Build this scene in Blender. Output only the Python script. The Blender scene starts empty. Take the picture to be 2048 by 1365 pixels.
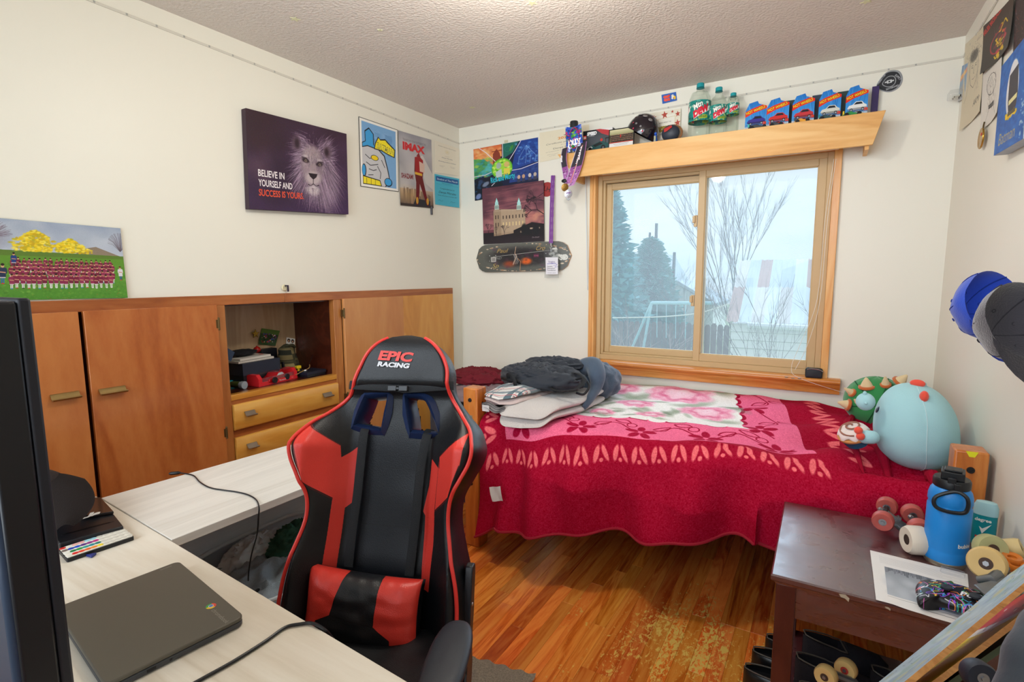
import bpy, bmesh, math, random
import numpy as np
from mathutils import Vector, Matrix, noise as mnoise
random.seed(7)
RNG = np.random.default_rng(5)
PI = math.pi
sc = bpy.context.scene
COL = sc.collection
# ---------------------------------------------------------------- camera, world, lights, exposure
FPX = 1050.93
CAM = np.array([2.4742, -3.3827, 1.4307])
def _axes(yaw, pitch, roll):
    cy, sy, cp, sp = math.cos(yaw), math.sin(yaw), math.cos(pitch), math.sin(pitch)
    f = np.array([sy*cp, cy*cp, sp]); r = np.array([cy, -sy, 0.0]); u = np.cross(r, f)
    cr, sr = math.cos(roll), math.sin(roll)
    return cr*r+sr*u, -sr*r+cr*u, f
CR, CU, CF = _axes(math.radians(-30.7466), math.radians(-6.9205), math.radians(-0.2593))
cam = bpy.data.objects.new('camera', bpy.data.cameras.new('camera'))
COL.objects.link(cam)
cam.matrix_world = Matrix(((CR[0], CU[0], -CF[0], CAM[0]), (CR[1], CU[1], -CF[1], CAM[1]), (CR[2], CU[2], -CF[2], CAM[2]), (0, 0, 0, 1)))
cam.data.sensor_width = 36; cam.data.lens = FPX/2048*36; cam.data.clip_start = 0.02; cam.data.clip_end = 200
sc.camera = cam
sc.view_settings.view_transform = 'Standard'; sc.view_settings.look = 'None'
sc.view_settings.gamma = 1; sc.view_settings.use_curve_mapping = False
sc.view_settings.exposure = 0.0

def s2l(c):
    c = np.asarray(c, float)/255.0
    return np.where(c <= 0.04045, c/12.92, ((c+0.055)/1.055)**2.4)
def rgb(h):
    if isinstance(h, str):
        h = h.lstrip('#'); h = [int(h[i:i+2], 16) for i in (0, 2, 4)]
    return tuple(s2l(h)) + (1.0,)

world = bpy.data.worlds.new('sky'); sc.world = world; world.use_nodes = True
wn = world.node_tree; wn.nodes.clear()
def N(t, typ, **k):
    n = t.nodes.new(typ)
    for a, b in k.items():
        if a == 'ins':
            for i, v in b.items(): n.inputs[i].default_value = v
        else: setattr(n, a, b)
    return n
_tc = N(wn, 'ShaderNodeTexCoord'); _mp = N(wn, 'ShaderNodeMapping'); _mp.inputs['Scale'].default_value = (1, 1, 4)
_ns = N(wn, 'ShaderNodeTexNoise', ins={'Scale': 2.2, 'Detail': 5, 'Roughness': .55})
_cr = N(wn, 'ShaderNodeValToRGB'); _cr.color_ramp.elements[0].position = .35; _cr.color_ramp.elements[1].position = .68
_cr.color_ramp.elements[0].color = rgb('d6e8f4'); _cr.color_ramp.elements[1].color = rgb('f6fbff')
_bg = N(wn, 'ShaderNodeBackground', ins={'Strength': 1.0}); _wo = N(wn, 'ShaderNodeOutputWorld')
for a, b in ((_tc.outputs['Generated'], _mp.inputs[0]), (_mp.outputs[0], _ns.inputs['Vector']), (_ns.outputs[0], _cr.inputs[0]), (_cr.outputs[0], _bg.inputs[0]), (_bg.outputs[0], _wo.inputs[0])):
    wn.links.new(a, b)

def light(name, typ, loc, energy, color, aim=None, **k):
    L = bpy.data.lights.new(name, typ); L.energy = energy; L.color = color
    for a, b in k.items(): setattr(L, a, b)
    o = bpy.data.objects.new(name, L); COL.objects.link(o); o.location = loc
    if aim is not None: o.rotation_euler = (Vector(aim)-Vector(loc)).to_track_quat('-Z', 'Y').to_euler()
    return o
# soft daylight falling in through the window (overcast sky behind thin cloud)
light('daylight', 'SUN', (1.7, 4, 5), 4.8, (0.70, 0.85, 1.0), aim=(1.75, -1.0, 1.2), angle=math.radians(85))
# the ceiling light just above the frame, warm
light('ceiling_bulb', 'POINT', (1.56, -1.80, 2.36), 28, (1.0, 0.95, 0.85), shadow_soft_size=0.06)
# added cool fill lamp behind the camera, brightening the back wall and bed
light('rear_fill', 'AREA', (1.5, -3.72, 1.75), 35, (0.80, 0.90, 1.0), aim=(1.6, 0, 1.5), shape='RECTANGLE', size=2.7, size_y=1.6, spread=math.radians(105))

# ---------------------------------------------------------------- pixel -> place helpers
def ray(px, py):
    return CR*(px-1024)/FPX - CU*(py-682.5)/FPX + CF
AX = {'x': 0, 'y': 1, 'z': 2}
def at(px, py, ax, v):
    d = ray(px, py); i = AX[ax]; t = (v-CAM[i])/d[i]
    return Vector(CAM+t*d)
def atd(px, py, dist):
    return Vector(CAM+dist*ray(px, py))
def onplane(px, py, P0, Nn):
    d = ray(px, py); t = (np.array(P0)-CAM) @ np.array(Nn) / (d @ np.array(Nn))
    return Vector(CAM+t*d)

# ---------------------------------------------------------------- node materials
def link(t, a, b): t.links.new(a, b)
MATS = {}
def mat(name, color, rough=.5, metal=0.0, spec=.5, bump=0.0, bscale=60, var=0.0, vscale=6, emit=None, coat=0.0, sheen=0.0, alpha=1.0, trans=0.0, ior=1.45, pervar=0.0):
    """plain surface: colour broken up by a little noise, fine relief"""
    if name in MATS: return MATS[name]
    m = bpy.data.materials.new(name); m.use_nodes = True; t = m.node_tree
    b = t.nodes['Principled BSDF']; c = rgb(color)
    b.inputs['Base Color'].default_value = c; b.inputs['Roughness'].default_value = rough; b.inputs['Metallic'].default_value = metal
    b.inputs['Specular IOR Level'].default_value = spec; b.inputs['Coat Weight'].default_value = coat; b.inputs['Sheen Weight'].default_value = sheen
    b.inputs['Alpha'].default_value = alpha; b.inputs['Transmission Weight'].default_value = trans; b.inputs['IOR'].default_value = ior
    tc = N(t, 'ShaderNodeTexCoord')
    v = var or 0.04
    n = N(t, 'ShaderNodeTexNoise', ins={'Scale': vscale, 'Detail': 4}); link(t, tc.outputs['Object'], n.inputs['Vector'])
    mx = N(t, 'ShaderNodeMix', data_type='RGBA'); link(t, n.outputs[0], mx.inputs[0])
    mx.inputs[6].default_value = tuple(x*(1-v) for x in c[:3])+(1,); mx.inputs[7].default_value = tuple(min(1, x*(1+v)) for x in c[:3])+(1,)
    out = mx.outputs[2]
    if pervar:
        oi = N(t, 'ShaderNodeObjectInfo'); hs = N(t, 'ShaderNodeHueSaturation'); mr = N(t, 'ShaderNodeMapRange', ins={3: 1-pervar, 4: 1+pervar})
        link(t, oi.outputs['Random'], mr.inputs[0]); link(t, mr.outputs[0], hs.inputs['Value']); link(t, out, hs.inputs['Color']); out = hs.outputs[0]
    link(t, out, b.inputs['Base Color'])
    if emit:
        b.inputs['Emission Color'].default_value = c; b.inputs['Emission Strength'].default_value = emit
    if bump:
        n2 = N(t, 'ShaderNodeTexNoise', ins={'Scale': bscale, 'Detail': 3}); link(t, tc.outputs['Object'], n2.inputs['Vector'])
        bp = N(t, 'ShaderNodeBump', ins={'Strength': bump, 'Distance': .004}); link(t, n2.outputs[0], bp.inputs['Height']); link(t, bp.outputs[0], b.inputs['Normal'])
    MATS[name] = m
    return m

def wood(name, stops, axis=2, scale=3.0, stretch=9.0, rough=.35, pervar=0.0, swirl=1.2, fine=.25, coat=0.2, worn=None):
    """stops: list of (position, colour). axis: direction of the grain"""
    if name in MATS: return MATS[name]
    m = bpy.data.materials.new(name); m.use_nodes = True; t = m.node_tree; b = t.nodes['Principled BSDF']
    b.inputs['Roughness'].default_value = rough; b.inputs['Coat Weight'].default_value = coat; b.inputs['Coat Roughness'].default_value = .15
    tc = N(t, 'ShaderNodeTexCoord'); oi = N(t, 'ShaderNodeObjectInfo')
    ad = N(t, 'ShaderNodeVectorMath', operation='ADD'); ms = N(t, 'ShaderNodeVectorMath', operation='SCALE', ins={3: 37.0})
    cb = N(t, 'ShaderNodeCombineXYZ')
    for i in range(3): link(t, oi.outputs['Random'], cb.inputs[i])
    link(t, cb.outputs[0], ms.inputs[0]); link(t, tc.outputs['Object'], ad.inputs[0]); link(t, ms.outputs[0], ad.inputs[1])
    mp = N(t, 'ShaderNodeMapping'); s = [1.0, 1.0, 1.0]; s[axis] = 1/stretch
    mp.inputs['Scale'].default_value = s; link(t, ad.outputs[0], mp.inputs[0])
    n1 = N(t, 'ShaderNodeTexNoise', ins={'Scale': scale, 'Detail': 3, 'Roughness': .5, 'Distortion': swirl}); link(t, mp.outputs[0], n1.inputs['Vector'])
    # rings from the noise value
    mu = N(t, 'ShaderNodeMath', operation='MULTIPLY', ins={1: 14.0}); fr = N(t, 'ShaderNodeMath', operation='PINGPONG', ins={1: 1.0})
    link(t, n1.outputs[0], mu.inputs[0]); link(t, mu.outputs[0], fr.inputs[0])
    n2 = N(t, 'ShaderNodeTexNoise', ins={'Scale': scale*14, 'Detail': 4, 'Roughness': .7}); link(t, mp.outputs[0], n2.inputs['Vector'])
    ma = N(t, 'ShaderNodeMath', operation='MULTIPLY', ins={1: .18}); link(t, fr.outputs[0], ma.inputs[0])
    mb = N(t, 'ShaderNodeMath', operation='MULTIPLY_ADD', ins={1: fine*1.2}); link(t, n2.outputs[0], mb.inputs[0]); link(t, ma.outputs[0], mb.inputs[2])
    mc = N(t, 'ShaderNodeMath', operation='MULTIPLY_ADD', ins={1: .75}); link(t, n1.outputs[0], mc.inputs[0]); link(t, mb.outputs[0], mc.inputs[2])
    cr = N(t, 'ShaderNodeValToRGB'); e = cr.color_ramp.elements
    while len(e) < len(stops): e.new(.5)
    for i, (p, c) in enumerate(stops): e[i].position = p; e[i].color = rgb(c)
    link(t, mc.outputs[0], cr.inputs[0]); out = cr.outputs[0]
    if pervar:
        hs = N(t, 'ShaderNodeHueSaturation'); mr = N(t, 'ShaderNodeMapRange', ins={3: 1-pervar, 4: 1+pervar*.9}); link(t, oi.outputs['Random'], mr.inputs[0])
        link(t, mr.outputs[0], hs.inputs['Value']); link(t, out, hs.inputs['Color'])
        mh = N(t, 'ShaderNodeMath', operation='MULTIPLY_ADD', ins={1: 1.7, 2: 0}); mf = N(t, 'ShaderNodeMath', operation='FRACT'); mh.inputs[1].default_value = 7.31
        link(t, oi.outputs['Random'], mh.inputs[0]); link(t, mh.outputs[0], mf.inputs[0])
        mr2 = N(t, 'ShaderNodeMapRange', ins={3: .488, 4: .508}); link(t, mf.outputs[0], mr2.inputs[0]); link(t, mr2.outputs[0], hs.inputs['Hue']); out = hs.outputs[0]
    if worn:
        (cx, cy, rx, ry), wc = worn
        ge = N(t, 'ShaderNodeNewGeometry'); sp = N(t, 'ShaderNodeSeparateXYZ'); link(t, ge.outputs['Position'], sp.inputs[0])
        dx = N(t, 'ShaderNodeMath', operation='SUBTRACT', ins={1: cx}); dy = N(t, 'ShaderNodeMath', operation='SUBTRACT', ins={1: cy})
        link(t, sp.outputs[0], dx.inputs[0]); link(t, sp.outputs[1], dy.inputs[0])
        qx = N(t, 'ShaderNodeMath', operation='DIVIDE', ins={1: rx}); qy = N(t, 'ShaderNodeMath', operation='DIVIDE', ins={1: ry}); link(t, dx.outputs[0], qx.inputs[0]); link(t, dy.outputs[0], qy.inputs[0])
        px_ = N(t, 'ShaderNodeMath', operation='POWER', ins={1: 2}); py_ = N(t, 'ShaderNodeMath', operation='POWER', ins={1: 2}); link(t, qx.outputs[0], px_.inputs[0]); link(t, qy.outputs[0], py_.inputs[0])
        su = N(t, 'ShaderNodeMath', operation='ADD'); link(t, px_.outputs[0], su.inputs[0]); link(t, py_.outputs[0], su.inputs[1])
        mpw = N(t, 'ShaderNodeMapping'); mpw.inputs['Scale'].default_value = (1, .55, 1); link(t, ge.outputs['Position'], mpw.inputs[0])
        nw = N(t, 'ShaderNodeTexNoise', ins={'Scale': 62, 'Detail': 8, 'Roughness': .8, 'Distortion': .6}); link(t, mpw.outputs[0], nw.inputs['Vector'])
        nl = N(t, 'ShaderNodeTexNoise', ins={'Scale': 6, 'Detail': 2}); link(t, mpw.outputs[0], nl.inputs['Vector'])
        a1 = N(t, 'ShaderNodeMath', operation='MULTIPLY_ADD', ins={1: -.17}); link(t, su.outputs[0], a1.inputs[0]); link(t, nw.outputs[0], a1.inputs[2])
        a2 = N(t, 'ShaderNodeMath', operation='MULTIPLY_ADD', ins={1: .34}); link(t, nl.outputs[0], a2.inputs[0]); link(t, a1.outputs[0], a2.inputs[2])
        a3 = N(t, 'ShaderNodeMath', operation='MULTIPLY_ADD', ins={1: .09}); link(t, oi.outputs['Random'], a3.inputs[0]); link(t, a2.outputs[0], a3.inputs[2])
        st = N(t, 'ShaderNodeMapRange', ins={1: .715, 2: .75}); link(t, a3.outputs[0], st.inputs[0])
        mw = N(t, 'ShaderNodeMix', data_type='RGBA'); link(t, st.outputs[0], mw.inputs[0]); link(t, out, mw.inputs[6]); mw.inputs[7].default_value = rgb(wc); out = mw.outputs[2]
    link(t, out, b.inputs['Base Color'])
    bp = N(t, 'ShaderNodeBump', ins={'Strength': .12, 'Distance': .002}); link(t, n2.outputs[0], bp.inputs['Height']); link(t, bp.outputs[0], b.inputs['Normal'])
    MATS[name] = m
    return m

# ---------------------------------------------------------------- flat print, drawn in code
class Ras:
    def __init__(s, w, h, col):
        s.w, s.h = w, h; s.a = np.zeros((h, w, 3), np.float32); s.a[:] = s._c(col)
    def _c(s, c):
        if isinstance(c, str): c = [int(c.lstrip('#')[i:i+2], 16) for i in (0, 2, 4)]
        return np.array(c, np.float32)
    def put(s, m, y0, x0, c, al=1.0):
        h, w = m.shape; r = s.a[y0:y0+h, x0:x0+w]; k = (m*al)[..., None]; r[:] = r*(1-k)+s._c(c)*k
    def box(s, x0, y0, x1, y1):
        return max(0, int(x0)-1), max(0, int(y0)-1), min(s.w, int(x1)+2), min(s.h, int(y1)+2)
    def poly(s, pts, c, al=1.0):
        p = np.array(pts, float); x0, y0, x1, y1 = s.box(p[:, 0].min(), p[:, 1].min(), p[:, 0].max(), p[:, 1].max())
        if x1 <= x0 or y1 <= y0: return
        Y, X = np.mgrid[y0:y1, x0:x1]; X = X+.5; Y = Y+.5; ins = np.zeros(X.shape, bool); n = len(p)
        for i in range(n):
            ax, ay = p[i]; bx, by = p[(i+1) % n]
            if ay == by: continue
            cnd = ((ay > Y) != (by > Y)) & (X < (bx-ax)*(Y-ay)/(by-ay)+ax); ins ^= cnd
        s.put(ins.astype(np.float32), y0, x0, c, al)
    def rect(s, x0, y0, x1, y1, c, al=1.0):
        s.a[max(0, int(y0)):int(y1), max(0, int(x0)):int(x1)] = s.a[max(0, int(y0)):int(y1), max(0, int(x0)):int(x1)]*(1-al)+s._c(c)*al
    def ell(s, cx, cy, rx, ry, c, al=1.0, soft=0.0, ang=0.0):
        R_ = max(rx, ry)*(1+soft)+1; x0, y0, x1, y1 = s.box(cx-R_, cy-R_, cx+R_, cy+R_)
        if x1 <= x0 or y1 <= y0: return
        Y, X = np.mgrid[y0:y1, x0:x1]; X = X+.5-cx; Y = Y+.5-cy; ca, sa = math.cos(ang), math.sin(ang)
        d = np.sqrt(((X*ca+Y*sa)/rx)**2+((-X*sa+Y*ca)/ry)**2)
        m = np.clip((1+soft-d)/(2*soft+1.0/max(1, min(rx, ry))), 0, 1)
        s.put(m.astype(np.float32), y0, x0, c, al)
    def ring(s, cx, cy, r, w, c):
        k = 40; o = [(cx+r*math.cos(2*PI*i/k), cy+r*math.sin(2*PI*i/k)) for i in range(k+1)]; s.line(o, w, c)
    def line(s, pts, w, c, al=1.0, taper=False):
        n = len(pts)-1
        for i in range(n):
            (ax, ay), (bx, by) = pts[i], pts[i+1]; L = math.hypot(bx-ax, by-ay) or 1
            w0 = w*(1-i/n) if taper else w; w1 = w*(1-(i+1)/n) if taper else w
            nx, ny = -(by-ay)/L/2, (bx-ax)/L/2
            s.poly([(ax+nx*w0, ay+ny*w0), (bx+nx*w1, by+ny*w1), (bx-nx*w1, by-ny*w1), (ax-nx*w0, ay-ny*w0)], c, al)
    def vgrad(s, y0, y1, c0, c1, x0=0, x1=None):
        k = np.linspace(0, 1, int(y1)-int(y0))[:, None, None]; s.a[int(y0):int(y1), int(x0):x1] = s._c(c0)*(1-k)+s._c(c1)*k
    def noise(s, amt, cell=1, mono=True, x0=0, y0=0, x1=None, y1=None):
        x1 = x1 or s.w; y1 = y1 or s.h; h, w = y1-y0, x1-x0
        g = RNG.normal(0, amt, (h//cell+2, w//cell+2, 1 if mono else 3)); 
        g = np.repeat(np.repeat(g, cell, 0), cell, 1)[:h, :w]; s.a[y0:y1, x0:x1] += g
    def blobs(s, n, cols, rmin, rmax, x0, y0, x1, y1, al=.6, soft=.3):
        for _ in range(n):
            r = random.uniform(rmin, rmax); s.ell(random.uniform(x0, x1), random.uniform(y0, y1), r, r*random.uniform(.5, 1), random.choice(cols), al, soft)
    def text(s, txt, x, y, hgt, c, wid=None, rot=0.0, shear=0.0, al=1.0, bold=0.0, align='L'):
        T, (w0, h0) = text_tris(txt, bold); sy = hgt/0.72; sx = sy if wid is None else wid/max(w0, 1e-6); W_ = w0*sx
        ox = {'L': 0, 'C': -W_/2, 'R': -W_}[align]; ca, sa = math.cos(rot), math.sin(rot)
        for tri in T:
            q = []
            for (u, v) in tri:
                X = ox+u*sx+shear*v*sy; Y = -v*sy; q.append((x+X*ca-Y*sa, y+X*sa+Y*ca))
            s.poly(q, c, al)
    def image(s, name):
        im = bpy.data.images.new(name, s.w, s.h); b = np.ones((s.h, s.w, 4), np.float32); b[..., :3] = np.clip(s.a[::-1], 0, 255)/255.0
        im.pixels.foreach_set(b.ravel()); im.update(); im.pack(); return im
_TX = {}
def text_tris(txt, bold=0.0):
    k = (txt, bold)
    if k in _TX: return _TX[k]
    cu = bpy.data.curves.new('t', 'FONT'); cu.body = txt; cu.resolution_u = 3; cu.offset = bold
    o = bpy.data.objects.new('t', cu); COL.objects.link(o); dg = bpy.context.evaluated_depsgraph_get(); me = o.evaluated_get(dg).to_mesh(); me.calc_loop_triangles()
    v = [(p.co.x, p.co.y) for p in me.vertices]; T = [[v[i] for i in t.vertices] for t in me.loop_triangles]
    x0 = min([a[0] for a in v] or [0]); x1 = max([a[0] for a in v] or [1])
    T = [[(a-x0, b) for a, b in t] for t in T]; o.evaluated_get(dg).to_mesh_clear(); bpy.data.objects.remove(o); bpy.data.curves.remove(cu)
    _TX[k] = (T, (x1-x0, .72)); return _TX[k]

def print_mat(name, ras, rough=.5, spec=.4, bump=0.0, sheen=0.0, coat=0.0, fuzz=False, bscale=500):
    m = bpy.data.materials.new(name); m.use_nodes = True; t = m.node_tree; b = t.nodes['Principled BSDF']
    b.inputs['Roughness'].default_value = rough; b.inputs['Specular IOR Level'].default_value = spec; b.inputs['Sheen Weight'].default_value = sheen; b.inputs['Coat Weight'].default_value = coat
    im = N(t, 'ShaderNodeTexImage', image=ras.image(name), extension='EXTEND'); uv = N(t, 'ShaderNodeUVMap', uv_map='UVMap'); link(t, uv.outputs[0], im.inputs[0])
    link(t, im.outputs[0], b.inputs['Base Color'])
    if bump:
        tc = N(t, 'ShaderNodeTexCoord'); n = N(t, 'ShaderNodeTexNoise', ins={'Scale': bscale, 'Detail': 2}); link(t, tc.outputs['Object'], n.inputs['Vector'])
        bp = N(t, 'ShaderNodeBump', ins={'Strength': bump, 'Distance': .003}); link(t, n.outputs[0], bp.inputs['Height']); link(t, bp.outputs[0], b.inputs['Normal'])
    return m

# ---------------------------------------------------------------- mesh helpers
def new(): 
    b = bmesh.new(); b.loops.layers.uv.new('UVMap'); return b
def obj(name, bm, m, parent=None, smooth=True, bevel=0.0, loc=None, angle=35, seg=2):
    me = bpy.data.meshes.new(name); bmesh.ops.recalc_face_normals(bm, faces=bm.faces) if smooth != 'keep' else None
    bm.to_mesh(me); bm.free()
    for x in (m if isinstance(m, (list, tuple)) else [m]): me.materials.append(x)
    if smooth:
        me.polygons.foreach_set('use_smooth', [True]*len(me.polygons))
        try: me.set_sharp_from_angle(angle=math.radians(angle))
        except Exception: pass
    o = bpy.data.objects.new(name, me); COL.objects.link(o)
    if bevel:
        md = o.modifiers.new('bevel', 'BEVEL'); md.width = bevel; md.segments = seg; md.limit_method = 'ANGLE'; md.angle_limit = math.radians(40); md.harden_normals = False
    if parent is not None: o.parent = parent; o.matrix_parent_inverse = wm(parent).inverted()
    if loc is not None: o.location = loc
    return o
def wm(o):
    b = o.matrix_basis.copy()
    return b if o.parent is None else wm(o.parent) @ o.matrix_parent_inverse @ b
def tag(o, label=None, cat=None, group=None, kind=None):
    if label: o['label'] = label
    if cat: o['category'] = cat
    if group: o['group'] = group
    if kind: o['kind'] = kind
    return o
def thing(name, label, cat, group=None, loc=(0, 0, 0), rot=None):
    o = bpy.data.objects.new(name, None); COL.objects.link(o); o.location = loc; o.empty_display_size = .05
    if rot is not None: o.rotation_euler = rot
    return tag(o, label, cat, group)
def frame(o, M_):
    o.matrix_world = M_
def box(bm, lo, hi, M_=None, mi=0):
    x0, y0, z0 = lo; x1, y1, z1 = hi
    vs = [bm.verts.new((M_ @ Vector(c)) if M_ else c) for c in ((x0, y0, z0), (x1, y0, z0), (x1, y1, z0), (x0, y1, z0), (x0, y0, z1), (x1, y0, z1), (x1, y1, z1), (x0, y1, z1))]
    fs = []
    for f in ((0, 3, 2, 1), (4, 5, 6, 7), (0, 1, 5, 4), (1, 2, 6, 5), (2, 3, 7, 6), (3, 0, 4, 7)):
        fc = bm.faces.new([vs[i] for i in f]); fc.material_index = mi; fs.append(fc)
    return vs
def cbox(bm, c, s, M_=None, mi=0):
    return box(bm, [c[i]-s[i]/2 for i in range(3)], [c[i]+s[i]/2 for i in range(3)], M_, mi)
def basis(o, x, y, z):
    return Matrix(((x[0], y[0], z[0], o[0]), (x[1], y[1], z[1], o[1]), (x[2], y[2], z[2], o[2]), (0, 0, 0, 1)))
def lathe(bm, prof, M_=None, n=24, mi=0, uv=None, cap=True):
    """prof: list of (radius, height) turned about z"""
    rings = []; L = bm.loops.layers.uv.active
    for r, z in prof:
        rings.append([bm.verts.new((M_ @ Vector((r*math.cos(2*PI*i/n), r*math.sin(2*PI*i/n), z))) if M_ else (r*math.cos(2*PI*i/n), r*math.sin(2*PI*i/n), z)) for i in range(n)])
    for a in range(len(rings)-1):
        for i in range(n):
            j = (i+1) % n; f = bm.faces.new((rings[a][i], rings[a][j], rings[a+1][j], rings[a+1][i])); f.material_index = mi
            if uv and L:
                z0, z1 = prof[a][1], prof[a+1][1]; u0, u1 = i/n, (i+1)/n
                for lp, q in zip(f.loops, ((u0, (z0-uv[0])/(uv[1]-uv[0])), (u1, (z0-uv[0])/(uv[1]-uv[0])), (u1, (z1-uv[0])/(uv[1]-uv[0])), (u0, (z1-uv[0])/(uv[1]-uv[0])))): lp[L].uv = q
    if cap:
        for k, rg in ((0, rings[0][::-1]), (-1, rings[-1])):
            if prof[k][0] > 1e-5: bm.faces.new(rg).material_index = mi
    return rings
def smoothpts(pts, n=6, closed=False):
    """Catmull-Rom through the points"""
    P = [Vector(p) for p in pts]; out = []; m = len(P)
    rng = range(m) if closed else range(m-1)
    for i in rng:
        p0 = P[(i-1) % m] if (closed or i > 0) else P[0]; p1 = P[i]; p2 = P[(i+1) % m]; p3 = P[(i+2) % m] if (closed or i+2 < m) else P[-1]
        for k in range(n):
            t = k/n; out.append(0.5*((2*p1)+(-p0+p2)*t+(2*p0-5*p1+4*p2-p3)*t*t+(-p0+3*p1-3*p2+p3)*t**3))
    if not closed: out.append(P[-1].copy())
    return out
def tube(bm, pts, r, n=8, closed=False, mi=0, cap=True, flat=None):
    """r: number or list; flat: (normal, thickness ratio) gives a ribbon-like section"""
    P = [Vector(p) for p in pts]; m = len(P); rings = []; up = Vector((0, 0, 1)) if flat is None else Vector(flat[0]); prev = None
    for i in range(m):
        a = P[(i-1) % m] if (closed or i > 0) else P[0]; b = P[(i+1) % m] if (closed or i < m-1) else P[-1]; t = (b-a)
        if t.length < 1e-9: t = Vector((0, 0, 1))
        t.normalize(); s = t.cross(up if prev is None or flat is not None else prev)
        if s.length < 1e-3: s = t.cross(Vector((1, 0, 0)))
        s.normalize(); u = s.cross(t).normalized(); 
        prev = u
        rr = r[i] if isinstance(r, (list, tuple)) else r; k = flat[1] if flat else 1
        rings.append([bm.verts.new(P[i]+s*rr*math.cos(2*PI*j/n)+u*rr*k*math.sin(2*PI*j/n)) for j in range(n)])
    for i in range(m if closed else m-1):
        A, B = rings[i], rings[(i+1) % m]
        for j in range(n):
            bm.faces.new((A[j], A[(j+1) % n], B[(j+1) % n], B[j])).material_index = mi
    if cap and not closed:
        bm.faces.new(rings[0][::-1]).material_index = mi; bm.faces.new(rings[-1]).material_index = mi
def prism(bm, pts2, depth, M_, mi=0, z0=0.0):
    """outline in the local xy plane of M_, thick along local z from z0 to z0+depth"""
    a = [bm.verts.new(M_ @ Vector((p[0], p[1], z0))) for p in pts2]; b = [bm.verts.new(M_ @ Vector((p[0], p[1], z0+depth))) for p in pts2]; n = len(a)
    L = bm.loops.layers.uv.active
    f1 = bm.faces.new(a[::-1]); f2 = bm.faces.new(b); f1.material_index = mi; f2.material_index = mi
    xs = [p[0] for p in pts2]; ys = [p[1] for p in pts2]; wx = (max(xs)-min(xs)) or 1; wy = (max(ys)-min(ys)) or 1
    for f, ps in ((f1, pts2[::-1]), (f2, pts2)):
        for lp, p in zip(f.loops, ps): lp[L].uv = ((p[0]-min(xs))/wx, (p[1]-min(ys))/wy)
    for i in range(n):
        j = (i+1) % n; bm.faces.new((a[i], a[j], b[j], b[i])).material_index = mi
    return a, b
def grid(bm, nu, nv, fn, mi=0, uvf=None, closeu=False, flip=False):
    """fn(u,v) -> point, u and v in 0..1"""
    L = bm.loops.layers.uv.active; V = [[bm.verts.new(fn(i/nu, j/nv)) for j in range(nv+1)] for i in range(nu if closeu else nu+1)]
    for i in range(nu):
        for j in range(nv):
            i2 = (i+1) % nu if closeu else i+1
            f = bm.faces.new((V[i][j], V[i2][j], V[i2][j+1], V[i][j+1])); f.material_index = mi
            for lp, (a, b) in zip(f.loops, ((i, j), (i+1, j), (i+1, j+1), (i, j+1))):
                lp[L].uv = uvf(a/nu, b/nv) if uvf else (a/nu, b/nv)
    return V
def slabgrid(bm, nu, nv, fn, nrm, th, uvf=None):
    """a sheet with thickness th along -nrm; fn gives its face side"""
    A = grid(bm, nu, nv, fn, 0, uvf); nn = Vector(nrm)
    B = [[bm.verts.new(v.co-nn*th) for v in row] for row in A]; mi = 0
    for i in range(nu):
        for j in range(nv): bm.faces.new((B[i][j], B[i][j+1], B[i+1][j+1], B[i+1][j]))
    for i in range(nu):
        for j, in ((0,), (nv,)): bm.faces.new((A[i][j], A[i+1][j], B[i+1][j], B[i][j]))
    for j in range(nv):
        for i, in ((0,), (nu,)): bm.faces.new((A[i][j], A[i][j+1], B[i][j+1], B[i][j]))
def sphere(bm, c, r, n=16, k=10, mi=0, M_=None):
    rx, ry, rz = r if isinstance(r, (tuple, list)) else (r, r, r); c = Vector(c)
    fn = lambda u, v: (lambda p: (M_ @ p) if M_ else p)(c+Vector((rx*math.cos(2*PI*u)*math.sin(PI*v), ry*math.sin(2*PI*u)*math.sin(PI*v), -rz*math.cos(PI*v))))
    V = grid(bm, n, k, fn, mi, closeu=True); 
    bmesh.ops.remove_doubles(bm, verts=[V[i][j] for i in range(n) for j in (0, k)], dist=1e-6)
def rrect(w, h, r, n=4, cx=0, cy=0):
    out = []
    for (sx, sy, a0) in ((1, 1, 0), (-1, 1, 90), (-1, -1, 180), (1, -1, 270)):
        for i in range(n+1):
            a = math.radians(a0+90*i/n); out.append((cx+sx*(w/2-r)+r*math.cos(a), cy+sy*(h/2-r)+r*math.sin(a)))
    return out
def text_obj(name, txt, M_, height, m, parent=None, width=None, bold=0.0, shear=0.0, lift=.0004, thick=0.0003):
    """raised print: letters as one thin mesh on the local xy plane of M_, centred"""
    T, (w0, h0) = text_tris(txt, bold); sy = height/.72; sx = sy if width is None else width/w0; bm = new()
    for tri in T:
        q = [bm.verts.new(M_ @ Vector(((u-w0/2)*sx+shear*v*sy, (v-.36)*sy, lift+thick))) for u, v in tri]
        if (q[1].co-q[0].co).cross(q[2].co-q[0].co).length > 1e-10: bm.faces.new(q)
    return obj(name, bm, m, parent, smooth=False)
def fbm(p, s, o=3):
    v = 0; a = 1
    for _ in range(o): v += a*mnoise.noise(Vector(p)*s); s *= 2; a *= .5
    return v
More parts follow.
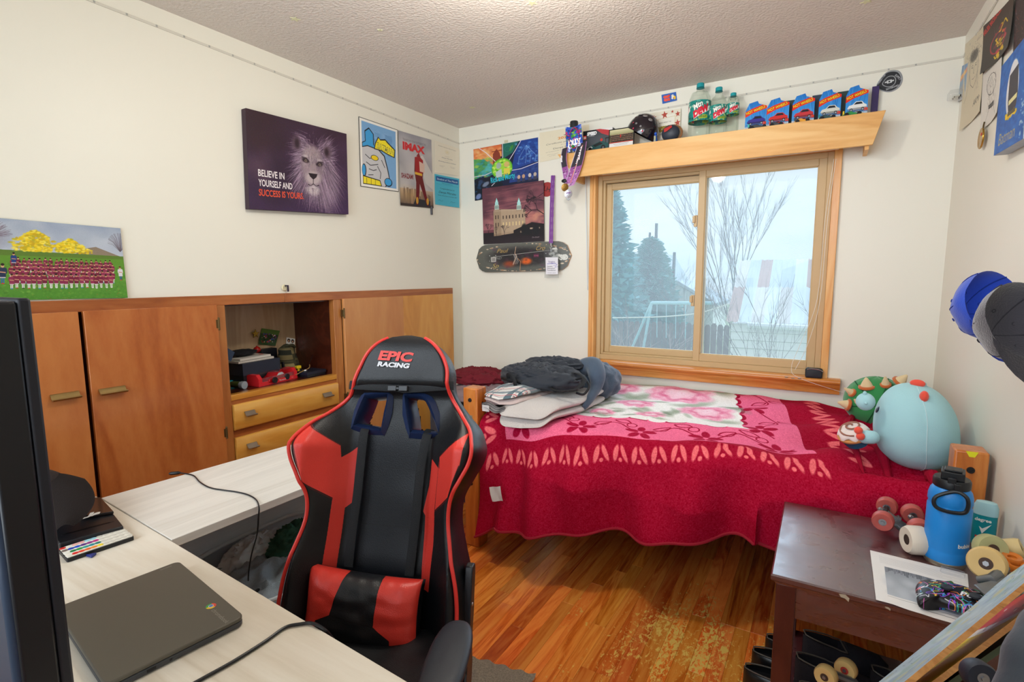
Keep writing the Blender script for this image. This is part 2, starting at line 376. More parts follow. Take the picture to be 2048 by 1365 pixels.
# ---------------------------------------------------------------- the room
W, H, YF = 2.977, 2.56, -3.75
wallm = mat('wall_paint', 'eae7da', .42, spec=.35, bump=.05, bscale=140, var=.012, vscale=1.3)
ceilm = mat('ceiling_texture', 'dcd4cc', .7, bump=1.0, bscale=75, var=.02, vscale=3)
_b = ceilm.node_tree.nodes
for n_ in _b:
    if n_.type == 'BUMP': n_.inputs['Distance'].default_value = .006
outm = mat('outer_wall', 'cfcabf', .8)
def struct(name, bm, m, parent=None, **k):
    o = obj(name, bm, m, parent, **k)
    if parent is None: tag(o, kind='structure')
    return o
plank = wood('floor_oak', [(.36, '9a4014'), (.50, 'cc6720'), (.62, 'e08132'), (.8, 'ee9a42')], axis=1, scale=9, stretch=11, rough=.27, pervar=.28, coat=.25, worn=((2.08, -1.52, .52, .62), 'e2bf62'))
bm = new(); box(bm, (-.02, YF, -.12), (W+.02, .02, -.012)); floor = struct('floor', bm, mat('subfloor', '4a2410', .8), smooth=False)
# oak boards, each its own piece
lens = [.34, .52, .7, .95, 1.2]; pm = {}
def plank_mesh(L_, w_=.0568):
    bm = new(); e = .0011
    x, y, z = w_/2, L_/2, .0
    lo = [bm.verts.new(c) for c in ((-x, -y, -.012), (x, -y, -.012), (x, y, -.012), (-x, y, -.012))]
    m1 = [bm.verts.new(c) for c in ((-x, -y, z-e), (x, -y, z-e), (x, y, z-e), (-x, y, z-e))]
    up = [bm.verts.new(c) for c in ((-x+e, -y+e, z), (x-e, -y+e, z), (x-e, y-e, z), (-x+e, y-e, z))]
    for A, B in ((lo, m1), (m1, up)):
        for i in range(4): bm.faces.new((A[i], A[(i+1) % 4], B[(i+1) % 4], B[i]))
    bm.faces.new(up); bm.faces.new(lo[::-1])
    me = bpy.data.meshes.new('plank'); bm.to_mesh(me); bm.free(); me.materials.append(plank); return me
rr = random.Random(3); npl = 0
for c in range(52):
    x = .029+c*.0573; y = 0.0-rr.uniform(0, .6)*(c % 3 != 0); first = True; y = 0.0
    while y > YF+.02:
        L_ = rr.choice(lens[1:]) if not first else rr.choice(lens)
        L_ = min(L_, y-YF)
        if L_ < .25 or (x < .9 and y < -1.3): L_ = y-YF
        key = round(L_, 2)
        if key not in pm: pm[key] = plank_mesh(key-.0006)
        o = bpy.data.objects.new('plank', pm[key]); COL.objects.link(o); o.location = (x, y-key/2, 0); o.parent = floor; y -= key; first = False; npl += 1
bm = new(); box(bm, (-.5, YF-.1, H), (W+.12, .12, H+.1)); struct('ceiling', bm, ceilm, smooth=False)
# window opening
wx0, wx1, wz0, wz1 = 1.106, 2.490, .862, 2.11
bm = new()
for lo, hi in (((-.45, 0, -.1), (wx0, .14, H)), ((wx1, 0, -.1), (W+.12, .14, H)), ((wx0, 0, -.1), (wx1, .14, wz0)), ((wx0, 0, wz1), (wx1, .14, H))): box(bm, lo, hi)
struct('wall_back', bm, wallm, smooth=False)
bm = new(); box(bm, (W, YF-.1, -.1), (W+.12, 0, H)); struct('wall_right', bm, wallm, smooth=False)
CB = 1.352                                       # top of the built-in cabinets
bm = new(); box(bm, (-.12, YF-.1, CB), (0, 0, H)); box(bm, (-.12, -.135, -.1), (0, 0, CB)); box(bm, (-.12, YF-.1, -.1), (0, -3.25, CB)); struct('wall_left', bm, wallm, smooth=False)
bm = new(); 
for lo, hi in (((-.12, YF-.12, -.1), (.35, YF, H)), ((2.0, YF-.12, -.1), (W+.12, YF, H)), ((.35, YF-.12, 2.15), (2.0, YF, H))): box(bm, lo, hi)
struct('wall_front', bm, wallm, smooth=False)
bm = new(); box(bm, (-1, YF-1.7, -.12), (W+1, YF-.12, -.02)); box(bm, (-1, YF-1.8, -.1), (W+1, YF-1.7, H)); struct('floor_hall', bm, mat('hall', 'c9bda8', .8), smooth=False)
# ceiling light, just out of the frame
cl = thing('ceiling_light', 'white glass bowl ceiling light above the middle of the room', 'ceiling light', loc=(1.56, -1.80, H))
bm = new(); lathe(bm, [(.0, 0), (.17, 0), (.175, -.012), (.165, -.022), (0, -.022)], Matrix.Translation((1.56, -1.80, H)), 32); obj('base', bm, mat('white_enamel', 'e8e6e0', .4), cl)
bm = new(); lathe(bm, [(.03, -.022), (.03, -.12), (.0, -.125)], Matrix.Translation((1.56, -1.80, H)), 16); obj('socket', bm, mat('white_enamel', 'e8e6e0'), cl)

# ---------------------------------------------------------------- window
pine = wood('window_pine', [(.35, 'c77a35'), (.55, 'dd9a52'), (.8, 'eab673')], axis=2, scale=5, stretch=10, rough=.35)
pineh = wood('sill_pine', [(.35, 'b3611f'), (.55, 'cc7f36'), (.8, 'e0a058')], axis=0, scale=6, stretch=10, rough=.3)
vinyl = mat('tan_vinyl', 'c9ab7d', .45, var=.03)
bm = new(); box(bm, (wx0-.022, -.022, wz0), (wx0+.0, .11, wz1+.02)); box(bm, (wx0-.001, -.016, wz0), (wx0+.016, .11, wz1)); win = struct('window_1', bm, pine, bevel=.002)
bm = new(); box(bm, (wx1-.016, -.022, wz0), (wx1+.02, .11, wz1+.02)); struct('jamb', bm, pine, win, bevel=.002)
bm = new(); box(bm, (wx0, -.022, wz1-.012), (wx1, .11, wz1+.02)); struct('head_jamb', bm, pine, win, bevel=.002)
# vinyl outer frame, stepped
fx0, fx1, fz0, fz1 = wx0+.016, wx1-.016, wz0+.004, wz1-.012
def ring_frame(bm, x0, x1, z0, z1, w, y0, y1, wb=None):
    wb = wb or w
    box(bm, (x0, y0, z0), (x0+w, y1, z1)); box(bm, (x1-w, y0, z0), (x1, y1, z1)); box(bm, (x0+w, y0, z0), (x1-w, y1, z0+wb)); box(bm, (x0+w, y0, z1-w), (x1-w, y1, z1))
bm = new(); ring_frame(bm, fx0, fx1, fz0, fz1, .030, .030, .115, .034); ring_frame(bm, fx0+.03, fx1-.03, fz0+.034, fz1-.03, .016, .048, .115, .012); struct('frame', bm, vinyl, win, bevel=.002)
def sash(x0, x1, z0, z1, y, w, nm):
    bm = new(); ring_frame(bm, x0, x1, z0, z1, w, y, y+.028, w+.004); ring_frame(bm, x0+w-.004, x1-w+.004, z0+w, z1-w+.004, .009, y+.008, y+.024); s = struct(nm, bm, vinyl, win, bevel=.0025)
    bm = new(); box(bm, (x0+w, y+.012, z0+w), (x1-w, y+.018, z1-w)); g = struct('glass_pane', bm, glassm, s, smooth=False); return s
def glass_mat(name, veil, tint=(1, 1, 1)):
    m = bpy.data.materials.new(name); m.use_nodes = True; t = m.node_tree; t.nodes.clear()
    o = N(t, 'ShaderNodeOutputMaterial'); tr = N(t, 'ShaderNodeBsdfTransparent'); gl = N(t, 'ShaderNodeBsdfGlossy', ins={'Roughness': .03}); fr = N(t, 'ShaderNodeFresnel', ins={'IOR': 1.45})
    tr.inputs[0].default_value = (*tint, 1); tl = N(t, 'ShaderNodeBsdfTranslucent'); tl.inputs[0].default_value = (.86, .93, 1, 1); mv = N(t, 'ShaderNodeMixShader', ins={0: veil})
    mx = N(t, 'ShaderNodeMixShader'); fm = N(t, 'ShaderNodeMath', operation='MULTIPLY', ins={1: .22}); link(t, fr.outputs[0], fm.inputs[0]); link(t, fm.outputs[0], mx.inputs[0]); link(t, tr.outputs[0], mv.inputs[1]); link(t, tl.outputs[0], mv.inputs[2])
    link(t, mv.outputs[0], mx.inputs[1]); link(t, gl.outputs[0], mx.inputs[2]); link(t, mx.outputs[0], o.inputs[0]); return m
glassm = glass_mat('window_glass', .12, (.93, .97, 1))
a = at(1402, 500, 'y', .07).x; mid0 = 1.772; mid1 = 1.832
sash(fx0+.046, mid1-.008, fz0+.046, fz1-.05, .072, .036, 'sliding_sash')
sash(mid0, fx1-.03, fz0+.034, fz1-.028, .036, .040, 'fixed_sash')
for z in (1.77, 1.28):
    bm = new(); box(bm, (mid0-.022, .034, z-.035), (mid0-.002, .048, z+.035)); box(bm, (mid0-.028, .022, z-.012), (mid0-.012, .04, z+.03)); struct('sash_lock', bm, vinyl, win, bevel=.003)
# sticker low on the fixed pane
bm = new(); a = at(1565, 727, 'y', .05); box(bm, (a.x-.012, .046, a.z-.008), (a.x+.02, .047, a.z+.008)); tag(obj('sticker', bm, mat('sticker_dark', '23303c', .5), None, smooth=False), 'small dark rectangular sticker low on the right window pane', 'sticker')
# stool (inner sill) with moulded nose and apron
prof = [(.05, 0), (-.052, 0), (-.062, -.005), (-.066, -.014), (-.062, -.024), (-.052, -.029), (-.050, -.037), (-.044, -.046), (-.034, -.058), (-.030, -.070), (-.026, -.086), (-.0, -.090), (0.0, -.03), (.05, -.03)]
M_ = basis((1.165, 0, wz0+.004), (0, 1, 0), (0, 0, 1), (1, 0, 0))
bm = new(); prism(bm, prof, 2.572-1.165, M_); ws = struct('window_sill', bm, pineh, win, angle=50)
# valance shelf
maple = wood('valance_maple', [(.32, 'c98b42'), (.55, 'e0a860'), (.8, 'ecbf7c')], axis=0, scale=4, stretch=9, rough=.5, coat=0)
VY = -.185; vt = 2.216; 
P = [at(1115, 307, 'y', VY), at(1772, 223, 'y', VY), at(1745, 296, 'y', VY), at(1152, 349, 'y', VY)]
zt, zb = (P[0].z+P[1].z)/2, (P[2].z+P[3].z)/2
val = thing('valance_shelf', 'maple board valance shelf above the window with slanted ends', 'shelf', loc=(1.8, -.1, zb))
bm = new(); prism(bm, [(P[0].x, zt), (P[3].x, zb), (P[2].x, zb), (P[1].x, zt)], .018, basis((0, VY, 0), (1, 0, 0), (0, 0, 1), (0, 1, 0))); obj('front_board', bm, maple, val, bevel=.0015)
bm = new(); box(bm, (P[0].x+.06, VY+.018, zt-.020), (P[1].x-.055, 0.0, zt-.002)); obj('shelf_board', bm, maple, val, smooth=False)
for x in (P[0].x+.10, P[1].x-.075):
    bm = new(); box(bm, (x, VY+.018, zb-.018), (x+.018, 0, zt-.020)); obj('bracket', bm, maple, val, smooth=False)
bm = new(); box(bm, (P[3].x+.16, VY+.03, zb+.005), (P[2].x-.14, VY+.05, zb+.03)); obj('blind_rail', bm, mat('white_metal', 'e8ecee', .4), val, smooth=False)
SH = zt-.002                                     # the shelf's top surface
# blind cords and a hanging curtain cord
cordm = mat('cord_white', 'e6e2d8', .6)
bm = new(); tube(bm, smoothpts([at(1668, 318, 'y', -.05), at(1650, 440, 'y', -.05), at(1634, 600, 'y', -.05), at(1600, 690, 'y', -.06), at(1583, 735, 'y', -.09), at(1600, 757, 'y', -.11), at(1700, 790, 'y', -.02)]), .0012, 5)
tube(bm, smoothpts([at(1672, 318, 'y', -.05), at(1655, 440, 'y', -.05), at(1640, 600, 'y', -.05), at(1615, 690, 'y', -.06), at(1590, 740, 'y', -.09)]), .0012, 5)
tag(obj('blind_cord', bm, cordm), 'thin white blind cords hanging down the right side of the window', 'cord')
bm = new(); tube(bm, [at(1171, 350, 'y', -.02), at(1173, 460, 'y', -.02), at(1175, 580, 'y', -.02)], .003, 6); tag(obj('wand', bm, mat('clear_white', 'dfe6ea', .2)), 'white plastic blind wand hanging left of the window', 'blind wand')

# ---------------------------------------------------------------- outside
snowy = mat('yard_ground', '9aa67c', .9, var=.2, vscale=3)
bm = new(); box(bm, (-25, .6, -1.0), (25, 45, -.9)); struct('ground', bm, snowy, smooth=False)
bm = new(); box(bm, (-.3, .14, -1), (W+.2, .2, wz0-.06)); struct('wall_outer', bm, outm, smooth=False)
# fence
fn = thing('fence', 'brown board fence across the yard behind the shed', 'fence', loc=(-.6, 9, -.9)); fm_ = mat('fence_wood', '6a5750', .9, var=.25, vscale=2, pervar=.2)
me = None
for i in range(34):
    x = -2.6+i*.135
    bm = new(); prism(bm, [(-.06, 0), (.06, 0), (.06, 1.22), (.03, 1.27), (-.03, 1.27), (-.06, 1.22)], .02, basis((0, 0, 0), (1, 0, 0), (0, 0, 1), (0, 1, 0)))
    if me is None: o = obj('board', bm, fm_, smooth=False); me = o.data
    else: bm.free(); o = bpy.data.objects.new('board', me); COL.objects.link(o)
    o.location = (x, 9, -.9+random.uniform(-.02, .02)); o.parent = fn; o.matrix_parent_inverse = wm(fn).inverted()
# shed with rusty sheet roof
sh = thing('shed', 'white metal shed with rusty corrugated sheet roof behind the window', 'shed', loc=(1.6, 5.2, -.9))
E0, E1 = at(1452, 645, 'y', 5), at(1700, 652, 'y', 5); R0, R1 = at(1480, 523, 'y', 7), at(1700, 527, 'y', 7)
siding = mat('white_siding', 'dcdcd6', .6, var=.05); ez = E0.z; rz = R0.z
roofc = []
for i in range(11):
    for k in range(2):
        u0, u1 = i/11, (i+1)/11; t0, t1 = k*.5, (k+1)*.5+.02
        def rp(u, t): return (Vector((E0.x, 5, ez)).lerp(Vector((E1.x+.3, 5, ez)), u)).lerp(Vector((R0.x, 7, rz)).lerp(Vector((R1.x+.3, 7, rz)), u), t)
        bm = new(); grid(bm, 8, 1, lambda u, v: rp(u0+(u1-u0)*u, t0+(t1-t0)*v)+Vector((0, 0, .012*math.cos(u*8*PI/2)-.02*k*0+.012*(1-k))))
        tone = random.choice(['b9c4cb', 'c4ccd0', 'cdd6da', 'b4bfc8', 'c9c2bc']) if (i, k) not in ((2, 1), (6, 1), (0, 0), (8, 0)) else random.choice(['b09084', 'a8857a', 'b89c92'])
        o = obj('roof_sheet', bm, mat('roof_'+tone, tone, .6, var=.3, vscale=1.6), sh)
for i in range(11):
    z1 = ez-.03-i*.12
    bm = new(); prism(bm, [(0, 0), (.012, 0), (.035, -.11), (.0, -.12)], E1.x+.2-E0.x, basis((E0.x+.06, 5.12, z1), (0, -1, 0), (0, 0, 1), (1, 0, 0))); obj('siding_board', bm, siding, sh, smooth=False)
bm = new(); box(bm, (E0.x+.06, 5.12, -.9), (E1.x+.25, 7.0, ez-.02)); obj('wall', bm, siding, sh, smooth=False)
bm = new(); tube(bm, [(E0.x+.3, 4.98, ez-.03), (E1.x+.2, 4.98, ez-.05)], .045, 8); obj('gutter', bm, mat('gutter', 'd4d8d8', .5), sh)
# far house
hs = thing('far_house', 'pale gabled house far behind the conifers', 'house', loc=(-1.6, 16, -.9)); a = at(1358, 568, 'y', 16)
bm = new(); box(bm, (-3.2, 16.2, -.9), (-.9, 19, .45)); obj('wall', bm, siding, hs, smooth=False)
bm = new(); prism(bm, [(-3.4, .4), (-2.1, 1.15), (-.8, .4), (-.8, .5), (-2.1, 1.27), (-3.4, .5)], 3, basis((0, 16, 0), (1, 0, 0), (0, 0, 1), (0, 1, 0))); obj('roof', bm, mat('grey_roof', 'a9b4bb', .8), hs, smooth=False)
bm = new(); prism(bm, [(-3.3, .4), (-2.1, 1.12), (-.9, .4)], .2, basis((0, 16.1, 0), (1, 0, 0), (0, 0, 1), (0, 1, 0))); obj('gable', bm, siding, hs, smooth=False)
hb = thing('grey_house', 'grey roofed house showing between the two conifers', 'house', loc=(-6.0, 22, -.9)); q0, q1 = at(1268, 508, 'y', 22), at(1340, 560, 'y', 22)
bm = new(); box(bm, (q0.x-1, 22, -.9), (q1.x, 25, q1.z)); obj('wall', bm, mat('grey_wall', 'b8c2c8', .8), hb, smooth=False)
bm = new(); prism(bm, [(q0.x-1.5, q1.z-.1), (q0.x-.8, q0.z), (q1.x-.6, q0.z), (q1.x+.2, q1.z-.1)], 3.4, basis((0, 21.8, 0), (1, 0, 0), (0, 0, 1), (0, 1, 0))); obj('roof', bm, mat('grey_roof2', 'a3b0b8', .8), hb, smooth=False)
# utility poles
pol = mat('pole_wood', '5c6168', .8)
for k, (px, py, D, lab) in enumerate(((1313, 447, 15, 'tall dark utility pole with insulators above the conifers'), (1346, 505, 15, 'shorter leaning utility pole right of the conifers'))):
    a = at(px, py, 'y', D); up = thing('utility_pole', lab, 'pole', loc=(a.x, D, -.9))
    bm = new(); tube(bm, [(a.x, D, -.9), (a.x+(.0 if k == 0 else .05), D, a.z)], [.075, .05], 8); obj('mast', bm, pol, up)
    if k == 0:
        bm = new(); tube(bm, [(a.x-.22, D, a.z-.45), (a.x, D, a.z-.5)], .03, 6); tube(bm, [(a.x-.22, D, a.z-.5), (a.x-.22, D, a.z-.3)], .04, 6); obj('insulator', bm, pol, up)
        bm = new(); lathe(bm, [(.0, 0), (.08, 0), (.08, .22), (0, .22)], Matrix.Translation((a.x+.12, D, a.z-1.35)), 10); obj('cap', bm, mat('orange_cap', 'd97a50', .6), up)
# swing frame
sw = thing('swing_set', 'light blue metal swing frame in front of the fence', 'swing set', loc=(-.3, 8, -.9)); swm = mat('swing_blue', '9cc6d0', .5); a, b = at(1303, 606, 'y', 8), at(1396, 606, 'y', 8)
bm = new(); tube(bm, [a, (b.x+.3, 8, b.z)], .035, 8); obj('top_bar', bm, swm, sw)
for dx, dy in ((-.13, 0), (-.55, .4)):
    bm = new(); tube(bm, [a, (a.x+dx*1.3-.1, 8+dy, -.9)], .03, 8); obj('leg', bm, swm, sw)
for i in range(5):
    x = a.x+.12+i*.2; bm = new(); tube(bm, [(x, 8, a.z), (x+.02, 8, a.z-.75)], .009, 5); obj('chain', bm, swm, sw)
# conifers
def conifer(name, lab, cx, cy, top, base, rad, n, m1, m2, seed):
    r = random.Random(seed); t = thing(name, lab, 'tree', 'conifers beyond the yard', loc=(cx, cy, -.9))
    bm = new(); tube(bm, [(cx, cy, -.9), (cx, cy, top-.1)], [.14, .02], 7); obj('trunk', bm, m2, t)
    bm = new()
    for i in range(n):
        h = r.random()**1.2; z = base+(top-base)*h; R_ = rad*(1-h)**.8*(.75+.35*r.random())+.04; a = r.uniform(0, 2*PI); d = Vector((math.cos(a), math.sin(a), -.25+.5*h)); o_ = Vector((cx, cy, z))
        for k in range(4):
            p = o_+d*R_*(.25+.25*k); s = .10+.12*r.random(); ax = Vector((r.uniform(-1, 1), r.uniform(-1, 1), r.uniform(-1, 1))).normalized(); bx_ = ax.orthogonal().normalized()
            q = [bm.verts.new(p+v) for v in (ax*s, bx_*s*.35, d*s*1.3-bx_*s*.2)]; bm.faces.new(q)
    tag(obj('needles', bm, m1, t, smooth=False))
    return t
cm1 = mat('spruce_blue', '6aaaac', .8, var=.25, vscale=2); cm2 = mat('bark_grey', '55524e', .9)
a = at(1225, 395, 'y', 12); conifer('conifer', 'tall blue spruce tree at the left edge of the window', a.x-.15, 12, a.z+.3, -.5, 1.35, 1500, cm1, cm2, 1)
a = at(1303, 482, 'y', 14.6); conifer('conifer', 'rounder blue green cedar in the left window pane', a.x, 14.6, a.z, -.6, 1.2, 2000, mat('cedar_green', '64a49e', .8, var=.25, vscale=2), cm2, 2)
# bare trees
def bare(name, lab, base, hgt, spread, lv, rad, m, seed, group=None):
    r = random.Random(seed); t = thing(name, lab, 'tree', group, loc=base); bm = new()
    def grow(p, d, L_, R_, k):
        pts = [p]; q = p
        for i in range(4):
            d = (d+Vector((r.uniform(-1, 1), r.uniform(-1, 1), r.uniform(-.2, .5)))*.12).normalized(); q = q+d*L_/4; pts.append(q)
            if k > 0 and i > 0:
                for _ in range(1 if k > 1 else 2):
                    nd = (d+Vector((r.uniform(-1, 1), r.uniform(-1, 1), r.uniform(-.1, .5)))*spread).normalized(); grow(q, nd, L_*r.uniform(.5, .7), R_*.55, k-1)
        tube(bm, pts, [R_*(1-.15*i) for i in range(5)], 4 if k < 2 else 6, cap=False)
        if k > 0: grow(q, d, L_*.7, R_*.55, k-1)
    for s in (-1, 0, 1): grow(Vector(base), Vector((s*spread*.35, r.uniform(-.2, .2)*spread, 1)).normalized(), hgt*.42, rad, lv)
    obj('branches', bm, m, t); return t
bk = mat('twig_brown', '6f6a66', .9)
a = at(1462, 375, 'y', 14); bare('bare_tree', 'tall bare tree with fine upright twigs behind the shed', (a.x+.35, 14, -.9), 5.3, .30, 4, .03, bk, 4, 'bare trees outside')
a = at(1540, 720, 'y', 3.6); bare('bare_tree', 'thin bare sapling close outside the right window pane', (a.x+.05, 3.6, -.6), 2.3, .6, 3, .011, mat('twig_dark', '7a7068', .9), 9, 'bare trees outside')
bare('bare_tree', 'small bare shrub at the lower left of the window view', (-.05, 4.5, -.9), 2.0, .9, 3, .012, mat('twig_pink', 'a58f8a', .9), 12, 'bare trees outside')
a = at(1375, 545, 'y', 12.5); bare('bare_tree', 'distant bare tree between the cedar and the window centre', (a.x, 12.5, -.9), 2.6, .7, 4, .013, bk, 21, 'bare trees outside')
bare('bare_tree', 'bare thicket beside the left end of the shed', (.8, 11, -.9), 2.5, .9, 4, .016, mat('twig_purple', '83706f', .9), 5, 'bare trees outside')
bm = new(); tube(bm, smoothpts([at(1225, 636, 'y', 7), at(1320, 634, 'y', 7), at(1395, 627, 'y', 7), at(1440, 614, 'y', 7), at(1520, 590, 'y', 7)]), .012, 5); tag(obj('clothes_line', bm, cordm), 'white clothes line sagging across the yard', 'line')
# ---------------------------------------------------------------- built-in cabinets on the left wall
cher = wood('cabinet_cherry', [(.30, '7e3a16'), (.46, '9c4e1e'), (.62, 'b0622c'), (.85, 'c0763c')], axis=2, scale=2.4, stretch=3.0, rough=.32, swirl=1.4, fine=.30)
cherl = wood('cabinet_honey', [(.30, 'b06c38'), (.5, 'c07c44'), (.8, 'd09458')], axis=2, scale=2.2, stretch=5, rough=.32, swirl=.9, fine=.28)
rail = wood('cabinet_rail', [(.30, '6e3010'), (.5, '96501f'), (.8, 'b26b35')], axis=1, scale=6, stretch=9, rough=.35)
stile = wood('cabinet_stile', [(.30, '85481d'), (.5, 'a8652f'), (.8, 'bc7d42')], axis=2, scale=6, stretch=9, rough=.35)
yell = wood('drawer_maple', [(.30, 'b97525'), (.5, 'd0913a'), (.8, 'dda650')], axis=1, scale=4, stretch=7, rough=.3)
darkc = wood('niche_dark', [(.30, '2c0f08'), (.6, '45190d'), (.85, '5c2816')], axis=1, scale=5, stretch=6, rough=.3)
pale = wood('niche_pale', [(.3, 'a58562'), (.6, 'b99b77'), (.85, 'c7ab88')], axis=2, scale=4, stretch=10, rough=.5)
brass = mat('aged_brass', 'a08858', .32, metal=.9, var=.15, vscale=30)
nick = mat('drawer_pull_metal', '9a8f80', .3, metal=.9, var=.1, vscale=30)
FX = .02
def Z(px, py, x=FX): return at(px, py, 'x', x).z
def Y(px, py, x=FX): return at(px, py, 'x', x).y
cabt = thing('built_in_cabinet', 'wall-length built-in wooden cabinet with doors, an open niche and drawers', 'cabinet', loc=(-.2, -1.6, 0))
yR = -.140; yS1, yS0 = -1.228, -1.284                  # right stile of the niche
yN0, yN1 = -1.930, -1.982; yD = -2.493; zT = CB; zrail = 1.305
znT = 1.297; znB = Z(460, 792); z1t, z1b = Z(459, 812), Z(467, 862); z2t = Z(465, 878)
bm = new(); box(bm, (-.02, -3.25, zrail), (FX, Y(569, 590), zT)); obj('top_rail', bm, rail, cabt, bevel=.002)
bm = new(); box(bm, (-.02, Y(569, 590)+.001, zrail), (FX, yR, zT)); obj('top_rail', bm, rail, cabt, bevel=.002)
for a, b in ((yN1, yN0), (yS0, yS1), (-.158, yR)):
    bm = new(); box(bm, (-.02, a, .08), (FX, b, zrail)); obj('stile', bm, stile, cabt, bevel=.0015)
bm = new(); box(bm, (-.02, yN0, znB-.028), (FX, yS0, znB)); obj('drawer_rail', bm, yell, cabt, bevel=.0015)
bm = new(); box(bm, (-.02, yN0, .08), (FX-.004, yS0, znB-.028)); obj('drawer_frame', bm, rail, cabt, smooth=False)
bm = new(); box(bm, (-.02, -3.25, .0), (FX-.01, yR, .08)); obj('toe_kick', bm, rail, cabt, smooth=False)
# niche
NX = -.340
bm = new(); box(bm, (NX-.01, yN0-.02, znB-.02), (NX, yS0+.02, znT+.02)); obj('niche_back', bm, pale, cabt, smooth=False)
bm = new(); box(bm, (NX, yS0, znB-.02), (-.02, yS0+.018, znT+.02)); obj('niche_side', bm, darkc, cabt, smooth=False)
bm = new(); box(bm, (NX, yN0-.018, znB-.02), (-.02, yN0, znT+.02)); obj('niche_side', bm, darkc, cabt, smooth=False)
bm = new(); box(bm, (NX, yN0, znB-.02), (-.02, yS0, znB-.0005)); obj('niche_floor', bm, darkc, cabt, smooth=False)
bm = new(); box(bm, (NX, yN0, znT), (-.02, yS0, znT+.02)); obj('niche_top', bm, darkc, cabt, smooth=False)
bm = new(); box(bm, (-.5, -3.25, 0), (NX-.012, yR, zT)); obj('carcass', bm, darkc, cabt, smooth=False)
bm = new(); box(bm, (-.5, -3.25, .0), (-.03, yR, .05)); obj('carcass_floor', bm, darkc, cabt, smooth=False)
bm = new(); box(bm, (NX, -3.25, zT-.02), (-.021, yR, zT)); obj('carcass_top', bm, darkc, cabt, smooth=False)
# doors
def pull(par, y0, y1, z, m):
    bm = new(); pr = [(0, .012), (.004, .010), (.010, .000), (.018, -.007), (.026, -.006), (.029, .000), (.026, .003), (.019, -.003), (.011, .004), (.005, .015), (0, .018)]
    prism(bm, pr, y1-y0, basis((FX+.016, y0, z), (1, 0, 0), (0, 0, 1), (0, 1, 0))); return obj('handle', bm, m, par, angle=60)
def door(y0, y1, z0, z1, m, hy=None):
    bm = new(); box(bm, (FX-.004, y0, z0), (FX+.016, y1, z1)); d = obj('door', bm, m, cabt, bevel=.002)
    return d
d1 = door(yD, yN1+.006, .1, zrail+.004, cher); pull(d1, Y(197, 783, .036), Y(250, 778, .036), Z(225, 783, .03), brass)
d0 = door(-3.02, yD-.016, .1, zrail+.004, cher); pull(d0, Y(100, 797, .036), Y(158, 790, .036), Z(128, 795, .03), brass)
ysm = Y(804, 640); d2 = door(yS1+.006, ysm-.0008, .1, zrail+.004, cherl); d3 = door(ysm+.0008, -.162, .1, zrail+.004, wood('cabinet_honey_b', [(.30, 'b87228'), (.5, 'd1903e'), (.8, 'dfa653')], axis=2, scale=2.6, stretch=5, rough=.32, swirl=1.2, fine=.16))
def hinge(y, z, par):
    bm = new(); tube(bm, [(FX+.018, y, z-.024), (FX+.018, y, z+.024)], .0045, 8)
    for s in (-.026, .026): sphere(bm, (FX+.018, y, z+s), .005, 8, 6)
    box(bm, (FX+.0005, y-.012, z-.02), (FX+.017, y-.001, z+.02)); obj('hinge', bm, mat('old_hinge', '6d5a38', .4, metal=.8), par)
hinge(yN1+.008, Z(432, 648), d1); hinge(yN1+.008, Z(449, 865), d1); hinge(yS1+.004, Z(680, 627), d2); hinge(yS1+.004, Z(686, 795), d2)
# drawers
for (a, b) in ((z1b, z1t), (z2t-(z1t-z1b), z2t), (z2t-2*(z1t-z1b)-.02, z2t-(z1t-z1b)-.02)):
    bm = new(); pr = [(0, a), (.012, a), (.018, a+.008), (.018, b-.008), (.012, b), (0, b)]
    prism(bm, pr, yS0-.004-(yN0+.003), basis((FX-.003, yN0+.003, 0), (1, 0, 0), (0, 0, 1), (0, 1, 0))); d = obj('drawer', bm, yell, cabt, angle=60)
    for (p0, p1) in ((489, 509), (647, 664)):
        y0, y1 = Y(p0, 830, .036), Y(p1, 825, .036); pull(d, y0, y1, (a+b)/2+.004, nick)
# ---------------------------------------------------------------- things in the niche
znf = znB
def place_box(name, label, cat, c, size, rz, m, **k):
    t = thing(name, label, cat, loc=c, rot=(0, 0, rz)); return t
def boxthing(name, label, cat, lo_corner, sx, sy, sz, rz, m, bevel=.002, group=None):
    """box whose near left corner stands at lo_corner; x along its width, y its depth"""
    M_ = Matrix.Translation(lo_corner) @ Matrix.Rotation(rz, 4, 'Z'); bm = new(); box(bm, (0, 0, 0), (sx, sy, sz), M_)
    return tag(obj(name, bm, m, bevel=bevel), label, cat, group)
navy = mat('navy_card', '262d3d', .45, var=.06); blackm = mat('black_plastic', '15161a', .4); blackc = mat('black_cloth', '14151a', .9, bump=.2, bscale=200)
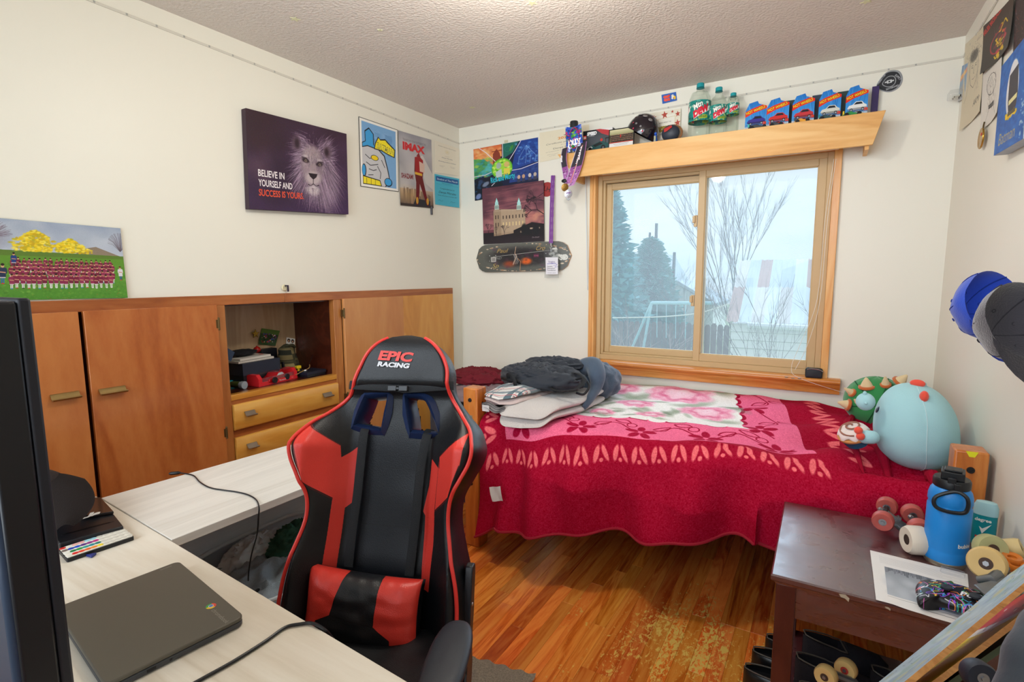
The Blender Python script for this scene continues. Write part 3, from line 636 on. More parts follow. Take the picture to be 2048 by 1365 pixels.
# a shoebox lying along the niche: front edge runs along y
A = Vector((-.118, -1.775, znf)); B = Vector((-.140, -1.545, znf))
rz = math.atan2(B.y-A.y, B.x-A.x)
shoe = thing('shoe_box', 'dark blue card box with a notched lid under the magazines in the niche', 'box', loc=A, rot=(0, 0, rz))
M_ = Matrix.Translation(A) @ Matrix.Rotation(rz, 4, 'Z'); Lb = (B-A).length
bm = new(); box(bm, (0, 0, 0), (Lb, .185, .10), M_); obj('base', bm, mat('box_black', '1b1d24', .5), shoe, bevel=.002)
bm = new(); box(bm, (-.003, -.003, .055), (Lb+.003, .188, .122), M_); obj('lid', bm, navy, shoe, bevel=.002)
paper = mat('white_paper', 'dcd9d2', .7); 
for i, (c, lab) in enumerate((('cfcac0', 'pale ring-bound notebook on the dark blue box, lowest of the pile'), ('d9d5cc', 'white magazine with a red round sticker on the notebook'))):
    MM = M_ @ Matrix.Translation((-.015+.01*i, .01, .1225+.0125*i)) @ Matrix.Rotation(.06*i, 4, 'Z'); bm = new(); box(bm, (0, 0, 0), (Lb-.01-.02*i, .17, .0115), MM); o = obj(('notebook', 'magazine')[i], bm, mat('paper'+c, c, .6), bevel=.001); tag(o, lab, ('notebook', 'magazine')[i])
    if i == 0:
        bm = new()
        for k in range(14): tube(bm, [MM @ Vector((.012+k*.011, -.004+.006*math.cos(a_), .006+.007*math.sin(a_))) for a_ in [q*PI/4 for q in range(8)]], .0008, 4, closed=True)
        obj('wire_binding', bm, mat('wire', 'c9c9c9', .3, metal=.9), o)
    else:
        bm = new(); lathe(bm, [(0, .0117), (.013, .0117), (.013, .0122), (0, .0122)], MM @ Matrix.Translation((Lb-.05, .05, 0)), 16); obj('sticker', bm, mat('sticker_red', 'd8392b', .4), o)
# crumpled black pouch on top
MM = M_ @ Matrix.Translation((.075, .1, .148))
bm = new(); grid(bm, 24, 14, lambda u, v: MM @ Vector(((.085+.01*fbm((u*3, v*3, 1), 2))*math.cos(2*PI*u)*math.sin(PI*v), .055*math.sin(2*PI*u)*math.sin(PI*v), max(0, .018-.018*math.cos(PI*v))+.006*fbm((math.cos(2*PI*u)*2, math.sin(2*PI*u)*2, v*3), 2)*math.sin(PI*v))), closeu=True); tag(obj('pouch', bm, blackc), 'soft black pouch slumped on top of the magazines', 'pouch')
# small teal and blue pieces
for px, py, c, lab in ((512, 704, '2f79b8', 'little blue toy block behind the magazines'), (520, 706, '2aa37a', 'little green toy block behind the magazines')):
    q = M_ @ Vector((Lb*.72 if px < 515 else Lb*.82, .15, .147)); bm = new(); cbox(bm, (q.x, q.y, q.z+.006), (.018, .014, .012)); cbox(bm, (q.x, q.y, q.z+.014), (.006, .006, .006)); tag(obj('toy_block', bm, mat('toy'+c, c, .4), bevel=.001), lab, 'toy block')
# red round thing
q = Vector((NX+.055, Y(514, 700, NX+.055), 0)); zc = Z(514, 700, NX+.055)
rb = thing('red_bobble', 'small shiny red ball-shaped figure behind the magazine pile', 'toy', loc=(q.x, q.y, zc-.02)); bm = new(); sphere(bm, (q.x, q.y, zc), (.02, .02, .019)); obj('body', bm, mat('gloss_red', 'a81c18', .2), rb)
bm = new(); lathe(bm, [(.006, .017), (.004, .023), (0, .024)], Matrix.Translation((q.x, q.y, zc)), 10); obj('stem', bm, mat('gloss_red', 'a81c18'), rb)
tag(boxthing('black_box', 'black box standing at the back of the niche under the photo', 'box', (NX+.004, Y(522, 700, NX+.05), znf), .05, .1, Z(545, 697, NX+.05)-znf, 0, mat('box_black2', '191a20', .4)))
# camouflage cap
a = at(578, 728, 'x', -.22); camo = Ras(128, 128, '3c3a26'); camo.blobs(60, ['5d5332', '22241a', '6e6240', '2f3b24', '8a7a52'], 6, 18, 0, 0, 128, 128, 1, .05)
camom = print_mat('camouflage', camo, .9, bump=.3)
cp = thing('camo_cap', 'folded camouflage cloth cap beside the boxes in the niche', 'cap', loc=(a.x, a.y, znf))
bm = new(); hh = Z(575, 690, -.22)-znf
grid(bm, 28, 12, lambda u, v: Vector((a.x+(.06*(1-.35*v)+.006*fbm((math.cos(6.28*u)*2, math.sin(6.28*u)*2, v*5), 1.5))*math.cos(2*PI*u)*(1 if v < .96 else .3), a.y+.004+(.075*(1-.5*v)+.007*fbm((math.cos(6.28*u)*2+5, math.sin(6.28*u)*2, v*7), 1.5))*math.sin(2*PI*u)*(1 if v < .96 else .3)-.02*v, znf+hh*v+.004*math.sin(v*40))), closeu=True, uvf=lambda u, v: (u*2, v)); obj('crown', bm, camom, cp)
bm = new(); tube(bm, smoothpts([(a.x+.02, a.y-.03, znf+hh*.98), (a.x+.04, a.y, znf+hh*1.02), (a.x+.02, a.y+.03, znf+hh*.9), (a.x-.01, a.y, znf+hh)], closed=True), .006, 6, closed=True); obj('drawcord', bm, camom, cp)
# boxed red toy car
A = Vector((-.04, -1.742, znf)); B = Vector((-.085, -1.475, znf)); ax = (B-A).normalized(); ay = Vector((-ax.y, ax.x, 0)); Lc = (B-A).length; M_ = basis(A, ax, ay, (0, 0, 1))
cb = thing('toy_car_box', 'red window box with a red model car on the niche shelf', 'toy car box', loc=A)
redc = mat('box_red', 'd2232a', .35); D_, Hc = .085, .062
Lc2 = Lc
bm = new(); box(bm, (0, 0, 0), (Lc2, D_, .004), M_); box(bm, (0, D_-.002, 0), (Lc2, D_, Hc-.008), M_); box(bm, (0, -.001, 0), (Lc2, 0.001, .022), M_); obj('tray', bm, redc, cb, smooth=False)
for x in (0, Lc2-.024):
    bm = new(); prism(bm, [(0, 0), (D_, 0), (D_, Hc-.006), (D_*.8, Hc), (.018, Hc), (0, Hc-.022)], .024, M_ @ basis((x, 0, 0), (0, 1, 0), (0, 0, 1), (1, 0, 0))); obj('end_cap', bm, redc, cb, smooth=False)
clearp = glass_mat('clear_plastic', .10)
bm = new(); box(bm, (.024, 0, .022), (Lc2-.024, .0008, Hc-.02), M_); box(bm, (.024, .018, Hc-.001), (Lc2-.024, D_, Hc), M_); obj('window', bm, clearp, cb, smooth=False)
def toycar(par, M_, L_, m, wheelm=None, glassc=None):
    """small saloon: body loft, cabin, four wheels"""
    w = L_*.4; h = L_*.13
    bm = new(); prism(bm, [(-L_/2, h*.5), (-L_*.48, h*1.1), (-L_*.3, h*1.35), (-L_*.16, h*1.45), (-L_*.04, h*2.25), (L_*.16, h*2.3), (L_*.3, h*1.5), (L_*.46, h*1.4), (L_/2, h*.9), (L_*.49, h*.4), (-L_*.48, h*.35)], w, M_ @ basis((0, -w/2, 0), (1, 0, 0), (0, 0, 1), (0, 1, 0))); b = obj('car_body', bm, m, par, bevel=L_*.02)
    bm = new(); prism(bm, [(-L_*.13, h*1.5), (-L_*.03, h*2.12), (L_*.14, h*2.16), (L_*.25, h*1.55)], w*1.02, M_ @ basis((0, -w*.51, 0), (1, 0, 0), (0, 0, 1), (0, 1, 0))); obj('car_window', bm, glassc or mat('car_glass', 'cdd6da', .1), par, bevel=L_*.01)
    for sx in (-.31, .3):
        for sy in (-1, 1):
            bm = new(); lathe(bm, [(0, 0), (h*.75, 0), (h*.75, w*.16), (0, w*.16)], M_ @ basis((sx*L_, sy*w*.5-(w*.08), h*.7), (1, 0, 0), (0, 0, 1), (0, -1, 0)), 12); obj('wheel', bm, wheelm or mat('tyre', '17171a', .7), par)
toycar(cb, M_ @ Matrix.Translation((Lc2*.52, D_*.45, .006)) @ Matrix.Rotation(.15, 4, 'Z'), Lc2*.62, mat('gloss_car_red', 'b3141c', .15))
wht = mat('print_white', 'efece6', .5)
text_obj('lettering', 'Thunderbird', M_ @ basis((Lc2*.6, -.0015, .012), (1, 0, 0), (0, 0, 1), (0, -1, 0)), .008, wht, cb, shear=.3)
text_obj('lettering', 'Maisto', M_ @ basis((Lc2*.86, -.0015, .012), (1, 0, 0), (0, 0, 1), (0, -1, 0)), .004, wht, cb)
# grey flashlight-like speaker, clutter on the left
A = at(478, 770, 'z', znf+.02); fl = thing('flashlight', 'green and grey bicycle lamp lying on the niche shelf', 'flashlight', loc=A); B = at(503, 772, 'z', znf+.02)
bm = new(); lathe(bm, [(.0, 0), (.016, .002), (.017, .045), (.015, .055)], basis(A+(A-B)*.6, (0, 0, 1), (B-A).normalized().cross(Vector((0, 0, 1))), (B-A).normalized()), 16); obj('body', bm, mat('olive_plastic', '3b431c', .3), fl)
bm = new(); d = (B-A).normalized(); lathe(bm, [(.0, 0), (.017, .0), (.02, .01), (.02, .028), (.0, .03)], basis(A+d*.01, (0, 0, 1), d.cross(Vector((0, 0, 1))), d), 18); obj('head', bm, mat('grey_lens', '9aa4ad', .25), fl)
for px, py, s, c, nm, lab in ((462, 745, (.05, .05, .055), '22262e', 'black_gadget', 'small dark plastic gadget at the left end of the niche'), (466, 735, (.03, .03, .085), '171a22', 'dark_tin', 'dark tin behind the gadget at the left of the niche'), (458, 768, (.02, .02, .03), '1fb6c4', 'cyan_toy', 'tiny cyan toy at the front left of the niche'), (474, 765, (.016, .02, .045), '16a08a', 'teal_toy', 'tiny teal toy with a wide top beside the lamp')):
    a = at(px, py, 'z', znf+.01); a.x = max(min(a.x, -.03), -.2); a.y = max(a.y, yN0+.03); bm = new(); cbox(bm, (a.x, a.y, znf+s[2]*.3), (s[0], s[1], s[2]*.6)); cbox(bm, (a.x, a.y, znf+s[2]*.8), (s[0]*.7, s[1]*.8, s[2]*.4)); cbox(bm, (a.x+s[0]*.3, a.y, znf+s[2]*.55), (s[0]*.5, s[1]*.3, s[2]*.12)); tag(obj(nm, bm, mat('bit'+c, c, .35), bevel=.002), lab, 'toy' if 'toy' in nm else 'box')
# flat black box with bits on it at the right
A = Vector((-.035, -1.445, znf)); B = Vector((-.05, -1.305, znf)); ax = (B-A).normalized(); M_ = basis(A, ax, (-ax.y, ax.x, 0), (0, 0, 1)); Lf = min((B-A).length, .15)
fb = thing('flat_box', 'flat black lidded box at the right end of the niche', 'box', loc=A)
bm = new(); box(bm, (0, 0, 0), (Lf, .11, .022), M_); obj('base', bm, mat('box_black3', '10131a', .4), fb, bevel=.001); bm = new(); box(bm, (-.002, -.002, .014), (Lf+.002, .112, .030), M_); obj('lid', bm, mat('box_navy', '1a2233', .4), fb, bevel=.001)
wt = thing('wrist_watch', 'steel wrist watch on the flat black box', 'watch', loc=M_ @ Vector((.03, .05, .03))); bm = new(); lathe(bm, [(0, 0), (.014, 0), (.015, .004), (.013, .008), (0, .008)], M_ @ Matrix.Translation((.03, .05, .031)), 18); obj('case', bm, mat('steel', 'b8bcc0', .25, metal=.9), wt)
bm = new(); tube(bm, smoothpts([M_ @ Vector(p) for p in ((.018, .05, .036), (-.01, .06, .034), (-.03, .07, .012), (-.05, .06, .004))]), .006, 6, flat=((0, 0, 1), .3)); obj('strap', bm, mat('strap_black', '1b1b1d', .6), wt)
bm = new(); tube(bm, smoothpts([M_ @ Vector(p) for p in ((.06, .06, .033), (.09, .08, .05), (.12, .10, .07), (.14, .09, .11))]), .0015, 5); tag(obj('earphone_cable', bm, blackm), 'thin black cable curling off the flat box in the niche', 'cable')
bm = new(); q = at(596, 731, 'x', -.12); cbox(bm, (q.x, q.y, znf+.055), (.02, .03, .016)); prism(bm, [(0, 0), (.03, 0), (.02, .02)], .015, basis((q.x, q.y-.015, znf), (0, 1, 0), (0, 0, 1), (1, 0, 0))); box(bm, (q.x-.006, q.y-.006, znf), (q.x+.006, q.y+.006, znf+.05)); tag(obj('yellow_toy', bm, mat('yellow_toy', 'e2c31a', .5), bevel=.002), 'small yellow toy piece beside the camouflage cap', 'toy')
bm = new(); q = at(612, 742, 'x', -.08); tube(bm, smoothpts([(q.x, q.y-.07, znf+.02), (q.x, q.y-.02, znf+.035), (q.x-.01, q.y+.03, znf+.045), (q.x-.03, q.y+.05, znf+.06)]), .0022, 6); tag(obj('wooden_stick', bm, mat('stick', 'a8824e', .6)), 'thin bent wooden stick lying by the toy car box', 'stick')
# photo, strip and star pinned on the niche back
def wallslab(name, corners, ax, v, m, th=.0012, label=None, cat=None, bend=0.0, nu=6, nv=6, parent=None, group=None, nrm=None):
    """a sheet on the plane ax=v with its four corners (TL, TR, BR, BL) where the photo shows them"""
    P = [at(px, py, ax, v) for px, py in corners]; nrm = Vector(nrm) if nrm else {'x': Vector((1, 0, 0)), 'y': Vector((0, -1, 0))}[ax]
    bm = new()
    fn = lambda u, v_: P[3].lerp(P[2], u).lerp(P[0].lerp(P[1], u), v_)+nrm*(th+bend*((2*u-1)**2*.5+(1-v_)**3*abs(2*u-1)))
    slabgrid(bm, nu, nv, fn, nrm, th); o = obj(name, bm, m, parent, angle=30)
    return tag(o, label, cat, group) if parent is None else o
ph = Ras(160, 120, '2c4a24'); ph.rect(0, 0, 160, 35, '55752f'); ph.blobs(60, ['2d5fa8', 'c0392b', 'e8e2dc', '1b1b22', 'caa27c', '6a3d8a'], 4, 9, 20, 35, 145, 100, .95, .1)
wallslab('group_photo', [(523, 657), (559, 662), (549, 692), (515, 689)], 'x', NX+.004, print_mat('niche_photo', ph, .35), bend=.006, label='curled group photo pinned on the back of the niche', cat='photo')
ph = Ras(60, 100, 'e6e2dc'); 
for y_ in (22, 70):
    for x_ in (17, 44): ph.ell(x_, y_, 11, 15, '1d1714'); ph.ell(x_, y_+3, 6, 8, 'c79a7c')
wallslab('photo_strip', [(573, 675), (590, 678), (588, 704), (571, 700)], 'x', NX+.006, print_mat('photo_strip', ph, .4), label='photo booth strip of small portraits pinned beside the camouflage cap', cat='photo')
q = at(510, 668, 'x', NX+.012); bm = new(); prism(bm, [((.026 if i % 2 == 0 else .011)*math.cos(i*PI/5+.3), (.028 if i % 2 == 0 else .011)*math.sin(i*PI/5+.3)) for i in range(10)], .008, basis(q, (0, 1, 0), (0, 0, 1), (1, 0, 0))); tag(obj('gold_star', bm, mat('gold_foil', 'a08232', .25, metal=.9, bump=.4, bscale=80), bevel=.002), 'crumpled gold foil star on the niche back beside the photo', 'ornament')
bm = new(); q = at(456, 706, 'x', -.1); prism(bm, [(-.03, -.02), (.01, -.045), (.03, .0), (-.01, .03)], .003, basis((q.x, q.y, q.z), (.2, 1, 0), (0, 0, 1), (1, 0, 0))); tag(obj('blue_tag', bm, mat('blue_card', '2c4260', .5)), 'blue card tag leaning at the left side of the niche', 'tag')
# ---------------------------------------------------------------- things on the left wall
def poster(name, label, cat, corners, ax, v, ras, rough=.45, bend=.0, th=.0012, group=None, nrm=None):
    return wallslab(name, corners, ax, v, print_mat(name, ras, rough), th, label, cat, bend, group=group, nrm=nrm)
# lion canvas
R_ = Ras(820, 600, '2c1b2b'); R_.vgrad(0, 600, '38222f', '3a2550')
R_.blobs(70, ['4a3050', '3d2440', '5a3b66', '2a1726', '6a4c7c'], 30, 120, 300, 0, 820, 600, .12, .6); R_.blobs(30, ['241522', '3b2126'], 40, 120, 0, 0, 330, 600, .2, .6); R_.blobs(14, ['5b4056', '6a4f60'], 25, 60, 60, 230, 220, 380, .15, .7)
def mane():
    r = random.Random(11)
    for i in range(2600):
        k = r.random(); a = r.uniform(-.30*PI, 1.30*PI) if k < .75 else r.uniform(.05*PI, .5*PI)
        cx, cy = 520+r.uniform(-30, 30), 225+r.uniform(-40, 40); r0 = r.uniform(60, 125); x = cx+r0*math.cos(a)*.85; y = cy+r0*math.sin(a)*1.05
        down = max(0, math.sin(a)); L_ = r.uniform(35, 85)*(1+1.6*down+(.9 if math.cos(a) > .3 and down > 0 else 0)); d = a*.55+PI/2*.45 if 0 < a < PI/2 else a*.7+PI/2*.3
        if a > PI/2: d = a*.75+PI/2*.25
        if a < 0: d = a
        pts = [(x, y)]; 
        for s in range(4): d += r.uniform(-.14, .16); x += L_/4*math.cos(d); y += L_/4*math.sin(d); pts.append((x, min(y, 598)))
        lum = r.choice([.35, .5, .62, .75, .9]); c = np.array([198, 178, 188])*lum+np.array([8, 0, 14]); R_.line(pts, r.uniform(2.5, 6), c, .55, taper=True)
mane()
R_.ell(505, 262, 78, 112, '8d7b86', .95, .15); R_.ell(470, 245, 34, 60, 'a5929a', .6, .4); R_.ell(545, 250, 30, 60, '7c6a78', .6, .4); R_.ell(505, 190, 52, 40, 'a79599', .7, .4)
r = random.Random(5)
for i in range(500):
    x = r.gauss(505, 36); y = r.gauss(240, 55); R_.line([(x, y), (x+r.uniform(-5, 5), y+r.uniform(8, 20))], 1.6, r.choice(['c9bcc0', '6b5a68', 'b5a5ab', '5a4a58']), .5)
R_.ell(400, 150, 28, 38, '55414e', .9, .3); R_.ell(404, 152, 14, 24, '2d1d28', .9, .4); R_.ell(610, 165, 28, 36, '5d4855', .9, .3); R_.ell(606, 168, 14, 22, '2d1d28', .9, .4)
for ex, ey, s in ((457, 235, 1), (552, 245, -1)):
    R_.ell(ex, ey, 24, 13, '2a1c24', .95, .25, .15*s); R_.ell(ex+2, ey+2, 9, 8, '9c8a7c', .9, .2); R_.ell(ex+2, ey+2, 4, 4, '120c10', 1, .1); R_.line([(ex-26*s, ey-14), (ex+6*s, ey-14), (ex+24*s, ey+6)], 5, '2c1e28', .7)
    R_.ell(ex, ey-24, 18, 7, 'd0c2c4', .6, .4)
R_.poly([(486, 250), (526, 250), (533, 312), (478, 312)], 'a08e93', .7); R_.ell(505, 330, 52, 38, 'bdaeb1', .9, .25); R_.poly([(474, 303), (536, 303), (528, 322), (506, 338), (484, 322)], '241820'); R_.line([(506, 336), (505, 362)], 4, '2b1e28'); R_.line([(468, 368), (488, 374), (505, 362), (524, 374), (546, 366)], 5, '2b1e28')
R_.ell(505, 398, 40, 26, 'd6cbcd', .85, .35)
for i in range(160):
    x = r.gauss(505, 28); R_.line([(x, 385), (x+r.uniform(-8, 8), 420+r.uniform(0, 30))], 2, r.choice(['e4dadb', 'a899a2', '7d6b7a']), .6, taper=True)
_ys = np.clip((250+(np.arange(600)-262)/1.22), 0, 599).astype(int); _xs = np.clip((505+(np.arange(820)-500)/1.26), 0, 819).astype(int); R_.a = R_.a[_ys][:, _xs].copy()
R_.noise(5, 1); R_.noise(3, 3, False)
R_.text('BELIEVE IN', 70, 392, 42, 'ece6e6', wid=195, bold=.02); R_.text('YOURSELF AND', 70, 452, 42, 'ece6e6', wid=255, bold=.02); R_.text('SUCCESS IS YOURS.', 70, 512, 42, 'e0512f', wid=345, bold=.02)
P = [at(491, 216, 'x', .036), at(693, 268, 'x', .036), at(697, 429, 'x', .036), at(499, 418, 'x', .036)]
y0, y1 = (P[0].y+P[3].y)/2, (P[1].y+P[2].y)/2; zt_, zb_ = (P[0].z+P[1].z)/2, (P[2].z+P[3].z)/2
lc = thing('lion_canvas', 'purple stretched canvas print of a lion with a motto', 'canvas print', loc=(0, (y0+y1)/2, zb_))
cvm = mat('canvas_edge', '3a2830', .7, bump=.2, bscale=400); Lp = [(P[0].y, P[0].z), (P[1].y, P[1].z), (P[2].y, P[2].z), (P[3].y, P[3].z)]
bm = new(); prism(bm, Lp[::-1], .034, basis((.0015, 0, 0), (0, 1, 0), (0, 0, 1), (1, 0, 0))); obj('stretcher', bm, cvm, lc, bevel=.002)
bm = new(); L = bm.loops.layers.uv.active; f = bm.faces.new([bm.verts.new((.0362, a, b)) for a, b in (Lp[3], Lp[2], Lp[1], Lp[0])])
for lp, q in zip(f.loops, ((0, 0), (1, 0), (1, 1), (0, 1))): lp[L].uv = q
obj('print', bm, print_mat('lion_print', R_, .5), lc, smooth='keep')
# class photo
R_ = Ras(900, 560, '9fa9bb'); R_.vgrad(0, 230, '8e9bb2', 'b7bfcc'); R_.vgrad(225, 560, '5f8f2a', '4c8a2e')
R_.blobs(60, ['b8c0cc', '98a4b6', 'c4cad2'], 30, 90, 0, 0, 900, 150, .25, .6)
R_.poly([(560, 190), (700, 160), (900, 235), (560, 240)], '8a7a68'); R_.poly([(0, 210), (900, 225), (900, 250), (0, 250)], '5a7a2c')
for (x0_, x1_, y0_, y1_, n) in ((160, 420, 60, 215, 420), (400, 640, 105, 215, 260)):
    for i in range(n): x = random.gauss((x0_+x1_)/2, (x1_-x0_)/4.4); y = random.uniform(y0_+abs(x-(x0_+x1_)/2)*.6, y1_); R_.ell(x, y, random.uniform(8, 17), random.uniform(5, 9), random.choice(['f0d21e', 'e0bd10', 'f7e252', 'c7a20c', 'b5a818']), .75, .2)
for i in range(90): a = random.uniform(-PI, 0); R_.line([(20, 190), (20+60*math.cos(a), 130+70*math.sin(a)), (20+120*math.cos(a)+random.uniform(-20, 20), 120+110*math.sin(a))], 2, random.choice(['5a3f4c', '6c4f5a', '46323c']), .5)
for i in range(60): a = random.uniform(-PI, 0); R_.line([(880, 190), (880+50*math.cos(a), 140+60*math.sin(a)), (880+90*math.cos(a), 130+90*math.sin(a))], 2, '5a4c55', .5)
R_.ell(20, 120, 90, 70, '6b4a58', .25, .6); R_.poly([(10, 120), (28, 120), (34, 300), (8, 300)], '3d2a2c')
R_.blobs(900, ['6ea23a', '457d24', '7fb04a', '3d7020', '5c9433'], 3, 12, 0, 300, 900, 560, .35, .3); R_.blobs(40, ['c07a3a', 'a85f2a'], 2, 4, 0, 460, 900, 555, .8, .1)
def kid(x, y, s, top='7d1f3f', leg='e9e6e6'):
    R_.rect(x-5*s, y-22*s, x-1.2*s, y, leg); R_.rect(x+1.2*s, y-22*s, x+5*s, y, leg); R_.poly([(x-9*s, y-58*s), (x+9*s, y-58*s), (x+10*s, y-20*s), (x-10*s, y-20*s)], top); R_.line([(x-9*s, y-22*s), (x+9*s, y-22*s)], 3*s, 'd8cdd2')
    R_.ell(x-10*s, y-46*s, 3.4*s, 12*s, top); R_.ell(x+10*s, y-46*s, 3.4*s, 12*s, top); R_.line([(x-9*s, y-42*s), (x+9*s, y-40*s)], 4*s, 'c68f70'); R_.ell(x, y-64*s, 5.5*s, 7*s, random.choice(['c9936f', 'b87d5a', 'd8a884'])); R_.ell(x, y-69*s, 6*s, 5*s, random.choice(['1d1512', '2b1c14', '3a2416', '5a3a20'])); R_.ell(x, y-1, 6*s, 2.5*s, random.choice(['2c2c34', 'd8d8d8', 'c0392b', '2980b9']))
for row, (y, n, s) in enumerate(((345, 20, 1.15), (375, 21, 1.2), (405, 21, 1.25), (440, 19, 1.35), (478, 20, 1.45))):
    for i in range(n):
        x = 150+row*-2+(i+.5*(row % 2))*680/n; kid(x+random.uniform(-4, 4), y+random.uniform(-4, 4), s, random.choice(['7d1f3f', '86244a', '741a3a', '8f2c50']))
kid(95, 445, 1.9, '23304f', '2f62a8'); kid(865, 415, 1.5, 'd8d2d8', '2f4f8f'); kid(160, 330, 1.4, '203a7a', '26262e'); R_.noise(6, 1); R_.poly([(0, 0), (20, 0), (30, 560), (0, 560)], '3f5a2a', .35)
poster('class_photo', 'large school group photo poster on grass above the cabinet doors', 'poster', [(-30, 434), (240, 457), (254, 596), (-30, 602)], 'x', .003, R_, .3, bend=.004)
# blue comic poster (no figure: plain shapes in its colours)
R_ = Ras(460, 640, 'f1efe8'); R_.rect(0, 0, 460, 5, '1c1c1c'); R_.rect(0, 635, 460, 640, '1c1c1c'); R_.rect(0, 0, 5, 640, '1c1c1c'); R_.rect(455, 0, 460, 640, '1c1c1c'); R_.rect(28, 28, 432, 612, '7cabd8')
for i in range(26):
    x = random.uniform(30, 380); y = random.uniform(30, 560); R_.rect(x, y, min(430, x+random.uniform(40, 90)), min(610, y+random.uniform(30, 80)), random.choice(['6f9fce', '86b2dc', '6a98c8']), .8); R_.line([(x, y), (x+50, y+random.uniform(10, 50))], 2, '4f7fb4', .8)
K = '20222a'
R_.poly([(28, 250), (90, 225), (200, 240), (290, 300), (330, 430), (350, 520), (300, 612), (28, 612)], K); R_.poly([(28, 262), (90, 236), (198, 250), (280, 310), (318, 430), (338, 515), (290, 608), (28, 608)], 'c9c9cc')
R_.poly([(60, 110), (110, 70), (165, 120), (165, 225), (215, 262), (90, 250), (28, 272), (28, 225), (62, 205)], K); R_.poly([(68, 118), (110, 84), (156, 124), (156, 222), (190, 250), (90, 240), (34, 262), (34, 230), (70, 208)], '3f9fdc')
for q in ([(60, 330), (110, 360), (180, 340)], [(70, 400), (120, 425), (210, 400)], [(200, 420), (240, 480), (230, 540)], [(100, 460), (150, 470), (190, 455)], [(90, 520), (150, 510)], [(250, 350), (290, 420)]): R_.line(q, 7, K, .9)
R_.ell(170, 345, 46, 27, K); R_.ell(170, 345, 40, 22, 'f2d21f'); R_.poly([(28, 530), (230, 552), (250, 608), (28, 608)], K); R_.poly([(34, 540), (224, 560), (240, 604), (34, 604)], 'f2df2a')
for x in (70, 120, 170): R_.rect(x, 548, x+4, 606, K)
R_.ell(330, 560, 50, 44, K); R_.ell(328, 558, 42, 36, '3f9fdc'); R_.ell(45, 480, 26, 60, K); R_.ell(42, 480, 20, 52, '3f9fdc')
R_.poly([(176, 205), (215, 130), (240, 150), (300, 135), (330, 155), (425, 215), (415, 300), (330, 285), (250, 262), (165, 262)], K); R_.poly([(186, 205), (220, 142), (242, 162), (300, 148), (325, 168), (414, 222), (405, 290), (330, 274), (250, 252), (176, 252)], 'f4e327')
R_.text('BATMAN', 196, 240, 60, 'f4e327', wid=205, rot=.16, bold=.05); R_.text('BATMAN', 196, 240, 56, '20222a', wid=204, rot=.16, bold=.03); R_.text('BATMAN', 198, 238, 50, 'f9ef52', wid=200, rot=.16)
R_.noise(3, 1)
poster('comic_poster', 'blue comic poster with yellow title lettering in a thin black border', 'poster', [(717, 233), (795, 260), (797, 384), (721, 373)], 'x', .003, R_, .4)
# film poster
R_ = Ras(420, 660, 'a8a7a9'); R_.vgrad(0, 660, '9a98a0', 'c9c2bb'); R_.blobs(60, ['b5b2b8', 'd4cfcc', '8f8d96'], 30, 90, 0, 0, 420, 500, .25, .6); R_.vgrad(500, 660, 'c0a890', '4f4239')
for i in range(26):
    x = random.uniform(0, 400); h_ = random.uniform(30, 110)*(1.2-abs(x-60)/500); R_.rect(x, 600-h_, x+random.uniform(10, 26), 640, random.choice(['6e5d52', '7b6656', '8f7561', '5c4d44']), .85)
R_.poly([(40, 520), (52, 480), (64, 520), (66, 640), (38, 640)], '6f5d54'); R_.ell(120, 560, 130, 60, 'f0c070', .35, .8); R_.rect(0, 636, 420, 660, '3c332e')
R_.poly([(230, 190), (300, 170), (420, 330), (420, 480), (330, 430)], 'cfcac4', .9); R_.poly([(160, 640), (195, 580), (380, 596), (380, 650), (160, 655)], '2c2e33')
R_.poly([(195, 200), (255, 185), (300, 215), (305, 300), (290, 380), (360, 640), (335, 640), (250, 440), (245, 520), (222, 640), (195, 640), (205, 430), (185, 330)], '6a151c'); R_.poly([(195, 200), (255, 185), (300, 215), (305, 300), (280, 350), (200, 345)], 'a01c22'); R_.poly([(192, 335), (285, 342), (284, 365), (192, 358)], 'd8a838')
R_.poly([(215, 190), (248, 150), (270, 192)], '8a181e'); R_.poly([(250, 230), (320, 250), (315, 330), (255, 325)], 'd8b8a8'); R_.ell(212, 600, 16, 34, 'c8973a'); R_.ell(345, 600, 16, 34, 'c8973a')
R_.text('TRANSFORM YOUR EXPERIENCE IN', 50, 76, 22, '6c6a70', wid=290); R_.text('IMAX', 48, 150, 64, 'cb2128', wid=282, bold=.06); R_.text('SHAZAM!', 22, 408, 42, '7a1d22', wid=150, bold=.03)
R_.noise(3, 1)
poster('film_poster', 'tall grey cinema poster with a dark red shape over a city and red lettering', 'poster', [(796, 261), (862, 280), (866, 417), (800, 411)], 'x', .003, R_, .35, bend=.003)
def cert(w, h, bg, lines, extra=None):
    R = Ras(w, h, bg); R.noise(2, 1)
    for (t, x, y, hh, c, wd, sh_) in lines: R.text(t, x, y, hh, c, wid=wd, align='C', shear=sh_)
    if extra: extra(R)
    return R
def ex(R):
    R.ring(160, 120, 26, 4, 'd9c89a'); R.ell(160, 120, 16, 16, 'e0d3ad', .8); R.line([(60, 345), (130, 340)], 2, '8d8a92'); R.line([(200, 335), (270, 338)], 2, '8d8a92')
R_ = cert(320, 460, 'ebe4d2', [("President's Education Awards Program", 160, 60, 15, '8b8578', 230, .25), ('presented to', 160, 190, 8, '9b968c', 60, 0), ('Denys Morales', 160, 225, 17, '6d6a74', 140, .3), ('in recognition of', 160, 250, 8, '9b968c', 80, 0), ('Outstanding Academic Excellence', 160, 285, 16, '6d6a74', 230, .3), ('Principal', 90, 360, 8, '9b968c', 50, 0), ('Secretary', 240, 355, 8, '9b968c', 50, 0)], ex)
poster('award_certificate', 'cream award certificate high on the left wall next to the corner', 'certificate', [(869, 281), (918, 298), (917, 352), (869, 345)], 'x', .003, R_, .6)
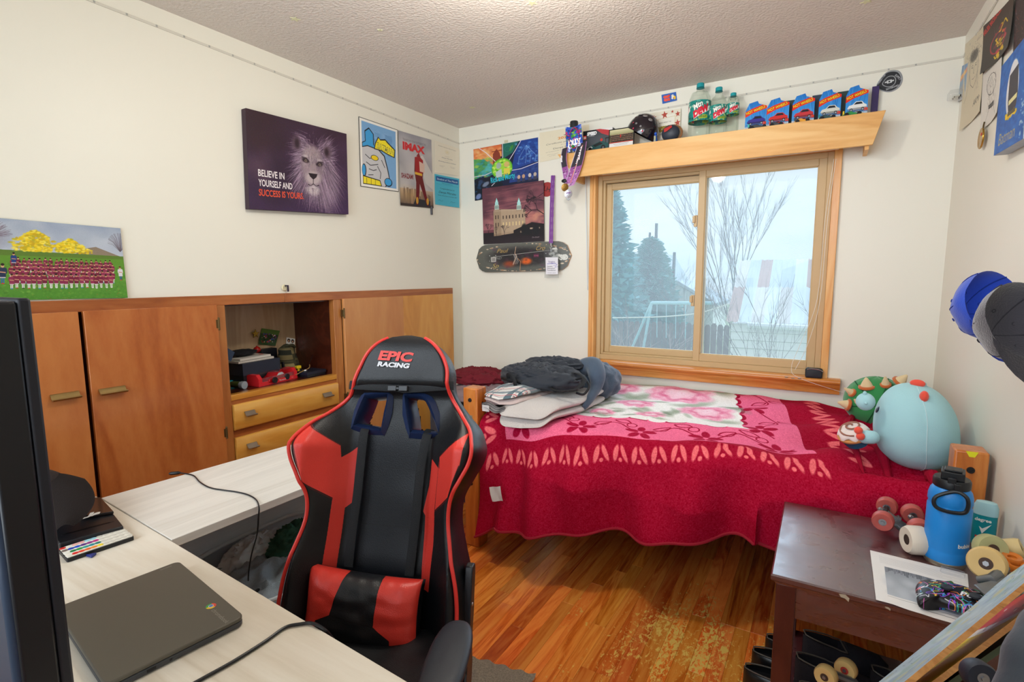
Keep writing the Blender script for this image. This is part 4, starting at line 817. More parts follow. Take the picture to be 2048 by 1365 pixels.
def ex(R): pass
R_ = Ras(340, 460, '4fb6d0'); R_.rect(14, 26, 326, 100, '1f5f9e'); R_.text('Student of The Month', 170, 78, 30, 'e6f1f6', wid=285, shear=.2, align='C'); R_.text('Mount Logan Middle School', 170, 124, 11, '1a3c55', wid=150, align='C'); R_.rect(16, 140, 326, 143, '2c8fae'); R_.text('Congratulations to', 170, 212, 22, '1f4456', wid=200, align='C'); R_.text('Denys Morales', 170, 275, 34, '16242e', wid=240, shear=.25, align='C'); R_.text('Student of the Month for January 2023', 170, 316, 14, '1a3442', wid=265, align='C')
for x in (40, 210): R_.line([(x, 395), (x+20, 380), (x+35, 396), (x+70, 388)], 2.5, '1b2f3c')
R_.noise(2, 1)
poster('blue_certificate', 'light blue student of the month certificate under the cream one', 'certificate', [(869, 348), (918, 358), (918, 416), (870, 409)], 'x', .004, R_, .6, bend=.002)
bm = new(); q = at(864, 422, 'x', .008); box(bm, (.002, q.y-.012, q.z-.028), (.012, q.y+.006, q.z+.03)); tag(obj('wall_hook', bm, mat('grey_hook', '55555a', .4), bevel=.003), 'small dark grey clip hanging below the cinema poster', 'clip')
# cord hole in the wall above the cabinet
q = at(569, 576, 'x', .004); oc = thing('cable_outlet', 'torn cable hole with a dark plug just above the cabinet', 'outlet', loc=q); bm = new(); lathe(bm, [(.0, 0), (.018, 0), (.014, .006), (.008, .006), (0, .003)], basis(q, (0, 1, 0), (0, 0, 1), (1, 0, 0)), 14); obj('plaster', bm, mat('plaster', 'd5cba8', .8), oc); bm = new(); tube(bm, [(q.x, q.y, q.z+.01), (q.x+.02, q.y+.006, q.z+.012), (q.x+.018, q.y+.008, q.z-.02)], .005, 6); obj('plug', bm, mat('plug_dark', '2b1f33', .5), oc)
# ---------------------------------------------------------------- light strips under the ceiling
stripm = glass_mat('strip_clear', .35); dio = mat('diode', 'a4a49e', .4)
def strip(name, label, p0, p1, nrm, skip=()):
    t = thing(name, label, 'light strip', 'clear light strips along the walls', loc=p0); d = Vector(p1)-Vector(p0); n = int(d.length/.11); up = Vector((0, 0, 1)); nr = Vector(nrm)
    M_ = basis(Vector(p0), d.normalized(), up, nr); bm = new(); box(bm, (0, -.005, .001), (d.length, .005, .004), M_); obj('sleeve', bm, mat('strip_sleeve', 'd6d2c6', .25), t, smooth=False)
    bm = new()
    for i in range(n): box(bm, (i*.11+.03, -.004, .004), (i*.11+.037, .004, .0052), M_)
    o = obj('diodes', bm, dio, t, smooth=False)
zl = 2.478
strip('light_strip', 'clear light strip running along the left wall under the ceiling', (0, -2.6, zl+.012), (0, 0, zl-.03), (1, 0, 0))
strip('light_strip', 'clear light strip running above the window under the ceiling', (0.01, 0, zl-.03), (W, 0, zl-.012), (0, -1, 0))
strip('light_strip', 'clear light strip running along the right wall above the drawings', (W, -.01, zl-.012), (W, -1.4, zl+.01), (-1, 0, 0))
# star stickers on the ceiling
sm_ = mat('glow_star', 'e0e0b8', .5)
for px, py, lab in ((590, 38, 'pale star sticker on the ceiling above the lion canvas'), (944, 215, 'pale star sticker on the ceiling close to the corner'), (1064, 6, 'pale star sticker on the ceiling by the light'), (698, 170, 'tiny pale star sticker at the left edge of the ceiling'), (1733, 3, 'pale star sticker on the ceiling above the right end of the shelf'), (760, 60, 'tiny pale star sticker on the ceiling over the comic poster')):
    q = at(px, py, 'z', H-.001); s = .024 if 'tiny' not in lab else .014; a0 = random.random()
    bm = new(); prism(bm, [((s if i % 2 == 0 else s*.42)*math.cos(i*PI/5+a0), (s if i % 2 == 0 else s*.42)*math.sin(i*PI/5+a0)) for i in range(10)], .0015, basis((q.x, q.y, H-.0025), (1, 0, 0), (0, 1, 0), (0, 0, 1))); tag(obj('star_sticker', bm, sm_, smooth=False), lab, 'sticker', 'star stickers on the ceiling')
# ---------------------------------------------------------------- things on the window wall, left part
YB = -.003
R_ = Ras(640, 560, '101a3a'); W_ = (240, 235, 240)
R_.poly([(0, 0), (290, 0), (230, 260), (0, 280)], 'e08a4a'); R_.vgrad(0, 130, 'd86a3a', 'f0a860', 0, 290); R_.blobs(40, ['e9b872', 'c05a3a', 'f0c890'], 10, 30, 0, 20, 280, 120, .4, .4)
R_.poly([(0, 110), (110, 130), (250, 260), (0, 330)], '4f9a5a'); R_.blobs(60, ['7ab648', '2f7a58', '3a9aa8', 'a8c850'], 8, 24, 10, 120, 200, 320, .6, .3); R_.blobs(22, ['3fa0b8', '5ac0c8'], 10, 30, 90, 190, 220, 310, .6, .3); R_.poly([(200, 90), (240, 40), (270, 90), (290, 200), (200, 200)], '8a3a28'); R_.rect(190, 60, 290, 68, '7a2f22')
R_.poly([(300, 0), (460, 0), (400, 110), (300, 160)], '1f6a5c'); R_.ell(385, 60, 14, 34, '3f8a3a', 1, .1, .5); R_.ring(350, 60, 30, 3, '2f8f80')
R_.poly([(470, 0), (640, 0), (640, 250), (380, 300), (420, 120)], '1c3f8f'); R_.blobs(90, ['4f8ad8', '2a58b0', '86c0f0', '1a2f70'], 5, 18, 430, 20, 640, 250, .5, .4)
for x in (450, 520, 560, 610): R_.line([(x, 250), (x+10, 180), (530, 60)], 3, '9fd0ff', .7)
R_.poly([(380, 300), (640, 262), (640, 430), (360, 430)], '203a80'); R_.blobs(40, ['34508f', '162a60', '5a78b8'], 8, 24, 400, 300, 640, 430, .5, .3)
for x, c in ((455, 'c8a890'), (500, 'c09878'), (560, 'c8c0b8'), (610, 'b8a898')): R_.ell(x, 385, 15, 22, c); R_.rect(x-16, 405, x+16, 440, '3a3a50')
R_.poly([(0, 340), (220, 330), (300, 430), (200, 560), (0, 560)], '131826'); R_.blobs(50, ['2a3450', '1a4a70', '3a5a8a', '0c101c'], 8, 26, 0, 350, 200, 560, .6, .3); R_.ell(120, 400, 40, 22, '8a98b0', .8, .2, -.5); R_.ell(40, 520, 26, 34, '8a98c8', .8, .2, .6)
for q in ([(60, 0), (130, 60), (240, 190)], [(300, 0), (300, 140), (280, 200)], [(480, 0), (420, 100), (360, 190)], [(0, 300), (120, 300), (220, 270)], [(640, 262), (480, 300), (380, 300)], [(180, 430), (240, 380), (280, 350)]): R_.line(q, 6, 'e8e0ec')
R_.ell(290, 262, 105, 112, '4fae2a', 1, .03); R_.ell(290, 262, 92, 98, 'a8e040', .9, .1)
for i in range(60): a = random.uniform(0, 6.28); q = random.uniform(40, 95); R_.ell(290+q*math.cos(a), 262+q*math.sin(a), 13, 10, random.choice(['5fc02a', 'c8f060', '3f9a20', 'dcf88a']), .6, .2)
R_.ell(258, 225, 26, 34, '9fb0b8', .9, .1); R_.ell(338, 225, 28, 32, 'd8b070', .9, .1); R_.poly([(225, 290), (285, 262), (290, 350), (230, 350)], 'b8c8c8'); R_.poly([(310, 262), (365, 270), (370, 330), (305, 340)], 'e0d050')
R_.text('Rick and Morty', 172, 398, 62, '0f3040', wid=250, rot=-.06, bold=.07); R_.text('Rick and Morty', 174, 396, 58, '28b8d0', wid=246, rot=-.06, bold=.03)
R_.noise(3, 1)
poster('cartoon_poster', 'colourful cartoon poster with a green swirl and turquoise lettering', 'poster', [(947, 299), (1076, 275), (1077, 380), (950, 402)], 'y', YB, R_, .4)
bm = new(); q = at(1012, 283, 'y', -.006); cbox(bm, (q.x, -.0055, q.z), (.03, .001, .018)); tag(obj('tape', bm, mat('masking_tape', 'cfc8a8', .6), smooth=False), 'piece of masking tape at the top of the cartoon poster', 'tape')
R_ = Ras(640, 600, '6a3a44'); R_.vgrad(0, 450, '5a3440', 'a0626a'); R_.blobs(160, ['7a4450', '4a2c3a', '9a5c66', 'b87a78', '3c2432'], 20, 70, 0, 0, 640, 420, .3, .5); R_.blobs(26, ['d8907a', 'e0a080'], 15, 40, 420, 300, 640, 400, .35, .6)
for i in range(30): y = random.uniform(20, 400); R_.line([(random.uniform(0, 300), y), (random.uniform(350, 640), y-random.uniform(0, 60))], random.uniform(4, 14), random.choice(['8a4e58', '46283a', 'a86a6e']), .3)
R_.rect(0, 480, 640, 600, '1a141c'); R_.vgrad(500, 600, '1a141c', '2a2028')
cbx = [(150, 250, 210, 510), (200, 262, 450, 480)]
R_.poly([(118, 262), (200, 240), (455, 265), (455, 450), (330, 500), (118, 520)], 'a89078'); R_.poly([(118, 262), (200, 240), (200, 515), (118, 520)], '8f7862')
for x in range(124, 450, 15): R_.rect(x, 262+max(0, (x-200))*.02, x+6, 500-(x-118)*.1, 'c8b294', .7); R_.rect(x-2, 246+max(0, x-200)*.06, x+7, 262+max(0, x-200)*.06, 'c0aa90')
for x in range(218, 440, 34): R_.rect(x, 310, x+10, 345, '3a2c2c'); R_.rect(x, 380, x+10, 420, 'e0c890')
for x in (138, 165): R_.rect(x, 300, x+8, 340, '3a2c2c'); R_.rect(x, 380, x+8, 420, '3a2c2c')
for cx, cy in ((156, 190), (390, 215)):
    R_.rect(cx-24, cy, cx+24, cy+55, 'b9c4b8'); R_.rect(cx-18, cy-28, cx+18, cy+2, 'a8dcd8'); R_.poly([(cx-16, cy-28), (cx, cy-75), (cx+16, cy-28)], '8fd0cc'); R_.rect(cx-8, cy-50, cx+8, cy-28, 'bfeae6'); R_.rect(cx-30, cy+50, cx+30, cy+62, 'a89078')
    for x in (cx-14, cx, cx+14): R_.rect(x-4, cy+10, x+4, cy+40, '6a8a88')
R_.poly([(330, 470), (520, 400), (640, 425), (640, 530), (330, 530)], '1c171c'); R_.rect(500, 455, 600, 470, 'b8a088'); R_.rect(400, 480, 470, 500, '8a7a68')
R_.ell(440, 470, 30, 60, '14161c', 1, .2); R_.ell(560, 480, 34, 55, '14161c', 1, .2); R_.ell(480, 500, 40, 30, '14161c', 1, .2)
def twig(x, y, a, L_, w, k):
    x2, y2 = x+L_*math.cos(a), y+L_*math.sin(a); R_.line([(x, y), (x2, y2)], w, '201820', .9)
    if k:
        for _ in range(3): twig(x2, y2, a+random.uniform(-.7, .7), L_*.68, w*.65, k-1)
twig(640, 330, -2.5, 80, 9, 5); twig(640, 120, 2.6, 70, 6, 4); twig(640, 200, -2.8, 70, 5, 4); twig(60, 540, -1.6, 60, 5, 4); twig(230, 540, -1.5, 50, 4, 4); twig(150, 540, -1.7, 50, 4, 3)
R_.text('Don Busath', 520, 560, 14, '9a8a90', wid=70, shear=.3); R_.noise(3, 1)
poster('temple_picture', 'sunset photograph of a pale castellated stone building with two spires', 'picture', [(965, 378), (1088, 361), (1089, 483), (968, 489)], 'y', -.012, R_, .3, th=.006)
# round red badge behind the lanyard
q = at(1094, 379, 'y', -.004); bd = thing('round_badge', 'round red sticker with black letters beside the purple lanyard', 'sticker', loc=q); M_ = basis((q.x, -.001, q.z), (1, 0, 0), (0, 0, 1), (0, -1, 0))
bm = new(); lathe(bm, [(0, 0), (.05, 0), (.05, .002), (0, .002)], M_, 28); obj('disc', bm, mat('badge_red', '9c2f2c', .5), bd)
text_obj('lettering', 'LHS', basis((q.x+.012, -.0032, q.z), (.94, 0, -.34), (.34, 0, .94), (0, -1, 0)), .034, mat('print_black', '1a1718', .5), bd)
# long-service certificate left of the shelf
R_ = Ras(460, 560, 'e5dcc2'); R_.noise(2, 1)
for _ in range(30): R_.ell(random.uniform(10, 450), random.uniform(10, 500), 2, 2, '6a6458', .8)
R_.text('2022', 175, 190, 46, 'd9872f', wid=110, bold=.03); R_.poly([(225, 120), (260, 105), (295, 120), (260, 135)], '55504a'); R_.text('Class of', 290, 130, 14, '8a8478', wid=50); R_.text('Certificate of Completion', 60, 262, 27, '6d675c', wid=370, shear=.25); R_.text('This certifies that', 200, 305, 12, '9a9486', wid=120); R_.text('Denys Morales', 130, 365, 30, '5c5850', wid=230); R_.text('has completed the sixth grade program of studies', 60, 405, 13, '8c8678', wid=340)
R_.line([(70, 455), (100, 445), (130, 458), (180, 450)], 2, '5c5850'); R_.text('Principal', 90, 485, 10, '9a9486', wid=60)
poster('completion_certificate', 'cream certificate of completion on the wall left of the shelf', 'certificate', [(1079, 266), (1178, 249), (1180, 304), (1080, 325)], 'y', -.002, R_, .6)
# skateboard deck on the wall
R_ = Ras(1000, 340, '5b5d58'); R_.vgrad(0, 340, '65665f', '565853')
R_.ell(500, 160, 330, 115, '2c2a2c', .9, .25); R_.ell(520, 170, 230, 90, '1e1b1e', .8, .3); R_.ell(560, 215, 55, 40, 'e0601c', .95, .35); R_.ell(380, 245, 60, 36, 'b84a22', .7, .5); R_.blobs(60, ['3a3638', '4a4648', '2a1c22', '5a2a48'], 8, 30, 200, 60, 850, 280, .4, .4)
for _ in range(300): a = random.uniform(0, 1000); y = random.uniform(0, 340); R_.line([(a, y), (a+random.uniform(-30, 30), y+random.uniform(-12, 12))], 1.5, random.choice(['8a8880', '45474a', '9a9890']), .4)
for _ in range(70): a = random.uniform(0, 6.28); x = 500+490*math.cos(a); y = 170+165*math.sin(a)*(1 if abs(math.cos(a)) > .7 else .98); R_.ell(x, y, random.uniform(4, 18), random.uniform(3, 10), random.choice(['c9a888', 'b08a6a', 'd8c4a8']), .9, .2)
for (t, x, y, h_, c, w_) in (('Paul', 245, 105, 50, 'b89a58', 110), ('Cro', 655, 95, 55, 'b89a58', 90), ('Sp', 190, 285, 50, 'b8a058', 70), ('TFUND', 160, 185, 30, '8f908c', 130), ('CCY', 915, 95, 24, 'cfcfc8', 30)): R_.text(t, x, y, h_, c, wid=w_, shear=.4)
for (x, y) in ((815, 150), (845, 100), (925, 180), (870, 170)): R_.blobs(12, ['d8d8d0', 'c8c8c0'], 6, 18, x-20, y-25, x+25, y+25, .8, .1)
R_.text('SD', 890, 215, 60, 'd5d5cd', wid=80, bold=.05); R_.line([(200, 152), (800, 100)], 3, 'd0d0c8'); R_.line([(455, 40), (440, 120), (460, 150), (430, 230), (420, 260)], 5, 'd8b090'); R_.line([(470, 180), (500, 220), (495, 330)], 5, 'c08a60'); R_.rect(180, 155, 235, 215, 'd8d4cc', .8); R_.rect(190, 165, 226, 205, '807c78', .8); R_.rect(635, 130, 690, 180, '4a2038', .9); R_.text('BONES', 640, 165, 18, 'd06080', wid=45)
for i in range(4): R_.line([(425+i*9, 130), (440+i*12, 180+i*12), (420+i*14, 250)], 2.5, 'cfc8c0')
R_.noise(5, 1)
C0 = at(1040, 515, 'y', -.03); wd = at(1135, 512, 'y', -.03).x-at(945, 517, 'y', -.03).x; hd = .205
dk = thing('skateboard_deck', 'worn grey skateboard deck with scribbles mounted on the wall under the temple picture', 'skateboard', loc=(C0.x, -.02, C0.z)); rz_ = math.atan2(at(1135, 512, 'y', -.03).z-at(945, 517, 'y', -.03).z, wd)+.01
def deck_outline(Lh, Wh, n=14): 
    out = []
    for s in (1, -1):
        for i in range(n+1):
            a = -PI/2+PI*i/n; out.append((s*(Lh-Wh*1.05)+s*Wh*1.05*math.cos(a), s*Wh*math.sin(a)))
    return out
M_ = basis((C0.x, -.012, C0.z), (math.cos(rz_), 0, math.sin(rz_)), (-math.sin(rz_), 0, math.cos(rz_)), (0, -1, 0))
def deck(bm, M_, Lh, Wh, th, kick=.03, conc=.006):
    ou = deck_outline(Lh, Wh); L = bm.loops.layers.uv.active
    def z(x, y): k = max(0, abs(x)-(Lh-.16))/.16; return kick*k*k-conc*(1-(y/Wh)**2)
    F_ = []
    nx, ny = 26, 8
    def pt(u, v):
        x = (u*2-1)*Lh; e = max(0.0, abs(x)-(Lh-Wh*1.05))/(Wh*1.05); wy = Wh*math.sqrt(max(1e-5, 1-min(1, e)**2)); y = (v*2-1)*wy; return x, y
    V1 = grid(bm, nx, ny, lambda u, v: M_ @ Vector((pt(u, v)[0], pt(u, v)[1], z(*pt(u, v)))), 0, lambda u, v: ((pt(u, v)[0]/Lh+1)/2, (pt(u, v)[1]/Wh+1)/2))
    V0 = grid(bm, nx, ny, lambda u, v: M_ @ Vector((pt(u, v)[0], pt(u, v)[1], z(*pt(u, v))-th)), 1)
    for i in range(nx):
        for j in (0, ny): bm.faces.new((V1[i][j], V1[i+1][j], V0[i+1][j], V0[i][j])).material_index = 1
    for j in range(ny):
        for i in (0, nx): bm.faces.new((V1[i][j], V1[i][j+1], V0[i][j+1], V0[i][j])).material_index = 1
ply = wood('maple_ply', [(.3, '8f5f35'), (.55, 'b98552'), (.8, 'd0a06c')], axis=0, scale=14, stretch=6, rough=.5)
bm = new(); deck(bm, M_ @ Matrix.Translation((0, 0, .016)), wd/2, hd/2, .011, kick=-.012); obj('deck', bm, [print_mat('deck_art', R_, .35), ply], dk)
for sx in (-.33, .33):
    bm = new(); 
    for dx in (-.027, .027):
        for dy in (-.02, .02): lathe(bm, [(0, .014), (.004, .014), (.004, .016), (0, .016)], M_ @ Matrix.Translation((sx*wd*.9+dx, dy, 0)), 8)
    obj('bolts', bm, mat('steel', 'b8bcc0'), dk)
# purple lanyard with a pass
ln = thing('lanyard', 'purple printed lanyard with a clear pass holder hanging over the deck', 'lanyard', loc=at(1104, 352, 'y', -.01)); pur = Ras(32, 512, '7c3f94')
for i in range(9): pur.text(random.choice(['LOGAN', 'CITY', 'USU']), 26, 40+i*55, 12, 'd8c8e0', wid=34, rot=PI/2, bold=.02)
lm = print_mat('lanyard_print', pur, .6)
for k, (xt, xb) in enumerate(((1104, 1100), (1108, 1104))):
    a, b = at(xt, 351, 'y', -.012-.003*k), at(xb, 487, 'y', -.045-.002*k); hw = .008
    bm = new(); slabgrid(bm, 1, 12, lambda u, v: b.lerp(a, v)+Vector(((u-.5)*2*hw*(1 if k == 0 else .8), -.004*math.sin(v*PI), 0)), (0, -1, 0), .0015); obj('strap', bm, lm, ln)
q = at(1102, 495, 'y', -.05); bm = new(); tube(bm, [(q.x+.006*math.cos(i*PI/4), q.y, q.z+.012*math.sin(i*PI/4)) for i in range(8)], .0018, 6, closed=True); tube(bm, [(q.x, q.y, q.z+.03), (q.x, q.y, q.z+.012)], .004, 6); tube(bm, [(q.x, q.y, q.z-.012), (q.x, q.y, q.z-.03)], .003, 6); obj('metal_clip', bm, mat('steel', 'b8bcc0'), ln)
wallslab('pass_holder', [(1088, 499), (1116, 499), (1118, 556), (1089, 556)], 'y', -.05, glass_mat('pass_clear', .18), .002, parent=ln)
R_ = Ras(160, 220, 'e6e4ea'); R_.text('logo', 40, 70, 30, '5a4f8a', wid=80); R_.line([(20, 85), (140, 78)], 6, '4a3fb0'); R_.text('Student', 20, 125, 18, '2c2c34', wid=70); R_.text('Education', 20, 150, 18, '2c2c34', wid=100); R_.text('Foundation', 20, 175, 18, '2c2c34', wid=110); R_.line([(100, 110), (150, 90), (120, 130), (155, 120)], 3, '4a3fb0'); R_.text('visitor pass', 20, 205, 12, '80808a', wid=110)
wallslab('pass_card', [(1091, 515), (1116, 515), (1116, 549), (1092, 549)], 'y', -.0535, print_mat('pass_card', R_, .5), .001, parent=ln)
# ---------------------------------------------------------------- things on the valance shelf
def onshelf(px, py, y): 
    q = at(px, py, 'y', y); return Vector((q.x, y, SH))
# LED diodes of the strips are too small to pick apart
for o in list(bpy.data.objects):
    if o.name.startswith('diodes'): o['kind'] = 'stuff'
clearb = glass_mat('bottle_clear', .08, (.93, .96, .93))
def bottle(px0, px1, ytop, cap_w, y, label, fill, lab0, lab1, capc):
    a = at((px0+px1)/2, 268, 'y', y); r_ = (at(px1, 230, 'y', y)-at(px0, 230, 'y', y)).length/2; x = a.x; zt_ = at((px0+px1)/2, ytop, 'y', y).z; h = zt_-SH
    y = y; t = thing('soda_bottle', label, 'bottle', 'empty soda bottles on the shelf', loc=(x, y, SH)); M_ = Matrix.Translation((x, y, SH)); cw = r_*cap_w
    pr = [(.0, .006), (r_*.6, .002), (r_*.95, .02*h/.3), (r_, .05*h/.3), (r_, h*lab0), (r_*.99, h*lab1), (r_*.93, h*(lab1+.08)), (r_*.72, h*(lab1+.17)), (r_*.45, h*.83), (cw*.92, h*.90), (cw*.92, h*.93)]
    bm = new(); lathe(bm, pr, M_, 28, cap=False); obj('body', bm, clearb, t)
    R_ = Ras(900, 240, '1d8a80'); 
    for i in range(3):
        o = i*300; R_.blobs(26, ['f0f2e4', '0f5f58', 'd8e8c8', '46a898'], 6, 22, o+20, 10, o+290, 80, .8, .1); R_.blobs(30, ['0c4a48', '9ab83c', '16706a', 'c8d870'], 6, 22, o+20, 150, o+290, 235, .8, .1)
        R_.poly([(o+40, 165), (o+275, 60), (o+285, 110), (o+50, 218)], 'f0f0e8'); R_.text('Mtn', o+52, 118, 74, '0f5f58', wid=130, rot=-.42, shear=.2, bold=.09); R_.text('Mtn', o+54, 116, 68, 'f0f0e8', wid=124, rot=-.42, shear=.2, bold=.03); R_.text('DEW', o+50, 205, 70, 'd81f3a', wid=225, rot=-.42, shear=.25, bold=.08); R_.poly([(o+110, 195), (o+230, 175), (o+236, 212), (o+120, 226)], 'a8bc30'); R_.text('BAJA BLAST', o+122, 212, 18, '1c4a40', wid=100, rot=-.12, bold=.03)
    bm = new(); z0, z1 = h*lab0, h*lab1; lathe(bm, [(r_*1.012, z0), (r_*1.012, z1)], M_ @ Matrix.Rotation(1.95, 4, 'Z'), 36, uv=(z0, z1), cap=False); obj('label', bm, print_mat('soda_label', R_, .35), t)
    bm = new(); lathe(bm, [(cw*.9, h*.905), (cw*1.15, h*.912), (cw*.9, h*.92)], M_, 18); lathe(bm, [(0, h*.925), (cw*1.05, h*.925), (cw*1.05, h*.985), (cw*.95, h), (0, h)], M_, 20); obj('cap', bm, mat(capc, '1a98a0', .4), t)
    return t
bottle(1376, 1419, 168, .33, -.10, 'largest soda bottle with a teal label, leftmost of the three', 0, .30, .66, 'teal_cap')
bottle(1417, 1452, 176, .38, -.10, 'middle-sized soda bottle with a teal label and wide cap', 0, .30, .62, 'teal_cap')
bottle(1451, 1476, 187, .45, -.10, 'smallest soda bottle with a high teal label', 0, .48, .74, 'teal_cap')
# blister cards with toy cars
def carcard(px, py, w_px, h_px, label, carc, ov='HOT WHEELS', tab=True, y=-.112, purple=False, small=None):
    """px,py: lower left corner in the photo"""
    A = onshelf(px, py, y); w = (at(px+w_px, py, 'y', y)-at(px, py, 'y', y)).x; h = .165*1.0; w = .105 if w > .11 else w
    t = thing('toy_car_card', label, 'toy package', 'carded toy cars on the shelf', loc=A); tilt = .12
    M_ = basis(A+Vector((0, 0, .001)), (1, 0, 0), (0, math.sin(tilt), math.cos(tilt)), (0, -math.cos(tilt), math.sin(tilt)))
    R_ = Ras(320, 460, '2a86d8'); R_.vgrad(0, 460, '1f74c8', '52a8e8')
    for i in range(16): R_.line([(random.uniform(0, 320), 460), (random.uniform(0, 320), 0)], random.uniform(4, 16), random.choice(['3a94e0', '1a62b4', '62b4f0']), .4)
    R_.poly([(0, 150), (90, 110), (320, 50), (320, 130), (120, 180), (0, 235)], 'e8311f'); R_.text('HOT WHEELS', 16, 196, 46, '8a1a10', wid=292, rot=-.27, bold=.06); R_.text('HOT WHEELS', 18, 194, 42, 'fbe22c', wid=288, rot=-.27, bold=.02)
    c = carc; cy = 300; R_.ell(165, cy+55, 135, 14, '12386a', .6, .2); R_.poly([(25, cy+20), (50, cy-20), (105, cy-32), (150, cy-72), (235, cy-68), (270, cy-30), (305, cy-12), (308, cy+32), (250, cy+50), (60, cy+48)], c); R_.poly([(118, cy-30), (155, cy-62), (228, cy-60), (250, cy-30)], '1c2530'); R_.poly([(25, cy+20), (308, cy+15), (308, cy+32), (250, cy+50), (60, cy+48)], '15181c', .35)
    for x in (85, 250): R_.ell(x, cy+44, 24, 26, '17181c'); R_.ell(x, cy+44, 13, 14, 'b8bcc0')
    R_.rect(0, 385, 320, 460, 'd8dce0'); R_.rect(0, 385, 320, 392, 'e8f0f4'); R_.rect(270, 330, 320, 372, 'd8402a')
    if 'godzilla' in label: pass
    bm = new(); ou = [(0, 0), (w, 0), (w, h*.80), (w*.62, h*.90), (w*.55, h), (w*.16, h*.95), (0, h*.72)]
    prism(bm, ou, .0012, M_); o = obj('card', bm, print_mat('toy_card', R_, .3), t, smooth=False)
    bm = new(); prism(bm, rrect(w*.9, h*.2, .008, cx=w*.5, cy=h*.12), .022, M_, z0=.0013); obj('blister', bm, clearp, t, bevel=.003)
    tc_ = mat('toycar_'+carc, carc, .2); toycar(t, M_ @ Matrix.Translation((w*.5, h*.09, .0125)) @ Matrix.Rotation(PI/2, 4, 'X') @ Matrix.Rotation(PI, 4, 'Z') @ Matrix.Rotation(PI/2*0, 4, 'X') if False else M_ @ basis((w*.5, h*.055, .012), (1, 0, 0), (0, 0, -1), (0, 1, 0)), w*.62, tc_, glassc=mat('smoked_glass', '23282e', .1))
    return t
carcard(1489, 262, 42, 66, 'carded toy car with a purple car, leftmost of the toy packages', '3b348e')
carcard(1532, 253, 44, 70, 'carded toy car with a red coupe next to the purple one', 'd0322e')
carcard(1583, 245, 44, 70, 'carded toy car with a red box-shaped car and a hook tab', 'c93a40')
carcard(1636, 238, 44, 70, 'carded toy car with a white old coupe', 'd8d8cc')
carcard(1690, 230, 44, 70, 'carded toy car with a white modern coupe, rightmost package', 'e8e8e6')
# dark comic boards behind the cards
for px, py, w_, h_, c, lab in ((1566, 246, 24, 43, '1a2c2c', 'dark board sticking out behind the second and third toy card'), (1622, 240, 22, 48, '22364a', 'dark board sticking out behind the third and fourth toy card'), (1672, 232, 26, 47, '1e3a34', 'dark board sticking out behind the fourth and fifth toy card'), (1741, 224, 14, 50, '35205c', 'purple board standing behind the rightmost toy card')):
    y = -.03; a = onshelf(px, py, y); w = (at(px+w_, py, 'y', y)-at(px, py, 'y', y)).x; h = at(px, py-h_, 'y', y).z-SH
    bm = new(); box(bm, (a.x, y, SH), (a.x+w, y+.012, SH+h)); tag(obj('comic_board', bm, mat('board'+c, c, .4, var=.3, vscale=40), bevel=.001), lab, 'board')
# open-wheel toy cars in front
def formula(px, py, c, lab, L_=.085, y=-.150, rot=.0, acc='1c1e22'):
    A = onshelf(px, py, y); A.z = SH; t = thing('toy_race_car', lab, 'toy car', 'small race cars on the shelf', loc=A); M_ = Matrix.Translation(A) @ Matrix.Rotation(rot, 4, 'Z'); m = mat('racer_'+c, c, .3)
    bm = new(); prism(bm, [(-L_*.5, .008), (-L_*.45, .02), (-L_*.1, .026), (L_*.05, .02), (L_*.5, .009), (L_*.5, .005), (-L_*.5, .004)], .014, M_ @ basis((0, -.007, 0), (1, 0, 0), (0, 0, 1), (0, 1, 0))); obj('car_body', bm, m, t, bevel=.0012)
    bm = new(); box(bm, (-L_*.5, -.016, .024), (-L_*.42, .016, .027), M_); box(bm, (-L_*.5, -.017, .012), (-L_*.42, -.0155, .028), M_); box(bm, (-L_*.5, .0155, .012), (-L_*.42, .017, .028), M_); box(bm, (L_*.44, -.018, .004), (L_*.54, .018, .007), M_); obj('wing', bm, mat('racer_'+acc, acc, .3), t, smooth=False)
    for sx in (-.3, .32):
        for sy in (-1, 1):
            bm = new(); lathe(bm, [(0, 0), (.0095, 0), (.0095, .007), (.004, .0075), (.004, .005), (0, .005)], M_ @ basis((sx*L_, sy*.0115, .0095), (1, 0, 0), (0, 0, 1 if sy < 0 else -1), (0, -1 if sy < 0 else 1, 0)), 14); obj('wheel', bm, mat('tyre', '17171a', .7), t)
    return t
formula(1516, 256, '15232a', 'black and teal race car in front of the purple toy card', .10, acc='1fa89a'); formula(1553, 250, '2a2e34', 'dark race car with a red nose in front of the red coupe card', .07, acc='c8382c'); formula(1605, 243, 'e8a11c', 'orange race car in front of the red box-shaped card', .075, acc='2a2c30')
formula(1655, 237, '14464a', 'dark teal race car in front of the white old coupe card', .08, acc='1f8f8a'); formula(1705, 229, '1d8a3c', 'green and yellow race car in front of the rightmost card', .085, acc='e0c020')
# left half: brick-set box, framed team photo, helmet, figure, glove, certificate behind
y = -.095; A = onshelf(1166, 293, y); B = onshelf(1222, 285, y); w = .20; h = at(1200, 258, 'y', y).z-SH
sb = thing('racing_set_box', 'black and red boxed race car building set on the shelf', 'toy box', loc=(A.x+.08, y, SH)); R_ = Ras(520, 300, '2c3136'); R_.vgrad(0, 300, '3a3e44', '585c60'); R_.poly([(230, 0), (520, 0), (520, 120), (330, 60)], 'b83238'); R_.poly([(300, 0), (520, 0), (520, 40)], 'e4e0dc'); R_.rect(0, 0, 230, 60, '181a1e'); R_.rect(6, 60, 60, 110, 'd8261c'); R_.text('LEGO', 10, 98, 26, 'f4f4f0', wid=46, bold=.06); R_.text('SPEED', 70, 62, 40, 'f0f0f0', wid=170, bold=.07, shear=.15); R_.text('CHAMPIONS', 90, 82, 12, 'd0d0d0', wid=110)
